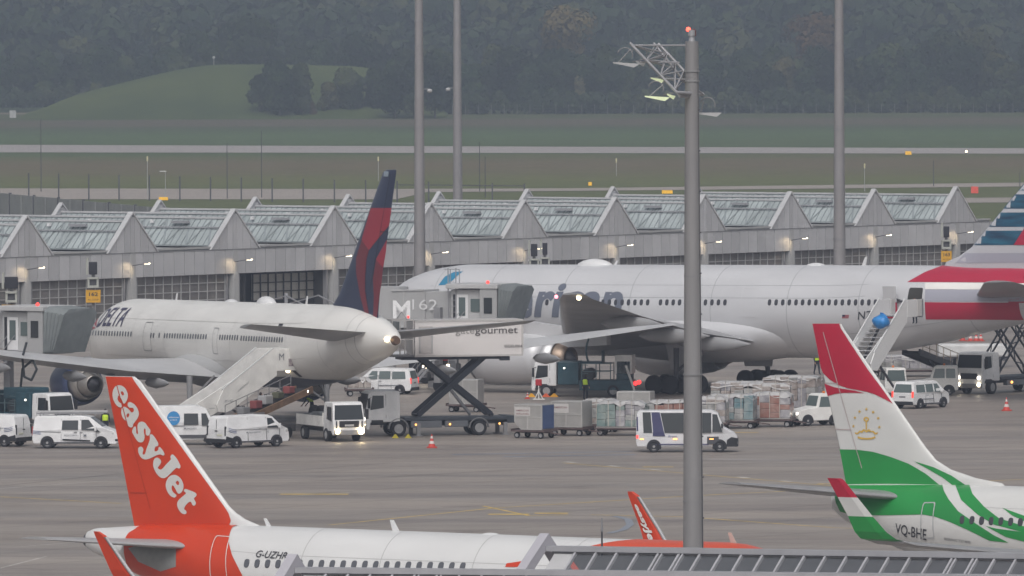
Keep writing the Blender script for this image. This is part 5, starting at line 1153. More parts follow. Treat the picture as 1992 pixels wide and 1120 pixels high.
# 1 crew van with ladder on the roof, facing right
v = Veh('van', 'white crew van with a ladder rack on its roof, left of the orange tail', 'van', 146, 872.5, -6, 5.34, 1.98, VG)
v.shell([(.10, .30), (.02, .55), (.05, 1.1), (.16, 1.86), (.30, 1.97), (3.1, 2.0), (3.55, 1.93), (4.38, 1.30), (5.08, 1.04), (5.28, .80), (5.30, .42), (5.18, .28)], vanw, zb=1.08, k=.17, nose=.16)
v.side('side_window', [(1.85, 1.14), (2.86, 1.14), (2.86, 1.72), (1.88, 1.72)], glass); v.side('side_window', [(3.06, 1.14), (4.02, 1.10), (3.50, 1.76), (3.05, 1.76)], glass); v.side('side_window', [(3.92, 1.02), (4.22, 1.02), (4.02, 1.18)], glass)
v.pane('windshield', (4.38, 1.30), (3.55, 1.93), glass, .12, .18); v.pane('rear_window', (.05, 1.1), (.16, 1.86), glass, .18, .2, .1, .85)
v.side('side_moulding', [(1.9, .50), (3.6, .44), (3.6, .52), (1.9, .60)], black); v.side('sliding_rail', [(.55, 1.02), (1.8, .99), (1.8, 1.03), (.55, 1.06)], mgrey)
v.side('door_handle', [(2.6, .98), (2.78, .98), (2.78, 1.03), (2.6, 1.03)], mgrey); v.side('door_handle', [(2.95, .97), (3.13, .97), (3.13, 1.02), (2.95, 1.02)], mgrey)
for z in (.92, 1.0, 1.08): v.side('blue_stripe', [(.06, z), (.55, z-.06), (.55, z-.03), (.06, z+.03)], bluel)
v.word('M', 3.2, .72, .26, tx); v.word('MUNICH AIRPORT', 2.0, .78, .11, tx)
v.wheels((.95, 4.25), .35); van_lights(v, (4.98, .93), .04, 0); v.mirrors(3.95, 1.22, vanw)
for x in (1.8, 2.98, 3.98): v.side('panel_gap', [(x, .42), (x+.025, .42), (x+.025, 1.82 if x < 3.5 else 1.0), (x, 1.82 if x < 3.5 else 1.0)], mgrey)
v.side('sill', [(1.35, .31), (3.85, .31), (3.85, .40), (1.35, .40)], dgrey)
v.lamp('bumper_grille', (5.27, 0, .62), (.06, 1.2, .22), black); v.lamp('fog_grille', (5.2, v.near*.72, .52), (.18, .34, .16), black)
mb = MB()
for sd in (1, -1): mb.bar((-2.4, sd*.62, 2.14), (1.7, sd*.62, 2.14), .05, .07)
for x in (-2.2, -1.2, -.4, .4, 1.2): mb.bar((x, -.66, 2.12), (x, .66, 2.12), .04); mb.bar((x, .66, 1.98), (x, .66, 2.14), .07); mb.bar((x, -.66, 1.98), (x, -.66, 2.14), .07)
mb.obj('roof_rack', mgrey, v.t)
mb = MB()
for y in (-.45, -.1): mb.bar((-2.4, y, 2.24), (1.9, y, 2.27), .05, .09)
for i in range(13): mb.bar((-2.3+i*.33, -.45, 2.25), (-2.3+i*.33, -.1, 2.25), .04)
lad = mb.obj('ladder', mat('aluminium', (.55, .55, .56), .4, .5), v.t)
# 2 van cut by the left edge
def tran(label, px, py, hdg, **kw):
    v = Veh('van', label, 'van', px, py, hdg, 5.1, 1.95, VG, **kw)
    v.shell([(.10, .32), (.02, .55), (.04, 1.15), (.20, 1.84), (.34, 1.95), (3.4, 1.97), (3.75, 1.86), (4.32, 1.34), (4.92, 1.10), (5.06, .85), (5.10, .45), (4.98, .30)], vanw, zb=1.10, k=.18, nose=.18)
    v.side('side_window', [(3.28, 1.18), (4.12, 1.16), (3.66, 1.76), (3.30, 1.78)], glass); v.pane('windshield', (4.32, 1.34), (3.75, 1.86), glass, .1, .16)
    v.lamp('bumper', (.03, 0, .45), (.14, 1.86, .26), black); v.lamp('bumper', (5.05, 0, .5), (.16, 1.6, .36), black)
    v.lamp('licence_plate', (.015, v.near*.35 if v.near else 0, .80), (.03, .5, .12), mat('plate', (.6, .6, .5), .5)); v.lamp('hatch_handle', (.02, 0, 1.05), (.04, .25, .06), black)
    v.wheels((.85, 4.0), .34); van_lights(v, (4.86, .98), .06, 0, (.75, 1.35), dark=True); v.mirrors(4.1, 1.3, vanw)
    v.side('rear_corner', [(.0, .35), (.55, .35), (.55, .62), (.05, .75)], black, off=.016)
    for x in (1.75, 3.2, 4.2): v.side('panel_gap', [(x, .42), (x+.025, .42), (x+.025, 1.85 if x < 4 else 1.12), (x, 1.85 if x < 4 else 1.12)], mgrey)
    v.side('sill', [(1.2, .33), (3.65, .33), (3.65, .42), (1.2, .42)], dgrey); v.side('waist_crease', [(.5, 1.14), (3.2, 1.12), (3.2, 1.14), (.5, 1.16)], lgrey); v.lamp('rear_door_gap', (.05, 0, 1.1), (.05, .025, 1.3), mgrey)
    for z in (.95, 1.05, 1.15): v.side('blue_stripe', [(.25, z+.08), (.5, z), (.85, z-.03), (.85, z), (.5, z+.03), (.25, z+.11)], bluel)
    v.side('door_handle', [(3.05, 1.10), (3.22, 1.10), (3.22, 1.14), (3.05, 1.14)], mgrey); v.side('door_handle', [(2.6, 1.12), (2.78, 1.12), (2.78, 1.16), (2.6, 1.16)], mgrey)
    return v
v = tran('white van cut off by the left edge, seen from behind', -38, 868, 152, xoff=0); v.word('FK', 1.3, 1.0, .2, tx)
v = tran('white panel van seen from behind, right of the van with the blue sticker', 503, 870, 40); v.word('MUNICH AIRPORT', 1.6, .88, .14, tx); v.word('73', 3.2, .88, .16, tx)
# 3 high-roof van with the round blue sticker
v = Veh('van', 'white high-roofed van with a round blue sticker on its side', 'van', 346, 866, 3, 5.95, 2.04, VG)
v.shell([(.08, .35), (.02, .6), (.03, 1.3), (.12, 2.25), (.28, 2.38), (4.2, 2.42), (4.75, 2.2), (5.12, 1.55), (5.75, 1.22), (5.92, .9), (5.95, .5), (5.8, .33)], vanw, zb=1.2, k=.11, nose=.15)
v.side('side_window', [(3.35, 1.25), (4.25, 1.25), (4.22, 1.95), (3.36, 1.95)], glass); v.side('side_window', [(4.45, 1.22), (5.0, 1.22), (4.72, 1.95), (4.42, 1.95)], glass)
v.pane('windshield', (5.12, 1.55), (4.75, 2.2), glass, .1, .14)
v.side('round_sticker', [(2.72+.40*cos(2*pi*k/24), 1.66+.43*sin(2*pi*k/24)) for k in range(24)], mat('sticker_blue', (.02, .21, .48), .4))
v.word('willkommen', 2.42, 1.68, .13, white, off=.03); v.word('an Bord', 2.5, 1.52, .13, white, off=.03); v.word('MÜNCHEN', 3.35, .98, .16, tx)
v.side('side_moulding', [(.9, .45), (4.9, .45), (4.9, .64), (.9, .64)], dgrey); v.side('door_handle', [(2.15, 1.18), (3.4, 1.18), (3.4, 1.22), (2.15, 1.22)], mgrey)
v.wheels((1.3, 5.0), .36); van_lights(v, (5.68, 1.0), .03, 0); v.mirrors(4.9, 1.4)
# 7 white people carrier under the tail, facing left-away ; 10 people carrier right, seen from behind
def mpv(label, px, py, hdg, W=1.80, **kw):
    v = Veh('people_carrier', label, 'car', px, py, hdg, 4.45, W, 'small white people carriers', **kw)
    v.shell([(.12, .25), (.02, .5), (.04, 1.0), (.22, 1.70), (.40, 1.80), (2.6, 1.83), (2.95, 1.78), (3.62, 1.20), (4.28, .96), (4.43, .70), (4.45, .40), (4.33, .24)], vanw, zb=1.0, k=.20, nose=.2)
    v.side('side_window', [(.42, 1.08), (1.42, 1.08), (1.42, 1.60), (.50, 1.60)], glass2); v.side('side_window', [(1.55, 1.08), (2.38, 1.08), (2.36, 1.62), (1.55, 1.62)], glass2); v.side('side_window', [(2.5, 1.08), (3.38, 1.05), (2.9, 1.62), (2.5, 1.63)], glass2)
    v.pane('windshield', (3.62, 1.20), (2.95, 1.78), glass2, .1, .16); v.pane('rear_window', (.04, 1.0), (.22, 1.70), glass2, .13, .16, .12, .9)
    v.lamp('bumper', (.03, 0, .38), (.14, 1.7, .24), black); v.lamp('licence_plate', (.02, 0, .80), (.03, .5, .11), mgrey); v.wheels((.85, 3.55), .32)
    for sd in (1, -1): v.lamp('tail_light', (.06, sd*(W/2-.08), .95), (.10, .15, .42), mat('tail_light_lit', (.9, .07, .05), .4, emit=.9)); v.lamp('headlight', (4.26, sd*(W/2-.28), .82), (.2, .3, .16), lampoff)
    v.mirrors(3.2, 1.15, vanw, .18, .1)
    for x in (1.48, 2.42, 3.3): v.side('panel_gap', [(x, .35), (x+.02, .35), (x+.02, 1.62 if x < 3 else 1.0), (x, 1.62 if x < 3 else 1.0)], mgrey)
    v.side('door_handle', [(2.2, .92), (2.36, .92), (2.36, .96), (2.2, .96)], mgrey); v.side('sill', [(1.2, .27), (3.2, .27), (3.2, .36), (1.2, .36)], dgrey); v.side('side_stripe', [(.9, .62), (2.4, .62), (2.4, .66), (.9, .66)], tx); return v
mpv('small white people carrier parked under the tail of the airliner seen from behind', 741, 767, 163)
v = mpv('small white people carrier with red tail lights beside the red fin', 1814, 793.5, 52); v.word('airport', 1.4, .86, .13, tx)
# 8 airport minibus
v = Veh('minibus', 'white airport minibus with dark windows and a blue stripe, passing behind the nearest mast', 'bus', 1336, 880, -1.5, 6.15, 2.05)
v.shell([(.10, .35), (.02, .6), (.03, 1.4), (.08, 2.35), (.22, 2.50), (4.55, 2.52), (4.95, 2.35), (5.32, 1.48), (5.95, 1.15), (6.12, .9), (6.15, .5), (6.0, .34)], mat('minibus_body', (.64, .64, .66), .35, noise=.08, scale=1.5), zb=1.2, k=.09, nose=.16)
v.side('side_window', [(.48, 1.18), (1.0, 1.18), (.9, 2.42), (.42, 2.42)], glass); v.side('side_window', [(1.75, 1.18), (4.55, 1.18), (4.55, 2.38), (1.5, 2.38)], glass); v.side('side_window', [(4.62, 1.22), (5.22, 1.22), (4.9, 2.28), (4.62, 2.3)], glass)
v.side('blue_stripe', [(1.03, .98), (1.78, .98), (1.72, 1.17), (1.45, 2.42), (.95, 2.42), (1.05, 1.3)], mat('minibus_blue', (.045, .045, .12), .4), off=.016)
v.side('blue_stripe', [(.06, 1.3), (.16, 1.3), (.14, 2.15), (.07, 2.15)], mat('minibus_blue', (.045, .045, .12), .4)); v.side('sill_stripe', [(1.2, .46), (4.4, .46), (4.4, .52), (1.2, .52)], mat('minibus_blue', (.045, .045, .12), .4))
v.pane('windshield', (5.32, 1.48), (4.95, 2.35), glass, .08, .12); v.pane('rear_window', (.03, 1.4), (.08, 2.35), glass, .2, .2)
v.side('front_bumper', [(5.45, .34), (6.12, .34), (6.12, .85), (5.75, .92), (5.5, .75)], black, off=.02); v.lamp('bumper', (6.1, 0, .6), (.16, 1.7, .5), black)
for x in (.25, 2.25, 4.45): v.side('marker_lamp', [(x, .78), (x+.24, .78), (x+.24, .84), (x, .84)], amber, off=.02)
v.side('tail_light', [(.03, .85), (.16, .85), (.16, 1.05), (.03, 1.05)], redl); v.side('door_panel', [(4.3, .5), (5.0, .5), (5.0, .95), (4.3, .95)], dgrey)
v.wheels((1.1, 5.05), .36); v.mirrors(5.2, 1.6); v.word('Airport', 1.95, .92, .18, bluel)
# ---- truck parts
def cab(v, L, W, Hc, z0=.55, x1=0.0, m=vanw, lit=True, dark=.25, low=.9, name='cab', slope=.22, hl=headl, ww=None):
    """boxy truck cab whose front is at x1 (from the vehicle middle)"""
    x0 = x1-L; zt = Hc
    o = v.shell([(0, z0), (0, zt-.05), (.15, zt), (L-slope-.25, zt+.02), (L-slope, zt-.10), (L-.03, zt-1.12), (L, low), (L-.02, .45), (L-.25, .40), (L-.3, z0)], m, zb=1.5, k=.07, x0=x0, name=name, W=W, bevel=.07)
    v.pane('windshield', (L-.03, zt-1.12), (L-slope, zt-.10), glass, .10, .12, .04, .92, x0=x0)
    v.side('side_window', [(L-1.15, zt-1.05), (L-.28, zt-1.18), (L-slope-.22, zt-.28), (L-1.15, zt-.28)], glass, x0=x0)
    v.lamp('grille', (L+.005, 0, low+.10), (.05, W*.62, .40), black, x0=x0); v.lamp('bumper', (L, 0, .58), (.10, W-.1, .30), mgrey, x0=x0)
    for sd in (1, -1):
        if lit: mb = MB(); mb.ball((x1+.05, sd*(W/2-.30), .66), .13, n=10); mb.obj('headlight', hl, o)
        else: v.lamp('headlight', (L+.02, sd*(W/2-.30), .66), (.06, .34, .18), lampoff, x0=x0)
        mb = MB(); mb.box((x1-.15, sd*(W/2+.18), zt-.75), (.14, .2, .62)); mb.bar((x1-.35, sd*(W/2-.05), zt-.4), (x1-.15, sd*(W/2+.18), zt-.45), .04); mb.obj('mirror', black, o, bevel=.03)
    v.side('door_line', [(L-1.3, z0+.25), (L-1.27, z0+.25), (L-1.27, zt-.2), (L-1.3, zt-.2)], mgrey, x0=x0); v.side('step', [(L-1.1, z0-.05), (L-.35, z0-.05), (L-.35, z0+.14), (L-1.1, z0+.14)], black, x0=x0)
    return o
# 5 flatbed truck
v = Veh('flatbed_truck', 'white flatbed truck with both headlights lit, facing the camera', 'truck', 612, 856, -68, 6.4, 2.15)
cab(v, 1.75, 2.1, 2.45, x1=3.2, lit=False, low=1.0)
o_ = v.body
for sd, r_ in ((-1, .15), (1, .20)): mb = MB(); mb.ball((3.25, sd*.78, .66), r_, n=12); mb.obj('headlight', mat('headlight_bright', (1.0, .78, .42), emit=22), o_)
mb = MB(); mb.box((3.23, 0, 1.02), (.04, .6, .12)); mb.obj('maker_badge', lgrey, o_)
for sd in (1, -1): mb = MB(); mb.prism([(3.235, 1.1), (3.235, 1.3), (3.25, 1.3), (3.25, .82)], sd*.80, sd*.88); mb.obj('air_slot', black, o_)
mb = MB(); mb.b2((-3.2, -.45, .55), (3.0, .45, .80)); mb.b2((-3.1, -1.0, .82), (1.35, 1.0, .95)); mb.obj('chassis', dgrey, v.t)
mb = MB()
for sd in (1, -1):
    for a, b_ in ((-3.2, -1.75), (-1.72, -.25), (-.22, 1.35)): mb.b2((a, sd*1.03, .9), (b_, sd*1.08, 1.55))
mb.b2((-3.22, -1.08, .9), (-3.17, 1.08, 1.5)); mb.b2((1.35, -1.08, .9), (1.40, 1.08, 1.75)); mb.obj('drop_side', dirtw, v.t)
mb = MB(); mb.b2((-.9, -.9, .96), (.9, -.1, 1.75)); mb.b2((.2, .1, .96), (1.2, .9, 1.95)); mb.b2((-2.6, -.8, .96), (-1.5, .8, 1.6)); mb.obj('load', mat('tool_cases', (.12, .13, .14), .6, noise=.4, scale=1.5), v.t, bevel=.04)
v.wheels((1.15, 5.15), .42, .3, arch=False)
# 4 catering high-loader
v = Veh('catering_truck', 'white catering truck with its box raised on crossed dark scissor legs', 'truck', 862, 847.5, 194, 9.6, 2.35, xoff=-.55)
cab(v, 2.2, 2.3, 2.85, z0=.9, x1=4.4, lit=True, low=1.15, m=vanw)
for sd in (1, -1): mb = MB(); mb.ball((4.46, sd*.85, 1.12), .10, n=8); mb.obj('headlight', headw, v.body)
mb = MB(); mb.b2((-4.7, -.45, .70), (3.9, .45, 1.0)); mb.b2((-4.7, -1.12, .98), (1.9, 1.12, 1.16)); mb.b2((-5.2, -1.1, .75), (-4.7, 1.1, 1.2)); mb.obj('chassis', mat('truck_chassis', (.045, .055, .07), .5), v.t)
mb = MB()
for sd in (1, -1): mb.b2((-.5, sd*.75, .52), (1.5, sd*1.14, .95)); mb.b2((-2.2, sd*.85, .55), (-.7, sd*1.1, .95))
mb.obj('side_locker', mat('locker_grey', (.14, .15, .17), .5), v.t, bevel=.04)
for x in (1.2, -1.0, -4.2): mb = MB(); mb.ball((x, v.near*1.17, .72), .07, n=8); mb.obj('marker_lamp', amber, v.t)
for x in (1.0, -4.6):
    mb = MB(); 
    for sd in (1, -1): mb.b2((x-.12, sd*1.05-.1, .05), (x+.12, sd*1.05+.1, .8)); mb.b2((x-.25, sd*1.05-.2, .0), (x+.25, sd*1.05+.2, .06))
    mb.b2((x-.1, -1.05, .6), (x+.1, 1.05, .75))
    mb.obj('stabiliser_leg', mgrey, v.t)
v.wheels((9.6/2+2.3, 9.6/2-2.9), .48, .32, arch=False); 
for X, in ((2.3,), (-2.9,)):
    for sd in (1, -1): mb = MB(); mb.loft([[(X+rr*cos(pi*k/12), sd*y, .48+rr*sin(pi*k/12)) for k in range(13)] for rr, y in ((.60, 1.16), (.66, 1.16), (.66, .8), (.60, .8))], closed=False, caps=False, smooth=False); mb.obj('mudguard', mgrey, v.t)
zb_ = 26-(697-41)/31.2   # box floor height from the photo
xa, xb = 2.65, -5.72
sc_ = mat('scissor_steel', (.028, .032, .045), .45, .2)
for y in (-.72, .72):
    mb = MB(); mb.bar((.93, y, 1.3), (-3.3, y, zb_-.1), .14, .32); mb.obj('scissor_leg', sc_, v.t)
    mb = MB(); mb.bar((-3.8, y*.82, 1.3), (.66, y*.82, zb_-.1), .14, .32); mb.obj('scissor_leg', sc_, v.t)
mb = MB()
for (x, z) in ((.93, 1.3), (-3.8, 1.3), (-1.4, (1.3+zb_)/2), (-3.3, zb_-.15), (.66, zb_-.15)): mb.cyl((x, -.85, z), (x, .85, z), .10, n=10)
mb.obj('pivot_shaft', sc_, v.t); mb = MB(); mb.cyl((-2.6, 0, 1.25), (-1.2, 0, 3.0), .10, n=8); mb.obj('lift_ram', steel, v.t)
bx = mat('catering_box', (.70, .67, .66), .45, noise=.05, scale=.5)
mb = MB(); mb.b2((xb, -1.2, zb_), (xa-1.4, 1.2, zb_+2.26)); box_ = mb.obj('box_body', bx, v.t, bevel=.05)
mb = MB(); mb.b2((xb-.02, -1.23, zb_-.02), (xa-1.38, 1.23, zb_+.10)); mb.b2((xb-.02, -1.23, zb_+2.18), (xa-1.38, 1.23, zb_+2.29)); mb.b2((xb-.03, -1.23, zb_+.1), (xb+.10, -1.13, zb_+2.19)); mb.b2((xb-.03, 1.13, zb_+.1), (xb+.10, 1.23, zb_+2.19)); mb.obj('box_trim', mat('box_trim', (.5, .48, .47), .4), box_)
mb = MB(); mb.b2((-4.9, -1.0, zb_-.2), (2.0, 1.0, zb_-.03)); mb.b2((-4.9, .7, zb_-.3), (-4.3, 1.1, zb_-.05)); mb.obj('subframe', sc_, v.t)
ny = v.near*1.215
mb = MB(); mb.b2((.10, ny, zb_+.2), (1.0, ny+v.near*.03, zb_+1.9)); dr_ = mb.obj('side_door', mat('door_panel', (.52, .49, .48), .5), box_)
mb = MB(); mb.b2((.12, ny+v.near*.03, zb_+.22), (.20, ny+v.near*.05, zb_+1.85)); mb.b2((.90, ny+v.near*.03, zb_+.22), (.98, ny+v.near*.05, zb_+1.85)); mb.obj('door_post', lgrey, dr_)
sdn = v.near; dr = 1 if sdn < 0 else -1
def boxtext(body, x, z, size, w, m, bold=.0): text_on(body, lambda u, vv: (x+dr*u, ny+sdn*.02, z+vv), m, box_, size, bold, width=w)
def xloc(px, z):   # photo column on the near face of the box -> local x
    M_ = Matrix.Translation(v.t.location) @ Matrix.Rotation(v.t.rotation_euler.z, 4, 'Z'); iv = M_.inverted(); q_ = iv @ CO; e_ = iv.to_3x3() @ ray(px, 660); k = (ny-q_.y)/e_.y; return q_.x+e_.x*k
X0, X1, X2 = xloc(886, 0), xloc(924, 0), xloc(1007, 0)
gm_ = mat('gourmet_grey', (.12, .11, .11), .5)
boxtext('gate', X0, zb_+1.42, .62, abs(X1-X0)*.97, mat('gourmet_pale', (.30, .29, .28), .5), .0); boxtext('gourmet', X1, zb_+1.42, .62, abs(X2-X1), gm_, .008)
boxtext('GGEU004', xloc(981, 0), zb_+.52, .24, abs(xloc(1016, 0)-xloc(981, 0)), gm_, .008)
# platform with rails in front of the box
mb = MB(); mb.b2((xa-1.4, -1.15, zb_), (xa+.1, 1.15, zb_+.1)); mb.obj('platform', mgrey, v.t)
mb = MB()
for y in (-1.15, 1.15):
    for x in (xa+.05, xa-.45, xa-1.3): mb.bar((x, y, zb_+.1), (x, y, zb_+2.3), .07)
    mb.bar((xa+.05, y, zb_+2.3), (xa-1.3, y, zb_+2.3), .08); mb.bar((xa+.05, y, zb_+1.1), (xa-1.3, y, zb_+1.1), .05)
for z in (zb_+2.3, zb_+.12): mb.bar((xa+.05, -1.15, z), (xa+.05, 1.15, z), .08)
mb.bar((xa+.05, -.2, zb_+.1), (xa+.05, -.2, zb_+2.3), .06)
mb.obj('platform_rail', mat('rail_white', (.5, .48, .47), .5), v.t)
mb = MB(); mb.b2((xa-.42, -1.1, zb_+1.0), (xa-.38, 1.1, zb_+2.2)); mb.obj('screen', glass2, v.t)
mb = MB(); mb.ball((xa-1.0, v.near*1.1, zb_+2.5), .09, n=8); mb.obj('beacon', redl, v.t)
# 12 catering truck at the right, cab towards the camera
v = Veh('catering_truck', 'white lift truck with four lit headlamps and a lattice scissor leg at the right edge', 'truck', 1970, 764, 232, 9.6, 2.35, xoff=1.2)
cab(v, 2.1, 2.3, 2.9, z0=.9, x1=4.8, low=1.15, m=vanw, hl=mat('headlight_strong', (1, .85, .6), emit=12))
for sd in (1, -1): mb = MB(); mb.ball((4.86, sd*.85, 1.15), .12, n=8); mb.obj('headlight', headw, v.body)
mb = MB(); mb.b2((-4.7, -.45, .70), (4.1, .45, 1.0)); mb.b2((-4.7, -1.12, .98), (2.5, 1.12, 1.16)); mb.obj('chassis', mat('truck_chassis', (.045, .055, .07), .5), v.t)
mb = MB(); mb.b2((-2.2, v.near*1.14, .55), (1.8, v.near*.8, .92)); mb.obj('side_locker', mat('locker_grey', (.14, .15, .17), .5), v.t)
mb = MB(); mb.ball((1.3, v.near*1.17, .75), .10, n=8); mb.obj('marker_lamp', amber, v.t)
v.wheels((4.8+3.6, 4.8-2.6), .48, .32, arch=False)
for y in (-.8, .8):
    mb = MB()
    for a, b_ in (((2.9, 1.2), (-3.6, 7.2)), ((-3.2, 1.2), (3.2, 7.2))):
        P0 = Vector((a[0], y, a[1])); P1 = Vector((b_[0], y, b_[1])); d = (P1-P0).normalized(); nn = Vector((-d.z, 0, d.x))*.24
        mb.bar(P0+nn, P1+nn, .10); mb.bar(P0-nn, P1-nn, .10)
        for i in range(12): mb.bar(P0.lerp(P1, i/12)+nn*(1 if i % 2 else -1), P0.lerp(P1, (i+1)/12)-nn*(1 if i % 2 else -1), .06)
    mb.obj('scissor_leg', sc_, v.t)
mb = MB(); mb.b2((-4.4, -1.2, 7.3), (3.6, 1.2, 9.6)); mb.obj('box_body', bx, v.t, bevel=.05)
# 13 / 14 fuel dispensers
def dispenser(label, px, py, hdg, xoff=0, person=False, L=7.2):
    v = Veh('fuel_dispenser_truck', label, 'truck', px, py, hdg, L, 2.2, 'teal and white fuelling trucks', xoff=xoff)
    cab(v, 1.75, 2.15, 2.45, z0=.75, x1=L/2, low=1.0, lit=False)
    mb = MB(); mb.b2((-L/2, -.45, .55), (L/2-.4, .45, .85)); mb.obj('chassis', mgrey, v.t)
    mb = MB(); mb.b2((L/2-3.3, -1.1, .85), (L/2-1.85, 1.1, 2.45)); mb.obj('equipment_cabinet', teal, v.t, bevel=.06)
    mb = MB(); mb.b2((-L/2+.2, -1.1, .45), (L/2-3.35, 1.1, 1.15)); mb.obj('deck', teal, v.t, bevel=.04)
    mb = MB(); mb.b2((-L/2+.3, -.9, 1.15), (-L/2+1.3, .9, 2.5)); mb.obj('rear_cabinet', teal, v.t, bevel=.05)
    mb = MB()
    for i, y in enumerate((-.7, 0, .7)): mb.cyl((-.3, y-.2, 1.55), (-.3, y+.2, 1.55), .42, n=16)
    mb.obj('hose_reel', mat('hose_dark', (.03, .035, .04), .6), v.t)
    mb = MB(); mb.bar((-1.9, -.95, 2.3), (-1.9, .95, 2.3), .05); mb.bar((.1, -.95, 2.3), (.1, .95, 2.3), .05)
    for x in (-1.9, -.9, .1):
        for y in (-.95, .95): mb.bar((x, y, 1.15), (x, y, 2.3), .06)
    mb.bar((-1.9, -.95, 2.3), (.1, -.95, 2.3), .06); mb.bar((-1.9, .95, 2.3), (.1, .95, 2.3), .06); mb.bar((-1.9, -.95, 1.75), (.1, -.95, 1.75), .05); mb.bar((-1.9, .95, 1.75), (.1, .95, 1.75), .05)
    for i in range(5): mb.bar((L/2-3.4, v.near*1.0, 1.0+i*.3), (L/2-3.95, v.near*1.0, 1.0+i*.3), .04)
    mb.obj('rail', mat('rail_teal', (.10, .16, .18), .5), v.t)
    mb = MB(); mb.ball((L/2-2.3, v.near*1.12, 2.0), .06, n=8); mb.obj('marker_lamp', headw, v.t)
    v.wheels((L-1.05, 1.5), .42, .3, arch=False); return v
v = dispenser('teal and white fuelling truck with its cab left, under the wing of the silver airliner', 1134, 772, 172)
for y in (-.95, .95): mb = MB(); mb.ball((-3.65, y, .95), .16, n=8); mb.obj('tail_light', mat('bright_red', (1, .04, .04), emit=3), v.t)
mb = MB(); mb.b2((-3.4, -.9, 1.6), (-2.2, .9, 2.9)); mb.prism([(-3.7, .35), (-3.55, .35), (-2.9, 2.2), (-3.1, 2.2)], v.near*1.12, v.near*1.16); mb.obj('white_housing', dirtw, v.t, bevel=.04)
mb = MB(); 
for k in range(8): mb.cyl((-.2+.35*sin(k*.8)*.5, -.4, 2.3+k*.42), (-.2+.35*sin((k+1)*.8)*.5, -.4, 2.3+(k+1)*.42), .07, n=7)
mb.obj('fuelling_hose', teal, v.t); mb = MB(); mb.b2((-1.3, -.7, 2.3), (.5, .7, 2.42)); mb.b2((-1.3, -.7, 2.42), (-1.25, .7, 3.2)); mb.obj('lift_platform', teal, v.t)
v = dispenser('teal and white fuelling truck at the left edge, below the blue engine', 30, 838, -46, xoff=.3)
mb = MB(); mb.b2((-1.0, -1.0, 2.0), (1.2, 1.0, 2.75)); mb.obj('tank_top', teal, v.t, bevel=.08)
mb = MB(); pts_ = [(-.8, .3, 2.6), (-.6, .3, 3.9), (.3, .4, 4.5), (.9, .2, 3.9), (.5, .1, 3.2), (-.2, .1, 3.4), (-.5, .2, 4.6), (-.3, .4, 5.6)]
for a, b_ in zip(pts_, pts_[1:]): mb.cyl(a, b_, .08, n=7)
mb.obj('fuelling_hose', mat('hose_dark', (.03, .035, .04), .6), v.t)
# 9 white tug and 11 belt-side tractor
def tug(label, px, py, hdg, lit=True, doorleaf=False):
    v = Veh('baggage_tractor', label, 'tractor', px, py, hdg, 3.3, 1.55, 'white baggage tractors')
    v.shell([(.05, .35), (.0, .6), (.02, 1.1), (.05, 1.95), (.18, 2.05), (1.55, 2.05), (1.72, 1.95), (1.95, 1.22), (3.1, 1.02), (3.28, .85), (3.3, .45), (3.15, .33)], dirtw, zb=1.1, k=.10, nose=.05)
    v.side('side_window', [(.2, 1.2), (.85, 1.2), (.85, 1.85), (.22, 1.85)], glass2); v.side('side_window', [(.95, 1.2), (1.78, 1.2), (1.6, 1.85), (.95, 1.85)], glass2); v.pane('windshield', (1.95, 1.22), (1.72, 1.95), glass2, .08, .1); v.pane('rear_window', (.02, 1.1), (.05, 1.95), glass2, .12, .14)
    v.lamp('grille', (3.28, 0, .72), (.05, .8, .28), lgrey); v.lamp('bumper', (3.3, 0, .42), (.14, 1.45, .16), black); v.wheels((.65, 2.6), .34)
    for sd in (1, -1): v.lamp('headlight', (3.26, sd*.55, .80), (.08, .22, .16), headw if (lit and sd == v.near) else lampoff)
    v.lamp('beacon', (1.0, 0, 2.12), (.16, .16, .14), mat('beacon_orange', (.7, .2, .03), .4)); return v
tug('small white tractor with one lit headlight, left of the red, white and green tail', 1597, 828, 208)
tug('small white tractor beside the lift truck with four lit headlamps', 1818, 769, 176, lit=False)
tug('white tractor half hidden behind the upper edge of the red fin', 1712, 772, 100, lit=False)
# dark tractor behind the scissor legs
v = Veh('pushback_tractor', 'dark aircraft tug with two lit lamps, seen between the scissor legs', 'tractor', 888, 744, 262, 4.6, 2.2)
v.shell([(.0, .4), (0, 1.3), (1.6, 1.4), (1.7, 2.3), (3.3, 2.35), (3.7, 1.5), (4.55, 1.3), (4.6, .4)], dgrey, zb=1.2, k=.06); v.pane('windshield', (3.7, 1.5), (3.3, 2.35), glass)
for sd in (1, -1): mb = MB(); mb.ball((2.4, sd*.85, 1.25), .17, n=10); mb.obj('headlight', mat('headlight_strong', (1, .85, .6), emit=12), v.body)
mb = MB(); mb.box((2.32, 0, 1.75), (.05, 1.9, .16)); mb.obj('red_bar', redp, v.body); v.wheels((.9, 3.7), .45, .35)
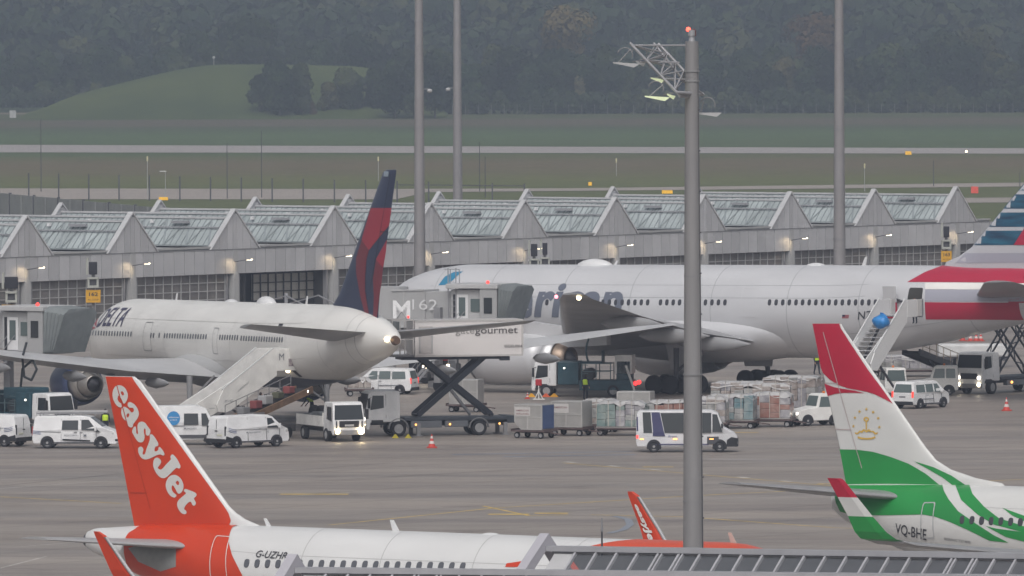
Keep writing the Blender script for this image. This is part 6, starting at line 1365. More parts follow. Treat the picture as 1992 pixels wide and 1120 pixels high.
# ---- dollies and cargo
alu = mat('container_alu', (.42, .41, .40), .45, .35, noise=.10, scale=1.3); dk = mat('dolly_frame', (.10, .07, .07), .6, noise=.3, scale=2)
def dolly(label, px, py, hdg, L=2.5, W=1.7, group='cargo dollies standing in rows'):
    v = Veh('cargo_dolly', label, 'trailer', px, py, hdg, L, W, group)
    mb = MB(); mb.b2((-L/2, -W/2, .42), (L/2, W/2, .52)); mb.b2((-L/2, -.1, .32), (L/2+.0, .1, .42)); mb.b2((-L/2, -W/2, .52), (-L/2+.06, W/2, .60)); mb.b2((L/2-.06, -W/2, .52), (L/2, W/2, .60)); mb.obj('deck', dk, v.t)
    mb = MB(); mb.bar((L/2, 0, .36), (L/2+.8, 0, .25), .07); mb.obj('drawbar', dk, v.t)
    v.hw = lambda x, z: W/2
    v.wheels((.35, L-.35), .2, .12, arch=False, inset=.12); return v
def container(label, v, w=2.3, d=1.5, h=1.6, blue=None, txt=None, chamfer=True):
    c = thing('air_cargo_container', label, 'container', v.t.location+Vector((0, 0, .53)), v.t.rotation_euler.z, 'metal air cargo containers on dollies')
    mb = MB(); prof = [(-w/2, .45 if chamfer else 0), (-w/2, h), (w/2, h), (w/2, 0), (-w/2+(.45 if chamfer else 0), 0)]
    mb.prism(prof, -d/2, d/2); b_ = mb.obj('container_body', alu, c, bevel=.02)
    mb = MB()
    for y in (-d/2-.012, d/2+.012):
        for x in (-w/2+.04, -w*.02, w/2-.04): mb.b2((x-.035, y-.012, .06 if x > -.9 else .5), (x+.035, y+.012, h-.03))
        for z in (h-.05, h*.5, .05): mb.b2((-w/2+.5 if z < .2 else -w/2+.02, y-.010, z-.03), (w/2-.02, y+.010, z+.03))
    mb.obj('rib', mat('container_rib', (.52, .51, .50), .4, .3), b_)
    if blue:
        mb = MB(); mb.b2((w/2+.004, -d/2+.05, .08), (w/2+.02, d/2-.05, h-.06)); mb.obj('end_panel', mat('container_blue', (.05, .085, .20), .5, noise=.1, scale=1), b_)
    if txt:
        sd = v.near
        for i, (bb, z) in enumerate(txt): text_on(bb, lambda u, vv: ((-.85+u) if sd < 0 else (.85-u), sd*(d/2+.035), z+vv), mat('placard_text', (.25, .12, .12), .5), b_, .17, .01, width=.9)
        mb = MB(); mb.b2((-.92*(1 if sd < 0 else -1), sd*(d/2+.02), h*.55), (.15*(1 if sd < 0 else -1), sd*(d/2+.028), h*.9)); mb.obj('placard', mat('placard', (.55, .53, .52), .5), b_)
    return c
def wrapm(nm, c0, c1, sc=1.6): return mat(nm, c0, .25, 0, rgb2=c1, scale=sc, bump=.8, bscale=5, det=8, spec=.8)
wr = {'teal': wrapm('wrap_teal', (.09, .17, .17), (.29, .33, .31)), 'red': wrapm('wrap_red', (.24, .085, .06), (.34, .22, .19)), 'pale': wrapm('wrap_pale', (.24, .195, .175), (.42, .385, .365), 2.6), 'silver': wrapm('wrap_silver', (.20, .19, .21), (.45, .44, .46), 2.0), 'grey': wrapm('wrap_grey', (.20, .20, .19), (.42, .42, .42))}
wtop = mat('wrap_film_top', (.46, .45, .45), .25, noise=.15, scale=2, bump=.8, bscale=4)
def pallet(label, v, w, d, h, m, seed=0, z=.53):
    g = random.Random(seed); c = thing('wrapped_cargo', label, 'cargo', v.t.location+Vector((0, 0, z)), v.t.rotation_euler.z, 'cargo pallets wrapped in film')
    mb = MB(); nx = max(2, round(w/.62)); ny = max(2, round(d/.7)); top = []
    for i in range(nx):
        for j_ in range(ny):
            zz = .06; hh_ = h-g.uniform(0, .16)-(.12 if g.random() < .2 else 0)
            while zz < hh_-.15:
                dz = min(hh_-zz, g.uniform(.28, .62)); x_ = -w/2+w*(i+.5)/nx+g.uniform(-.015, .015); y_ = -d/2+d*(j_+.5)/ny+g.uniform(-.02, .02)
                mb.box((x_, y_, zz+dz/2), (w/nx-g.uniform(.0, .04), d/ny-g.uniform(0, .05), dz-.012), mi=g.choice((0, 0, 0, 1, 2)), rz=g.uniform(-.02, .02)); zz += dz
            top.append(zz)
    b_ = mb.obj('load', [m, wr['grey'] if m is not wr['grey'] else wr['pale'], wr['silver']] if m.name != 'dark_tarp' else [m, m, m], c, bevel=.025)
    mb = MB(); N_ = 8; vs_ = []
    for i in range(N_+1):
        for k_ in range(N_+1):
            u_, v_ = i/N_, k_/N_; e_ = min(u_, 1-u_, v_, 1-v_); zz = h+.02-(.0 if e_ > .01 else g.uniform(.12, .42))+g.uniform(-.03, .03)
            vs_.append(((u_-.5)*(w+.05), (v_-.5)*(d+.05), zz))
    mb.add(vs_, [(i*(N_+1)+k_, (i+1)*(N_+1)+k_, (i+1)*(N_+1)+k_+1, i*(N_+1)+k_+1) for i in range(N_) for k_ in range(N_)], 0, True); mb.obj('film_top', wtop, b_)
    mb = MB(); mb.b2((-w/2-.03, -d/2-.03, 0), (w/2+.03, d/2+.03, .05)); mb.obj('pallet_base', alu, c)
    for i in range(1, 4):
        X = -w/2+w*i/4; mb = MB(); mb.b2((X-.02, -d/2-.02, .05), (X+.02, -d/2-.005, h-.05)); mb.b2((X-.02, d/2+.005, .05), (X+.02, d/2+.02, h-.05)); mb.b2((X-.02, -d/2-.02, h+.04), (X+.02, d/2+.02, h+.055)); mb.b2((X-.02, -d/2-.02, h-.05), (X+.02, -d/2-.005, h+.055)); mb.b2((X-.02, d/2+.005, h-.05), (X+.02, d/2+.02, h+.055))
        mb.obj('net_strap', mat('strap', (.45, .42, .38), .7), b_)
    return c
D1 = dolly('first dolly of the near row, right behind the catering truck', 1026, 853, -30, 2.4, 1.7); container('grey metal container with a blue end panel, leftmost of the row on dollies', D1, 2.0, 1.5, 1.6, blue=True, txt=[('AMERICAN', 1.15), ('AIRLINES', .95)])
D2 = dolly('second dolly of the near row, under a plain metal container', 1101, 848, -25, 2.4, 1.7); container('plain grey metal container, second in the row on dollies', D2, 2.15, 1.5, 1.65, txt=[('AMERICAN', 1.2)], chamfer=False)
D3 = dolly('third dolly of the near row, under pinkish wrapped cargo', 1160, 841, -20, 2.2, 1.6); pallet('pinkish-grey wrapped cargo beside the plain metal container', D3, 2.0, 1.5, 1.55, wr['pale'], 3)
D4 = dolly('fourth dolly of the near row, under green-grey wrapped cargo', 1206, 848, -12, 3.3, 1.9); pallet('green-grey wrapped cargo just left of the minibus', D4, 3.0, 1.8, 1.62, wr['teal'], 4)
D4b = dolly('dolly with a white frame container, behind the green-grey cargo', 1232, 826, -12, 2.4, 1.6); container('white-framed container behind the green-grey wrapped cargo', D4b, 2.2, 1.5, 1.6, chamfer=False)
D5 = dolly('dolly behind the minibus roof, under red-brown cargo', 1300, 846, -10, 3.3, 1.9); pallet('red-brown wrapped cargo rising behind the minibus roof', D5, 2.9, 1.8, 1.62, wr['red'], 5)
D6 = dolly('dolly right of the nearest mast, under blue-green cargo', 1418, 834, -10, 3.4, 2.0); pallet('blue-green wrapped cargo right of the nearest mast', D6, 3.1, 1.9, 1.62, wrapm('wrap_blue', (.07, .17, .21), (.29, .34, .34)), 6)
D6b = dolly('dolly directly behind the nearest mast', 1375, 838, -10, 2.6, 1.9); pallet('brownish wrapped cargo half hidden by the nearest mast', D6b, 2.3, 1.8, 1.6, wr['pale'], 11)
D7 = dolly('rightmost dolly of the near row, under red cargo', 1497, 831, -10, 2.9, 1.9); pallet('red and pink wrapped cargo at the right end of the near row', D7, 2.6, 1.8, 1.65, wr['red'], 7)
D8 = dolly('left dolly of the back row below the landing gear', 1440, 806, -6, 3.6, 2.0); pallet('long low pale cargo at the left of the back row', D8, 3.9, 1.9, 1.60, wr['pale'], 8)
D9 = dolly('middle dolly of the back row', 1482, 815, -6, 3.6, 2.0); pallet('pale wrapped cargo in the middle of the back row', D9, 3.6, 1.9, 1.75, wr['pale'], 9)
D10 = dolly('right dolly of the back row beside the white tractor', 1534, 810, -20, 3.6, 2.2); pallet('tall pale wrapped cargo at the right end of the back row', D10, 3.6, 2.2, 2.1, wr['pale'], 10)
D11 = dolly('dolly behind the scissor legs of the catering truck', 901, 802, -15, 2.4, 1.6); container('grey container seen through the scissor legs', D11, 2.0, 1.5, 1.65, chamfer=False)
D12 = dolly('low dolly under the silver airliner, beside its aft stairs', 1762, 733, -3, 5.0, 2.3); pallet('long silver-wrapped load beside the aft stairs', D12, 4.2, 2.2, 1.0, wr['silver'], 12, z=.53)
D13 = dolly('empty-looking baggage trailer far behind the scissor legs', 830, 741, 0, 3.2, 1.6); pallet('dark covered load far behind the scissor legs', D13, 2.6, 1.4, 1.2, mat('dark_tarp', (.05, .055, .07), .5, noise=.3, scale=2), 13)
D14 = dolly('low cart left of the small white people carrier', 700, 771, 5, 2.0, 1.3); pallet('small white covered load left of the people carrier', D14, 1.6, 1.1, .75, wr['grey'], 14)
# ---- passenger stairs
def stairs(label, base, top, zt, plat, W=1.7, steps=20, zb=.9, panel=dirtw, logo=True, shp=1.25, low=None):
    """base/top: ground points under the bottom and the top of the flight; plat: platform length beyond"""
    d = (top-base); d.z = 0; L = d.length; hdg = math.atan2(d.y, d.x); t = thing('passenger_stairs', label, 'stairs', (base.x, base.y, 0), hdg, 'mobile passenger stairs')
    near = -1 if cos(hdg) > 0 else 1
    mb = MB()
    for i in range(steps): x = L*i/steps; z = zb*.3+(zt-zb*.3)*(i+1)/steps; mb.b2((x, -W/2+.1, z-.05), (x+L/steps+.05, W/2-.1, z))
    mb.obj('step', lgrey, t)
    for sd in (1, -1):
        y = sd*W/2; q0 = .46
        mb = MB(); mb.prism([(L*q0-.4, zt*q0+.1), (L*q0-.25, zt*q0-.35), (L*q0+.5, zt*q0-.42), (L+.05, zt-.45), (L+.05, zt+shp), (L-.25, zt+shp-.02), (L*q0+.1, zt*q0+shp-.25)], y-.04, y+.04); u = mb.obj('side_panel', panel, t, bevel=.02)
        mb = MB(); mb.bar((L*q0+.1, y, zt*q0+shp-.2), (L-.2, y, zt+shp+.05), .10, .07); mb.obj('handrail', mat('rail_white2', (.62, .62, .62), .4), u)
        y2 = sd*(W/2-.13); mb = MB(); mb.prism([(-.3, .25), (-.3, .55), (.5, 1.45), (L*.62, zt*.62+shp-.15), (L*.62, zt*.62-.4), (.3, .2)], y2-.03, y2+.03); mb.obj('side_panel', panel, t, bevel=.02)
    mb = MB(); mb.b2((L, -W/2, zt-.12), (L+plat, W/2, zt)); mb.obj('platform', lgrey, t)
    for sd in (1, -1):
        y = sd*(W/2+.02); mb = MB(); mb.b2((L+.04, y-.03, zt-.15), (L+plat*.68, y+.03, zt+shp)); pp_ = mb.obj('platform_panel', panel, t, bevel=.02)
        mb = MB(); mb.b2((L+plat*.69, y-.05, zt-.12), (L+plat, y+.01, zt+shp-.02)); mb.obj('sliding_panel', mat('panel_pale', (.56, .55, .54), .5), t, bevel=.02)
        if logo and sd == near:
            text_on('M', lambda u_, v_: (L+.22+u_, y+near*.05, zt+.52+v_) if near < 0 else (L+.22+plat*.5-u_, y+near*.05, zt+.52+v_), tx, pp_, .62, .0)
    mb = MB(); mb.b2((L+plat-.02, -W/2-.05, zt-.2), (L+plat+.15, W/2+.05, zt+.1)); mb.b2((L+plat, -W/2-.1, zt-.1), (L+plat+.16, -W/2+.05, zt+shp)); mb.obj('bumper', mgrey, t)
    # truck chassis and lifting frame
    mb = MB(); mb.b2((-.4, -.8, .35), (L+.2, .8, .62)); mb.obj('chassis', dgrey, t)
    mb = MB()
    for sd in (1, -1): mb.bar((L*.35, sd*.6, .6), (L-.4, sd*.6, zt-.3), .14); mb.bar((L*.95, sd*.6, .6), (L*.55, sd*.6, zt*.55), .12)
    mb.obj('lift_frame', dgrey, t)
    for x in (L*.12, L*.85):
        for sd in (1, -1):
            mb = MB(); n = 18; r = .36; mb.loft([[(x+rr*cos(2*pi*k/n), sd*(.85-dy), r+rr*sin(2*pi*k/n)) for k in range(n)] for dy, rr in ((.22, r), (0, r), (0, r*.55), (.04, r*.5))]); mb.obj('wheel', rubber, t)
    return t, L, near
zt_s = 4.15
tp = Vector((XatY(520, 583, zt_s), 583, 0)); bp = Vector((XatY(322, 583-5.5, .6), 577.5, 0))
st1, L1, near1 = stairs('white mobile stairs marked M reaching the rear door of the airliner seen from behind', bp, tp, zt_s, 2.6, shp=1.25)
mb = MB(); mb.prism([(L1*.60, 2.0), (L1*.66, 2.0), (L1*.66, 2.05)], -1, -.99)
text_on('GANGWAY', lambda u, v: (L1*.62+u*cos(R(30)), -.91, zt_s*.62+.2+u*.5+v), tx, st1, .2, .0); text_on('PT-H03', lambda u, v: (L1*.49+u, -.91, zt_s*.49+.1+v+u*.05), tx, st1, .22, .0)
mb = MB(); mb.b2((L1+1.0, -.91, zt_s+.12), (L1+1.5, -.90, zt_s+.6)); mb.obj('picture_panel', mat('picture', (.14, .10, .13), .5, rgb2=(.5, .45, .45), scale=7), st1)
# stairs at the silver airliner's aft door
zt_a = 26-(612-38.5)/28.6
tp2 = Vector((XatY(1738, 627.5, zt_a), 627.5, 0)); bp2 = Vector((XatY(1618, 620, .5), 620, 0))
st2, L2, near2 = stairs('white open mobile stairs at the aft door of the silver airliner', bp2, tp2, zt_a, 2.1, W=2.0, shp=1.05, logo=False, panel=mat('stair_white', (.72, .72, .72), .5))
# blue bag on them
bg_ = thing('blue_bag', 'bright blue plastic sack lying on the upper steps of the open mobile stairs', 'bag', Vector((XatY(1713, 626, zt_a-.2), 624.8, zt_a-.75)))
mb = MB(); mb.ball((0, 0, .42), .62, n=20, sc=(1.0, .9, .80)); 
mb.v = [(x*(1+.12*sin(5*z+3*x)-.35*max(0, z-.4)), y*(1+.10*sin(7*x)), z+.06*sin(5*x+4*y)) for x, y, z in mb.v]; mb.cyl((.02, 0, .84), (.05, .02, .98), .10, .14, n=8); mb.obj('sack', mat('sack_blue', (.02, .20, .52), .3, noise=.25, scale=3, bump=.6), bg_)
# ---- belt loaders
def beltloader(label, p0, p1, z0, z1, m, W=1.1, rails=True, col=None):
    d = p1-p0; d.z = 0; L = d.length; t = thing('belt_loader', label, 'loader', (p0.x, p0.y, 0), math.atan2(d.y, d.x), 'baggage belt loaders')
    mb = MB(); mb.bar((0, 0, z0), (L, 0, z1), W, .12); mb.obj('belt', rubber, t)
    for sd in (1, -1): mb = MB(); mb.bar((0, sd*(W/2+.06), z0), (L, sd*(W/2+.06), z1), .10, .42); mb.obj('side_beam', m, t)
    if rails:
        mb = MB(); sd = 1
        for i in range(7): f = .1+i*.14; mb.bar((L*f, W/2+.1, z0+(z1-z0)*f), (L*f, W/2+.1, z0+(z1-z0)*f+1.0), .04)
        for h in (.5, 1.0): mb.bar((L*.1, W/2+.1, z0+(z1-z0)*.1+h), (L*.94, W/2+.1, z0+(z1-z0)*.94+h), .04)
        mb.obj('handrail', col or mgrey, t)
    mb = MB(); mb.b2((L*.12, -.8, .4), (L*.75, .8, .85)); mb.obj('chassis', dgrey, t, bevel=.05)
    mb = MB(); mb.b2((L*.2, -.75, .85), (L*.36, -.35, 1.7)); mb.obj('driver_cab', mgrey, t)
    mb = MB(); mb.bar((L*.35, 0, .8), (L*.62, 0, z0+(z1-z0)*.62), .12); mb.obj('lift_ram', steel, t)
    for x in (L*.2, L*.66):
        for sd in (1, -1): mb = MB(); mb.cyl((x, sd*.6, .33), (x, sd*.85, .33), .33, n=16); mb.obj('wheel', rubber, t)
    return t, L
a = Vector((XatY(440, 573, 1.1), 573, 0)); b_ = Vector((XatY(592, 581, 2.6), 581, 0))
bl1, BL = beltloader('orange-brown belt loader carrying bags up under the rear of the airliner seen from behind', a, b_, 1.0, 2.9, mat('loader_orange', (.25, .15, .09), .6, noise=.3, scale=1.5))
mb = MB(); mb.ball((BL*.93, -.6, 2.8), .10, n=8); mb.ball((.6, -.6, 1.35), .10, n=8); mb.obj('work_lamp', headw, bl1)
for i, (f, sz, mm) in enumerate(((.22, (.8, .5, .45), mgrey), (.38, (.75, .5, .5), mat('bag_red', (.25, .06, .06), .7)), (.50, (.9, .6, .55), lgrey), (.66, (.7, .5, .4), mat('bag_olive', (.10, .10, .06), .8)), (.8, (.7, .5, .45), mat('bag_red', (.25, .06, .06), .7)))):
    lb = ('grey suitcase lowest on the orange-brown belt loader', 'red suitcase below the pale bag on the belt loader', 'pale grey bag in the middle of the belt loader', 'olive bag above the pale bag on the belt loader', 'red suitcase highest on the belt loader')[i]
    P = a.lerp(b_, f); s_ = thing('suitcase', lb, 'luggage', (P.x, P.y, 1.0+1.9*f+.18), bl1.rotation_euler.z, 'luggage on the belt loader'); mb = MB(); mb.box((0, 0, sz[2]/2), sz); mb.obj('shell', mm, s_, bevel=.06); mb = MB(); mb.bar((-.12, 0, sz[2]+.05), (.12, 0, sz[2]+.05), .04); mb.bar((-.12, 0, sz[2]-.02), (-.12, 0, sz[2]+.06), .03); mb.bar((.12, 0, sz[2]-.02), (.12, 0, sz[2]+.06), .03); mb.obj('handle', black, s_)
a = Vector((XatY(1868, 650, 1.2), 650, 0)); b_ = Vector((XatY(1772, 640, 3.4), 640, 0))
beltloader('dark belt loader with tan handrails, behind the lift truck at right', a, b_, 1.2, 3.0, dgrey, col=mat('rail_tan', (.35, .28, .20), .6))
t = thing('covered_cart', 'white covered cart behind the lift truck with four lit headlamps', 'trailer', G(1892, 714)); mb = MB(); mb.b2((-2.6, -1, .8), (2.6, 1, 1.75)); mb.obj('tarpaulin', mat('tarp_white', (.6, .6, .6), .6, noise=.1, scale=1.2, bump=.4), t, bevel=.15); mb = MB(); mb.b2((-2.5, -.9, .5), (2.5, .9, .78)); mb.obj('frame', dgrey, t)
for x in (-1.8, 1.8): mb = MB(); mb.cyl((x, -.95, .3), (x, -.7, .3), .3, n=14); mb.cyl((x, .7, .3), (x, .95, .3), .3, n=14); mb.cyl((x, -.8, .3), (x, .8, .3), .06); mb.obj('wheel_pair', rubber, t)
# ---- jet bridges
brw = mat('bridge_wall', (.37, .37, .375), .55, noise=.05, scale=.4); brl = mat('bridge_light', (.46, .46, .465), .5, noise=.05, scale=.5); bel = mat('bridge_bellows', (.20, .22, .225), .7, noise=.1, scale=1.5)
def bridge(label, rot_p, cab_p, z0, z1, htun=2.7, W=2.4, logo=None, cabdir=0.0, bz=0.0, name='jet_bridge', group='jet bridges docked at the airliners', legs=True, cablen=4.2, bell=1.9):
    """tunnel from rot_p to cab_p (floor heights z0, z1), rotating cab beyond"""
    d = cab_p-rot_p; d.z = 0; L = d.length; t = thing(name, label, 'jet bridge', (rot_p.x, rot_p.y, 0), math.atan2(d.y, d.x), group)
    near = -1 if d.x > 0 else 1; k = (z1-z0)/L
    def tun(x0, x1, w, dz, h, m, nm):
        mb = MB(); q = [(x0, z0+k*x0+dz), (x1, z0+k*x1+dz), (x1, z0+k*x1+dz+h), (x0, z0+k*x0+dz+h)]; mb.prism(q, -w/2, w/2); return mb.obj(nm, m, t, bevel=.04)
    t1 = tun(0, L*.62, W, 0, htun, brw, 'outer_tunnel'); t2 = tun(L*.60, L, W-.3, .12, htun-.25, brw, 'inner_tunnel')
    mb = MB(); x = .5
    while x < L*.6: mb.b2((x-.03, near*W/2, z0+k*x+.1), (x+.03, near*(W/2+.03), z0+k*x+htun-.1)); x += 1.6
    mb.bar((0, near*(W/2+.02), z0+htun), (L*.62, near*(W/2+.02), z0+k*L*.62+htun), .10, .10); mb.bar((0, near*(W/2+.02), z0), (L*.62, near*(W/2+.02), z0+k*L*.62), .10, .14); mb.obj('rib', brl, t1)
    # cab
    x0 = L; zc = z1
    mb = MB(); mb.b2((x0-.2, -W/2-.15, zc-.05), (x0+cablen*.62, W/2+.15, zc+2.55)); cb = mb.obj('cab', brl, t, bevel=.05)
    mb = MB(); mb.b2((x0+cablen*.62, -W/2-.5, zc-.2), (x0+cablen, W/2+.5, zc+2.75)); mb.obj('cab_head', brw, t, bevel=.06)
    mb = MB(); mb.b2((x0-.4, -W/2-.6, zc+2.62), (x0+cablen+.1, W/2+.6, zc+2.95)); mb.obj('cab_roof', brl, t, bevel=.05)
    ny_ = near*(W/2+.17)
    mb = MB(); mb.b2((x0+.25, ny_-.01, zc+.05), (x0+1.15, ny_+near*.03, zc+2.2)); dd = mb.obj('cab_door', white, cb, bevel=.02)
    mb = MB(); mb.b2((x0+.45, ny_+near*.02, zc+.7), (x0+.95, ny_+near*.05, zc+2.0)); mb.obj('door_window', glass2, dd)
    mb = MB(); mb.b2((x0+.0, ny_-.01, zc+.05), (x0+.22, ny_+near*.02, zc+2.2)); mb.obj('door_gap', black, cb)
    mb = MB(); mb.b2((x0+1.35, ny_-.01, zc+1.0), (x0+2.4, ny_+near*.03, zc+1.9)); mb.obj('cab_window', glass2, cb)
    mb = MB(); mb.b2((x0+cablen*.72, near*(W/2+.51), zc+.9), (x0+cablen*.9, near*(W/2+.54), zc+2.0)); mb.obj('side_window', glass, cb)
    # bellows hood
    mb = MB(); rings = []
    for i in range(11):
        u = i/10; g_ = .12 if i % 2 else 0; zz = (zc-.1+g_, zc+2.95-g_-.15*u); wy = W/2+.55-g_; x = x0+cablen+.05+u*bell
        rings.append([(x-.9*u, -wy, zz[0]), (x-.9*u, wy, zz[0]), (x+.1, wy, zz[1]-.3), (x+.15, wy-.5, zz[1]), (x+.15, -wy+.5, zz[1]), (x+.1, -wy, zz[1]-.3)])
    mb.loft(rings, smooth=False, caps=True); mb.obj('bellows', bel, t)
    mb = MB(); mb.ball((x0+cablen*.7, near*.9, zc+3.05), .13, n=8); mb.obj('warning_lamp', redl, t)
    # ladder, service stairs and drive column
    mb = MB(); lx = L-.35 if bell < 1.5 else L*.66
    for dx in (0, .6): mb.bar((lx+dx, near*(W/2+.25), z1-2.6), (lx+dx, near*(W/2+.25), z1+htun+1.5), .06)
    for i in range(14): mb.bar((lx, near*(W/2+.25), z1-2.4+i*.42), (lx+.6, near*(W/2+.25), z1-2.4+i*.42), .04)
    for dx in (1.3, 2.0): mb.bar((lx-1.2+dx, near*(W/2+.1), z1+htun), (lx-1.2+dx, near*(W/2+.1), z1+htun+1.4), .05)
    mb.bar((lx-.4, near*(W/2+.1), z1+htun+1.4), (lx+.8, near*(W/2+.1), z1+htun+1.4), .05); mb.obj('ladder', galv, t)
    if legs:
        mb = MB(); cx = L*.8
        for sd in (1, -1): mb.b2((cx-.25, sd*1.3-.22, .7), (cx+.25, sd*1.3+.22, z1+htun*.5))
        mb.b2((cx-.4, -1.7, z1-.75), (cx+.4, 1.7, z1-.35)); mb.b2((cx-.9, -1.1, .35), (cx+.9, 1.1, .8)); mb.obj('drive_column', mgrey, t)
        for sd in (1, -1): mb = MB(); mb.cyl((cx, sd*.75, .5), (cx, sd*1.15, .5), .5, n=18); mb.obj('wheel', rubber, t)
        mb = MB(); sx = x0+.7; n = 12
        for i in range(n): mb.b2((sx-i*.34, near*(W/2+.25), zc-.05-i*zc/n), (sx-i*.34+.3, near*(W/2+1.05), zc-.10-i*zc/n))
        for y in (W/2+.25, W/2+1.05): mb.bar((sx+.2, near*y, zc), (sx-(n-.5)*.34, near*y, .3), .06, .18); mb.bar((sx+.2, near*y, zc+1), (sx-(n-.5)*.34, near*y, 1.3), .04)
        mb.b2((sx-.1, near*(W/2+.2), zc-.1), (sx+.9, near*(W/2+1.1), zc)); mb.obj('service_stairs', galv, t)
    mb = MB(); mb.cyl((0, 0, 0), (0, 0, z0), .8, n=20); mb.cyl((0, 0, z0-.2), (0, 0, z0+htun+.25), 1.7, n=24); mb.obj('rotunda', brw, t)
    return t, L, near
# M162 : leads from the pier towards the silver airliner
zc_ = 4.45
rp = Vector((XatY(748, 650, 3.5), 650, 0)); cp = Vector((XatY(898, 647.5, 3.5), 647.5, 0))
br1, LB, nb = bridge('grey jet bridge lettered M162, docked at the silver airliner', rp, cp, zc_+.1, zc_+.25, htun=2.55, cablen=3.5, bell=1.15)
zl = lambda px: None
text_on('M', lambda u, v: (1.25+u, nb*(1.24), zc_+.75+v), mat('bridge_logo', (.85, .85, .86), .5), br1, 1.75, .02, width=1.35); text_on('162', lambda u, v: (2.75+u, nb*(1.24), zc_+1.35+v), mat('bridge_number', (.68, .68, .69), .5), br1, 1.05, .0, width=1.95)
# bridge at the left, docked at the airliner seen from behind
zc2 = 26-(682-43)/29.6
rp2 = Vector((XatY(-170, 612, 4), 612, 0)); cp2 = Vector((XatY(34, 607, 4), 607, 0))
br2, _, _ = bridge('grey jet bridge at the left edge, docked at the nose of the DELTA airliner', rp2, cp2, zc2, zc2+.1, htun=2.7, cablen=3.4, bell=1.7)
# tunnels linking the pier and the rotunda of M162 (seen behind the fin)
def gantry(label, p0, p1, z, h=.8):
    d = p1-p0; d.z = 0; L = d.length; t = thing('link_bridge', label, 'bridge', (p0.x, p0.y, 0), math.atan2(d.y, d.x)); mb = MB(); mb.b2((0, -1.3, z), (L, 1.3, z+.35)); mb.obj('deck', brl, t)
    mb = MB(); n = max(2, int(L/6))
    mb.bar((0, -1.3, z+.3), (L*.5, -1.3, z+2.6), .09); mb.bar((L*.5, -1.3, z+2.6), (L, -1.3, z+.3), .09); mb.bar((L*.5, -1.3, z+.3), (L*.5, -1.3, z+2.8), .22); mb.bar((0, 1.3, z+.3), (L*.5, 1.3, z+2.6), .09); mb.bar((L*.5, 1.3, z+2.6), (L, 1.3, z+.3), .09); mb.obj('tie_rods', galv, t)
    mb = MB(); mb.b2((L*.5-.3, -1, 0), (L*.5+.3, 1, z)); mb.obj('support', brl, t)
gantry('cable-stayed footbridge between the pier and the red and blue tail', Vector((XatY(450, 745, 3), 745, 0)), Vector((XatY(735, 700, 3), 700, 0)), 2.0)
# ---- docking guidance displays
def display(label, px, ytop, Y, w, h, sign=None, face=0.0, signw=1.1, signh=.95, group='docking guidance displays'):
    z = at(px, ytop, Y).z; t = thing('docking_display', label, 'sign', (XatY(px, Y, z), Y, 0), face, group)
    mb = MB(); mb.cyl((0, .35, 0), (0, .35, z-.2), .13, n=10); mb.obj('post', mgrey, t)
    mb = MB(); mb.b2((-w/2, -.12, z-h), (w/2, .16, z)); mb.obj('display_box', mat('display_dark', (.020, .020, .028), .35), t, bevel=.03)
    mb = MB(); mb.b2((-w/2-.22, .0, z-h), (-w/2-.05, .25, z+.12)); mb.cyl((-w/2-.1, .1, z+.1), (-w/2-.1, .1, z+.3), .10, n=8); mb.obj('mount', mat('housing_pale', (.36, .37, .34), .5), t)
    mb = MB(); mb.b2((-.42, -.25, z-h-1.0), (.42, .3, z-h-.82)); mb.b2((-.42, -.25, z-h-.35), (.42, .3, z-h-.2)); mb.b2((-.42, -.2, z-h-.9), (-.26, .3, z-h-.25)); mb.b2((.26, -.2, z-h-.9), (.42, .3, z-h-.25)); mb.b2((-.3, -.05, z-h-.8), (.3, .25, z-h-.3), 1); mb.obj('scanner_housing', [mat('housing_pale', (.36, .37, .34), .5), dgrey], t, bevel=.02)
    if sign:
        zz = z-h-1.15; mb = MB(); mb.b2((-signw/2, -.08, zz-signh), (signw/2, .08, zz)); sg = mb.obj('stand_number_sign', mat('stand_sign', (.62, .33, .02), .5, emit=0), t, bevel=.02)
        text_on(sign, lambda u, v: (-signw*.28+u, -.095, zz-.45+v), blk, sg, .38, .02, width=signw*.6)
        text_on('AC STOP', lambda u, v: (-signw*.36+u, -.095, zz-.78+v), blk, sg, .16, .0, width=signw*.72)
    return t
display('docking display over a yellow sign numbered 162, left of the DELTA lettering', 181, 509, 690, .62, .95, '162')
display('docking display over a yellow sign ending in 1Y, at the left edge', 22, 538, 660, .95, .85, '161Y', signw=1.4, signh=.75)
display('docking display before the facade above the silver airliner, left one of a pair', 1039, 474, 775, .55, 1.05)
display('docking display before the facade above the silver airliner, right one of a pair', 1060, 472, 775, .42, 1.0)
display('docking display with a small yellow sign beside the striped tail', 1841, 440, 790, .5, .95, '163', signw=.9)
# ---- cones
def cone(label, px, py, h=.75):
    t = thing('traffic_cone', label, 'cone', G(px, py), group='red and white traffic cones'); mb = MB(); mb.box((0, 0, .04), (h*.75, h*.75, .07)); mb.obj('base', mat('cone_base', (.45, .05, .03), .5), t)
    mb = MB()
    for a_, b_, r0, r1, mi in ((.07, .30, .19, .145, 0), (.30, .50, .145, .10, 1), (.50, .68, .10, .07, 0), (.68, .86, .07, .04, 1), (.86, 1.0, .04, .02, 0)): mb.cyl((0, 0, a_*h), (0, 0, b_*h), r0*h*1.4, r1*h*1.4, n=14, mi=mi)
    mb.obj('cone_body', [mat('cone_red', (.55, .05, .035), .5), mat('cone_white', (.6, .55, .53), .5)], t)
cone('traffic cone on open concrete below the catering truck', 840, 871, .85); cone('traffic cone on open concrete at the right edge', 1958, 799, .9)
for i, px in enumerate((1873, 1888, 1899, 1908)): cone('distant traffic cone, %s of the four beyond the belly of the silver airliner' % ('leftmost', 'second', 'third', 'rightmost')[i], px, 663+(.5 if i else 0), .8)
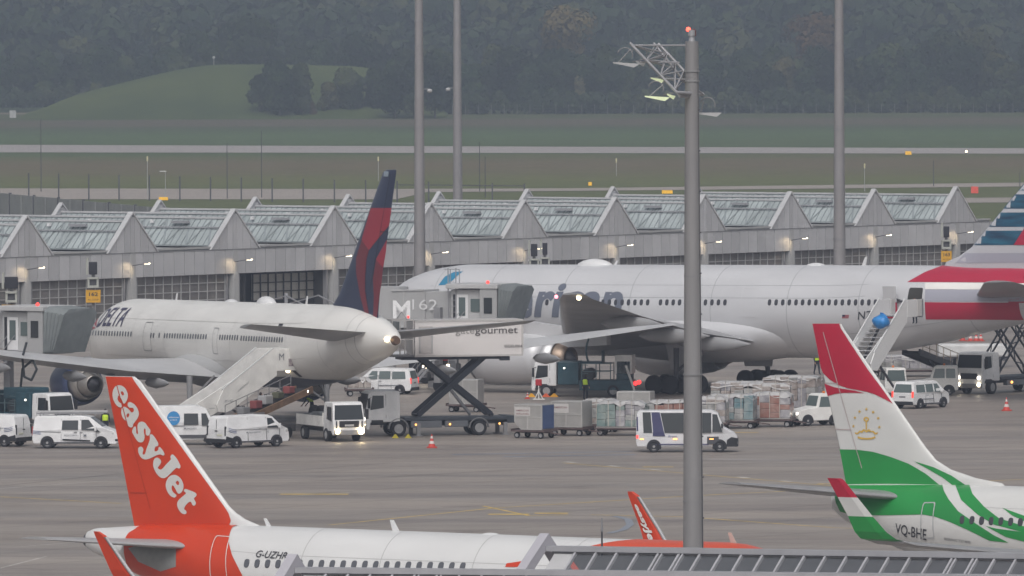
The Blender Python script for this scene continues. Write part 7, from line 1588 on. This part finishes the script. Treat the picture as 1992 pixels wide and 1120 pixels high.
cone('traffic cone at the far left end of the chock row before the fuelling truck', 1026, 776, .5)
t = thing('warning_board', 'red board on a white stand in front of the fuelling truck cab', 'sign', G(1048, 777)); mb = MB(); mb.b2((-.22, -.05, .95), (.22, .05, 1.4)); mb.obj('board', redp, t, bevel=.05); mb = MB(); mb.bar((0, 0, 0), (0, 0, .95), .06); mb.bar((-.3, 0, 0), (0, 0, .6), .05); mb.bar((.3, 0, 0), (0, 0, .6), .05); mb.b2((-.4, -.2, 0), (.4, .2, .06)); mb.obj('stand', dirtw, t)
for i, (px, m_) in enumerate(((1034, yellow), (1062, orange), (1078, yellow))):
    t = thing('wheel_chock', '%s chock of the row on the ground in front of the fuelling truck' % ('left yellow', 'middle orange', 'right yellow')[i], 'chock', G(px, 772)); mb = MB(); mb.prism([(-.3, 0), (.3, 0), (.05, .25), (-.05, .25)], -.12, .12); mb.obj('block', m_, t); mb = MB(); mb.cyl((0, .12, .12), (.45, .2, .03), .02, n=6); mb.obj('rope', black, t)
for i, px in enumerate((769, 794)):
    t = thing('wheel_chock', '%s yellow chock at the front wheel of the catering truck' % ('left', 'right')[i], 'chock', G(px, 852)); mb = MB(); mb.prism([(-.22, 0), (.22, 0), (.04, .24), (-.04, .24)], -.12, .12); mb.obj('block', mat('chock_yellow', (.5, .42, .03), .6), t); mb = MB(); mb.cyl((0, .1, .15), (.3, .2, .03), .02, n=6); mb.obj('rope', black, t)
# ---- people
def person(label, px, py, hdg, pose='stand', vest=hivis, legs=cloth, h=1.78, z=0.0, P=None, helmet=None):
    p = P or G(px, py); t = thing('person', label, 'person', (p.x, p.y, z), R(hdg))
    k = h/1.78; bm = bmesh.new(); lay = bm.verts.layers.skin.verify(); V = {}; skin_r = {}
    def nv(n, c, r): V[n] = bm.verts.new(Vector(c)*k); skin_r[n] = r*k
    bend = .0 if pose != 'bend' else .35
    nv('pel', (0, 0, .95), .135); nv('wai', (bend*.3, 0, 1.12), .125); nv('che', (bend*.9, 0, 1.34-bend*.1), .15); nv('nec', (bend*1.3, 0, 1.50-bend*.2), .065); nv('hed', (bend*1.5+.01, 0, 1.58-bend*.25), .085); nv('top', (bend*1.6+.015, 0, 1.70-bend*.25), .085)
    E = [('pel', 'wai'), ('wai', 'che'), ('che', 'nec'), ('nec', 'hed'), ('hed', 'top')]
    for sd, s_ in ((1, 'l'), (-1, 'r')):
        st = .10 if pose == 'walk' else 0
        nv('hip'+s_, (0, sd*.10, .90), .10); nv('kne'+s_, (sd*st+.03, sd*.11, .50), .07); nv('ank'+s_, (sd*st*1.8-.02, sd*.12, .08), .05); nv('toe'+s_, (sd*st*1.8+.15, sd*.13, .04), .04)
        nv('sho'+s_, (bend*.95, sd*.19, 1.42-bend*.12), .07)
        if pose == 'carry': nv('elb'+s_, (.08, sd*.24, 1.15), .05); nv('wri'+s_, (.33, sd*.18, 1.14), .038)
        else: nv('elb'+s_, (bend*1.1-.02-sd*st*.5, sd*.25, 1.14-bend*.2), .05); nv('wri'+s_, (bend*1.5+.06-sd*st, sd*.26, .90-bend*.2), .036)
        E += [('pel', 'hip'+s_), ('hip'+s_, 'kne'+s_), ('kne'+s_, 'ank'+s_), ('ank'+s_, 'toe'+s_), ('che', 'sho'+s_), ('sho'+s_, 'elb'+s_), ('elb'+s_, 'wri'+s_)]
    order = list(V); 
    for a_, b_ in E: bm.edges.new((V[a_], V[b_]))
    for n_ in order: V[n_][lay].radius = (skin_r[n_], skin_r[n_])
    V['pel'][lay].use_root = True
    pos = {n_: V[n_].co.copy() for n_ in order}
    me = bpy.data.meshes.new('body'); bm.to_mesh(me); bm.free(); o = bpy.data.objects.new('body', me); COL.objects.link(o); o.parent = t
    sm = o.modifiers.new('skin', 'SKIN'); sm.use_smooth_shade = True; ss = o.modifiers.new('sub', 'SUBSURF'); ss.levels = 2; ss.render_levels = 2; me.materials.append(legs)
    # vest, head, hands, hair
    mb = MB(); a_, c_ = pos['wai'], pos['che']; n = 14; rings = []
    for u, rx, ry in ((-.35, .155, .19), (0, .15, .18), (.5, .165, .20), (1.0, .17, .215), (1.3, .12, .16)):
        q_ = a_.lerp(c_, u); rings.append([(q_.x+rx*k*cos(2*pi*j/n), q_.y+ry*k*sin(2*pi*j/n), q_.z) for j in range(n)])
    mb.loft(rings); mb.obj('vest', vest, o)
    hd = (pos['hed']+pos['top'])/2; mb = MB(); mb.ball(hd+Vector((.01, 0, 0)), .10*k, n=12, sc=(.95, .80, 1.18)); mb.ball(hd+Vector((.105*k, 0, -.01)), .018*k, n=6)
    for sd in (1, -1): mb.ball(hd+Vector((0, sd*.082*k, 0)), .022*k, n=6)
    hh = mb.obj('head', skin, o); mb = MB()
    for sd in (1, -1): mb.ball(hd+Vector((.088*k, sd*.033*k, .02*k)), .011*k, n=6)
    mb.box(hd+Vector((.093*k, 0, -.05*k)), (.01, .04*k, .008)); mb.obj('eyes_and_mouth', black, hh)
    mb = MB(); mb.ball(hd+Vector((-.015, 0, .035)), .104*k, n=12, sc=(.98, .86, 1.05)); mb.obj('hair' if not helmet else 'helmet', helmet or hair, hh)
    for s_, sd in (('l', 1), ('r', -1)):
        w_, e_ = pos['wri'+s_], pos['elb'+s_]; d = (w_-e_).normalized(); sdv = Vector((1, 0, 0)) if abs(d.x) < .7 else Vector((0, 0, -1)); mb = MB()
        mb.bar(w_, w_+d*.09*k, .03*k, .08*k)
        for j, (o_, L_) in enumerate(((-.03, .065), (-.01, .078), (.01, .072), (.03, .055))): b0 = w_+d*.085*k+sdv*o_*k; mb.cyl(b0, b0+d*L_*k*.6, .010*k, n=6); mb.cyl(b0+d*L_*k*.6, b0+d*L_*k+Vector((0, -sd*.012, 0)), .009*k, .007*k, n=6)
        b0 = w_+d*.03*k+sdv*.04*k; mb.cyl(b0, b0+(d*.7+sdv*.7)*.055*k, .011*k, .009*k, n=6); mb.obj('hand', skin, o)
    return t
person('person in a yellow safety vest standing beside the fuelling truck under the wing', 1139, 777.5, 60)
person('person in dark trousers and yellow vest standing left of the red fin', 1589, 728.5, -60, 'walk')
person('person in a yellow vest behind the flatbed truck', 609, 812, 150, 'bend', P=G(607, 812))
person('person in a yellow vest beside the suitcases on the belt loader', 508, 800, 30, P=Vector((XatY(507, 579.5, 2), 579.5, 0)), z=1.0)
person('person in a yellow vest behind the van with the ladder rack', 205, 850, 90)
person('crew member in the open aft doorway of the silver airliner', 1782, 600, -120, 'carry', vest=mat('dark_jacket', (.03, .03, .04), .8), P=Vector((XatY(1780, 633.6, 5.5), 633.6, 0)), z=5.15)
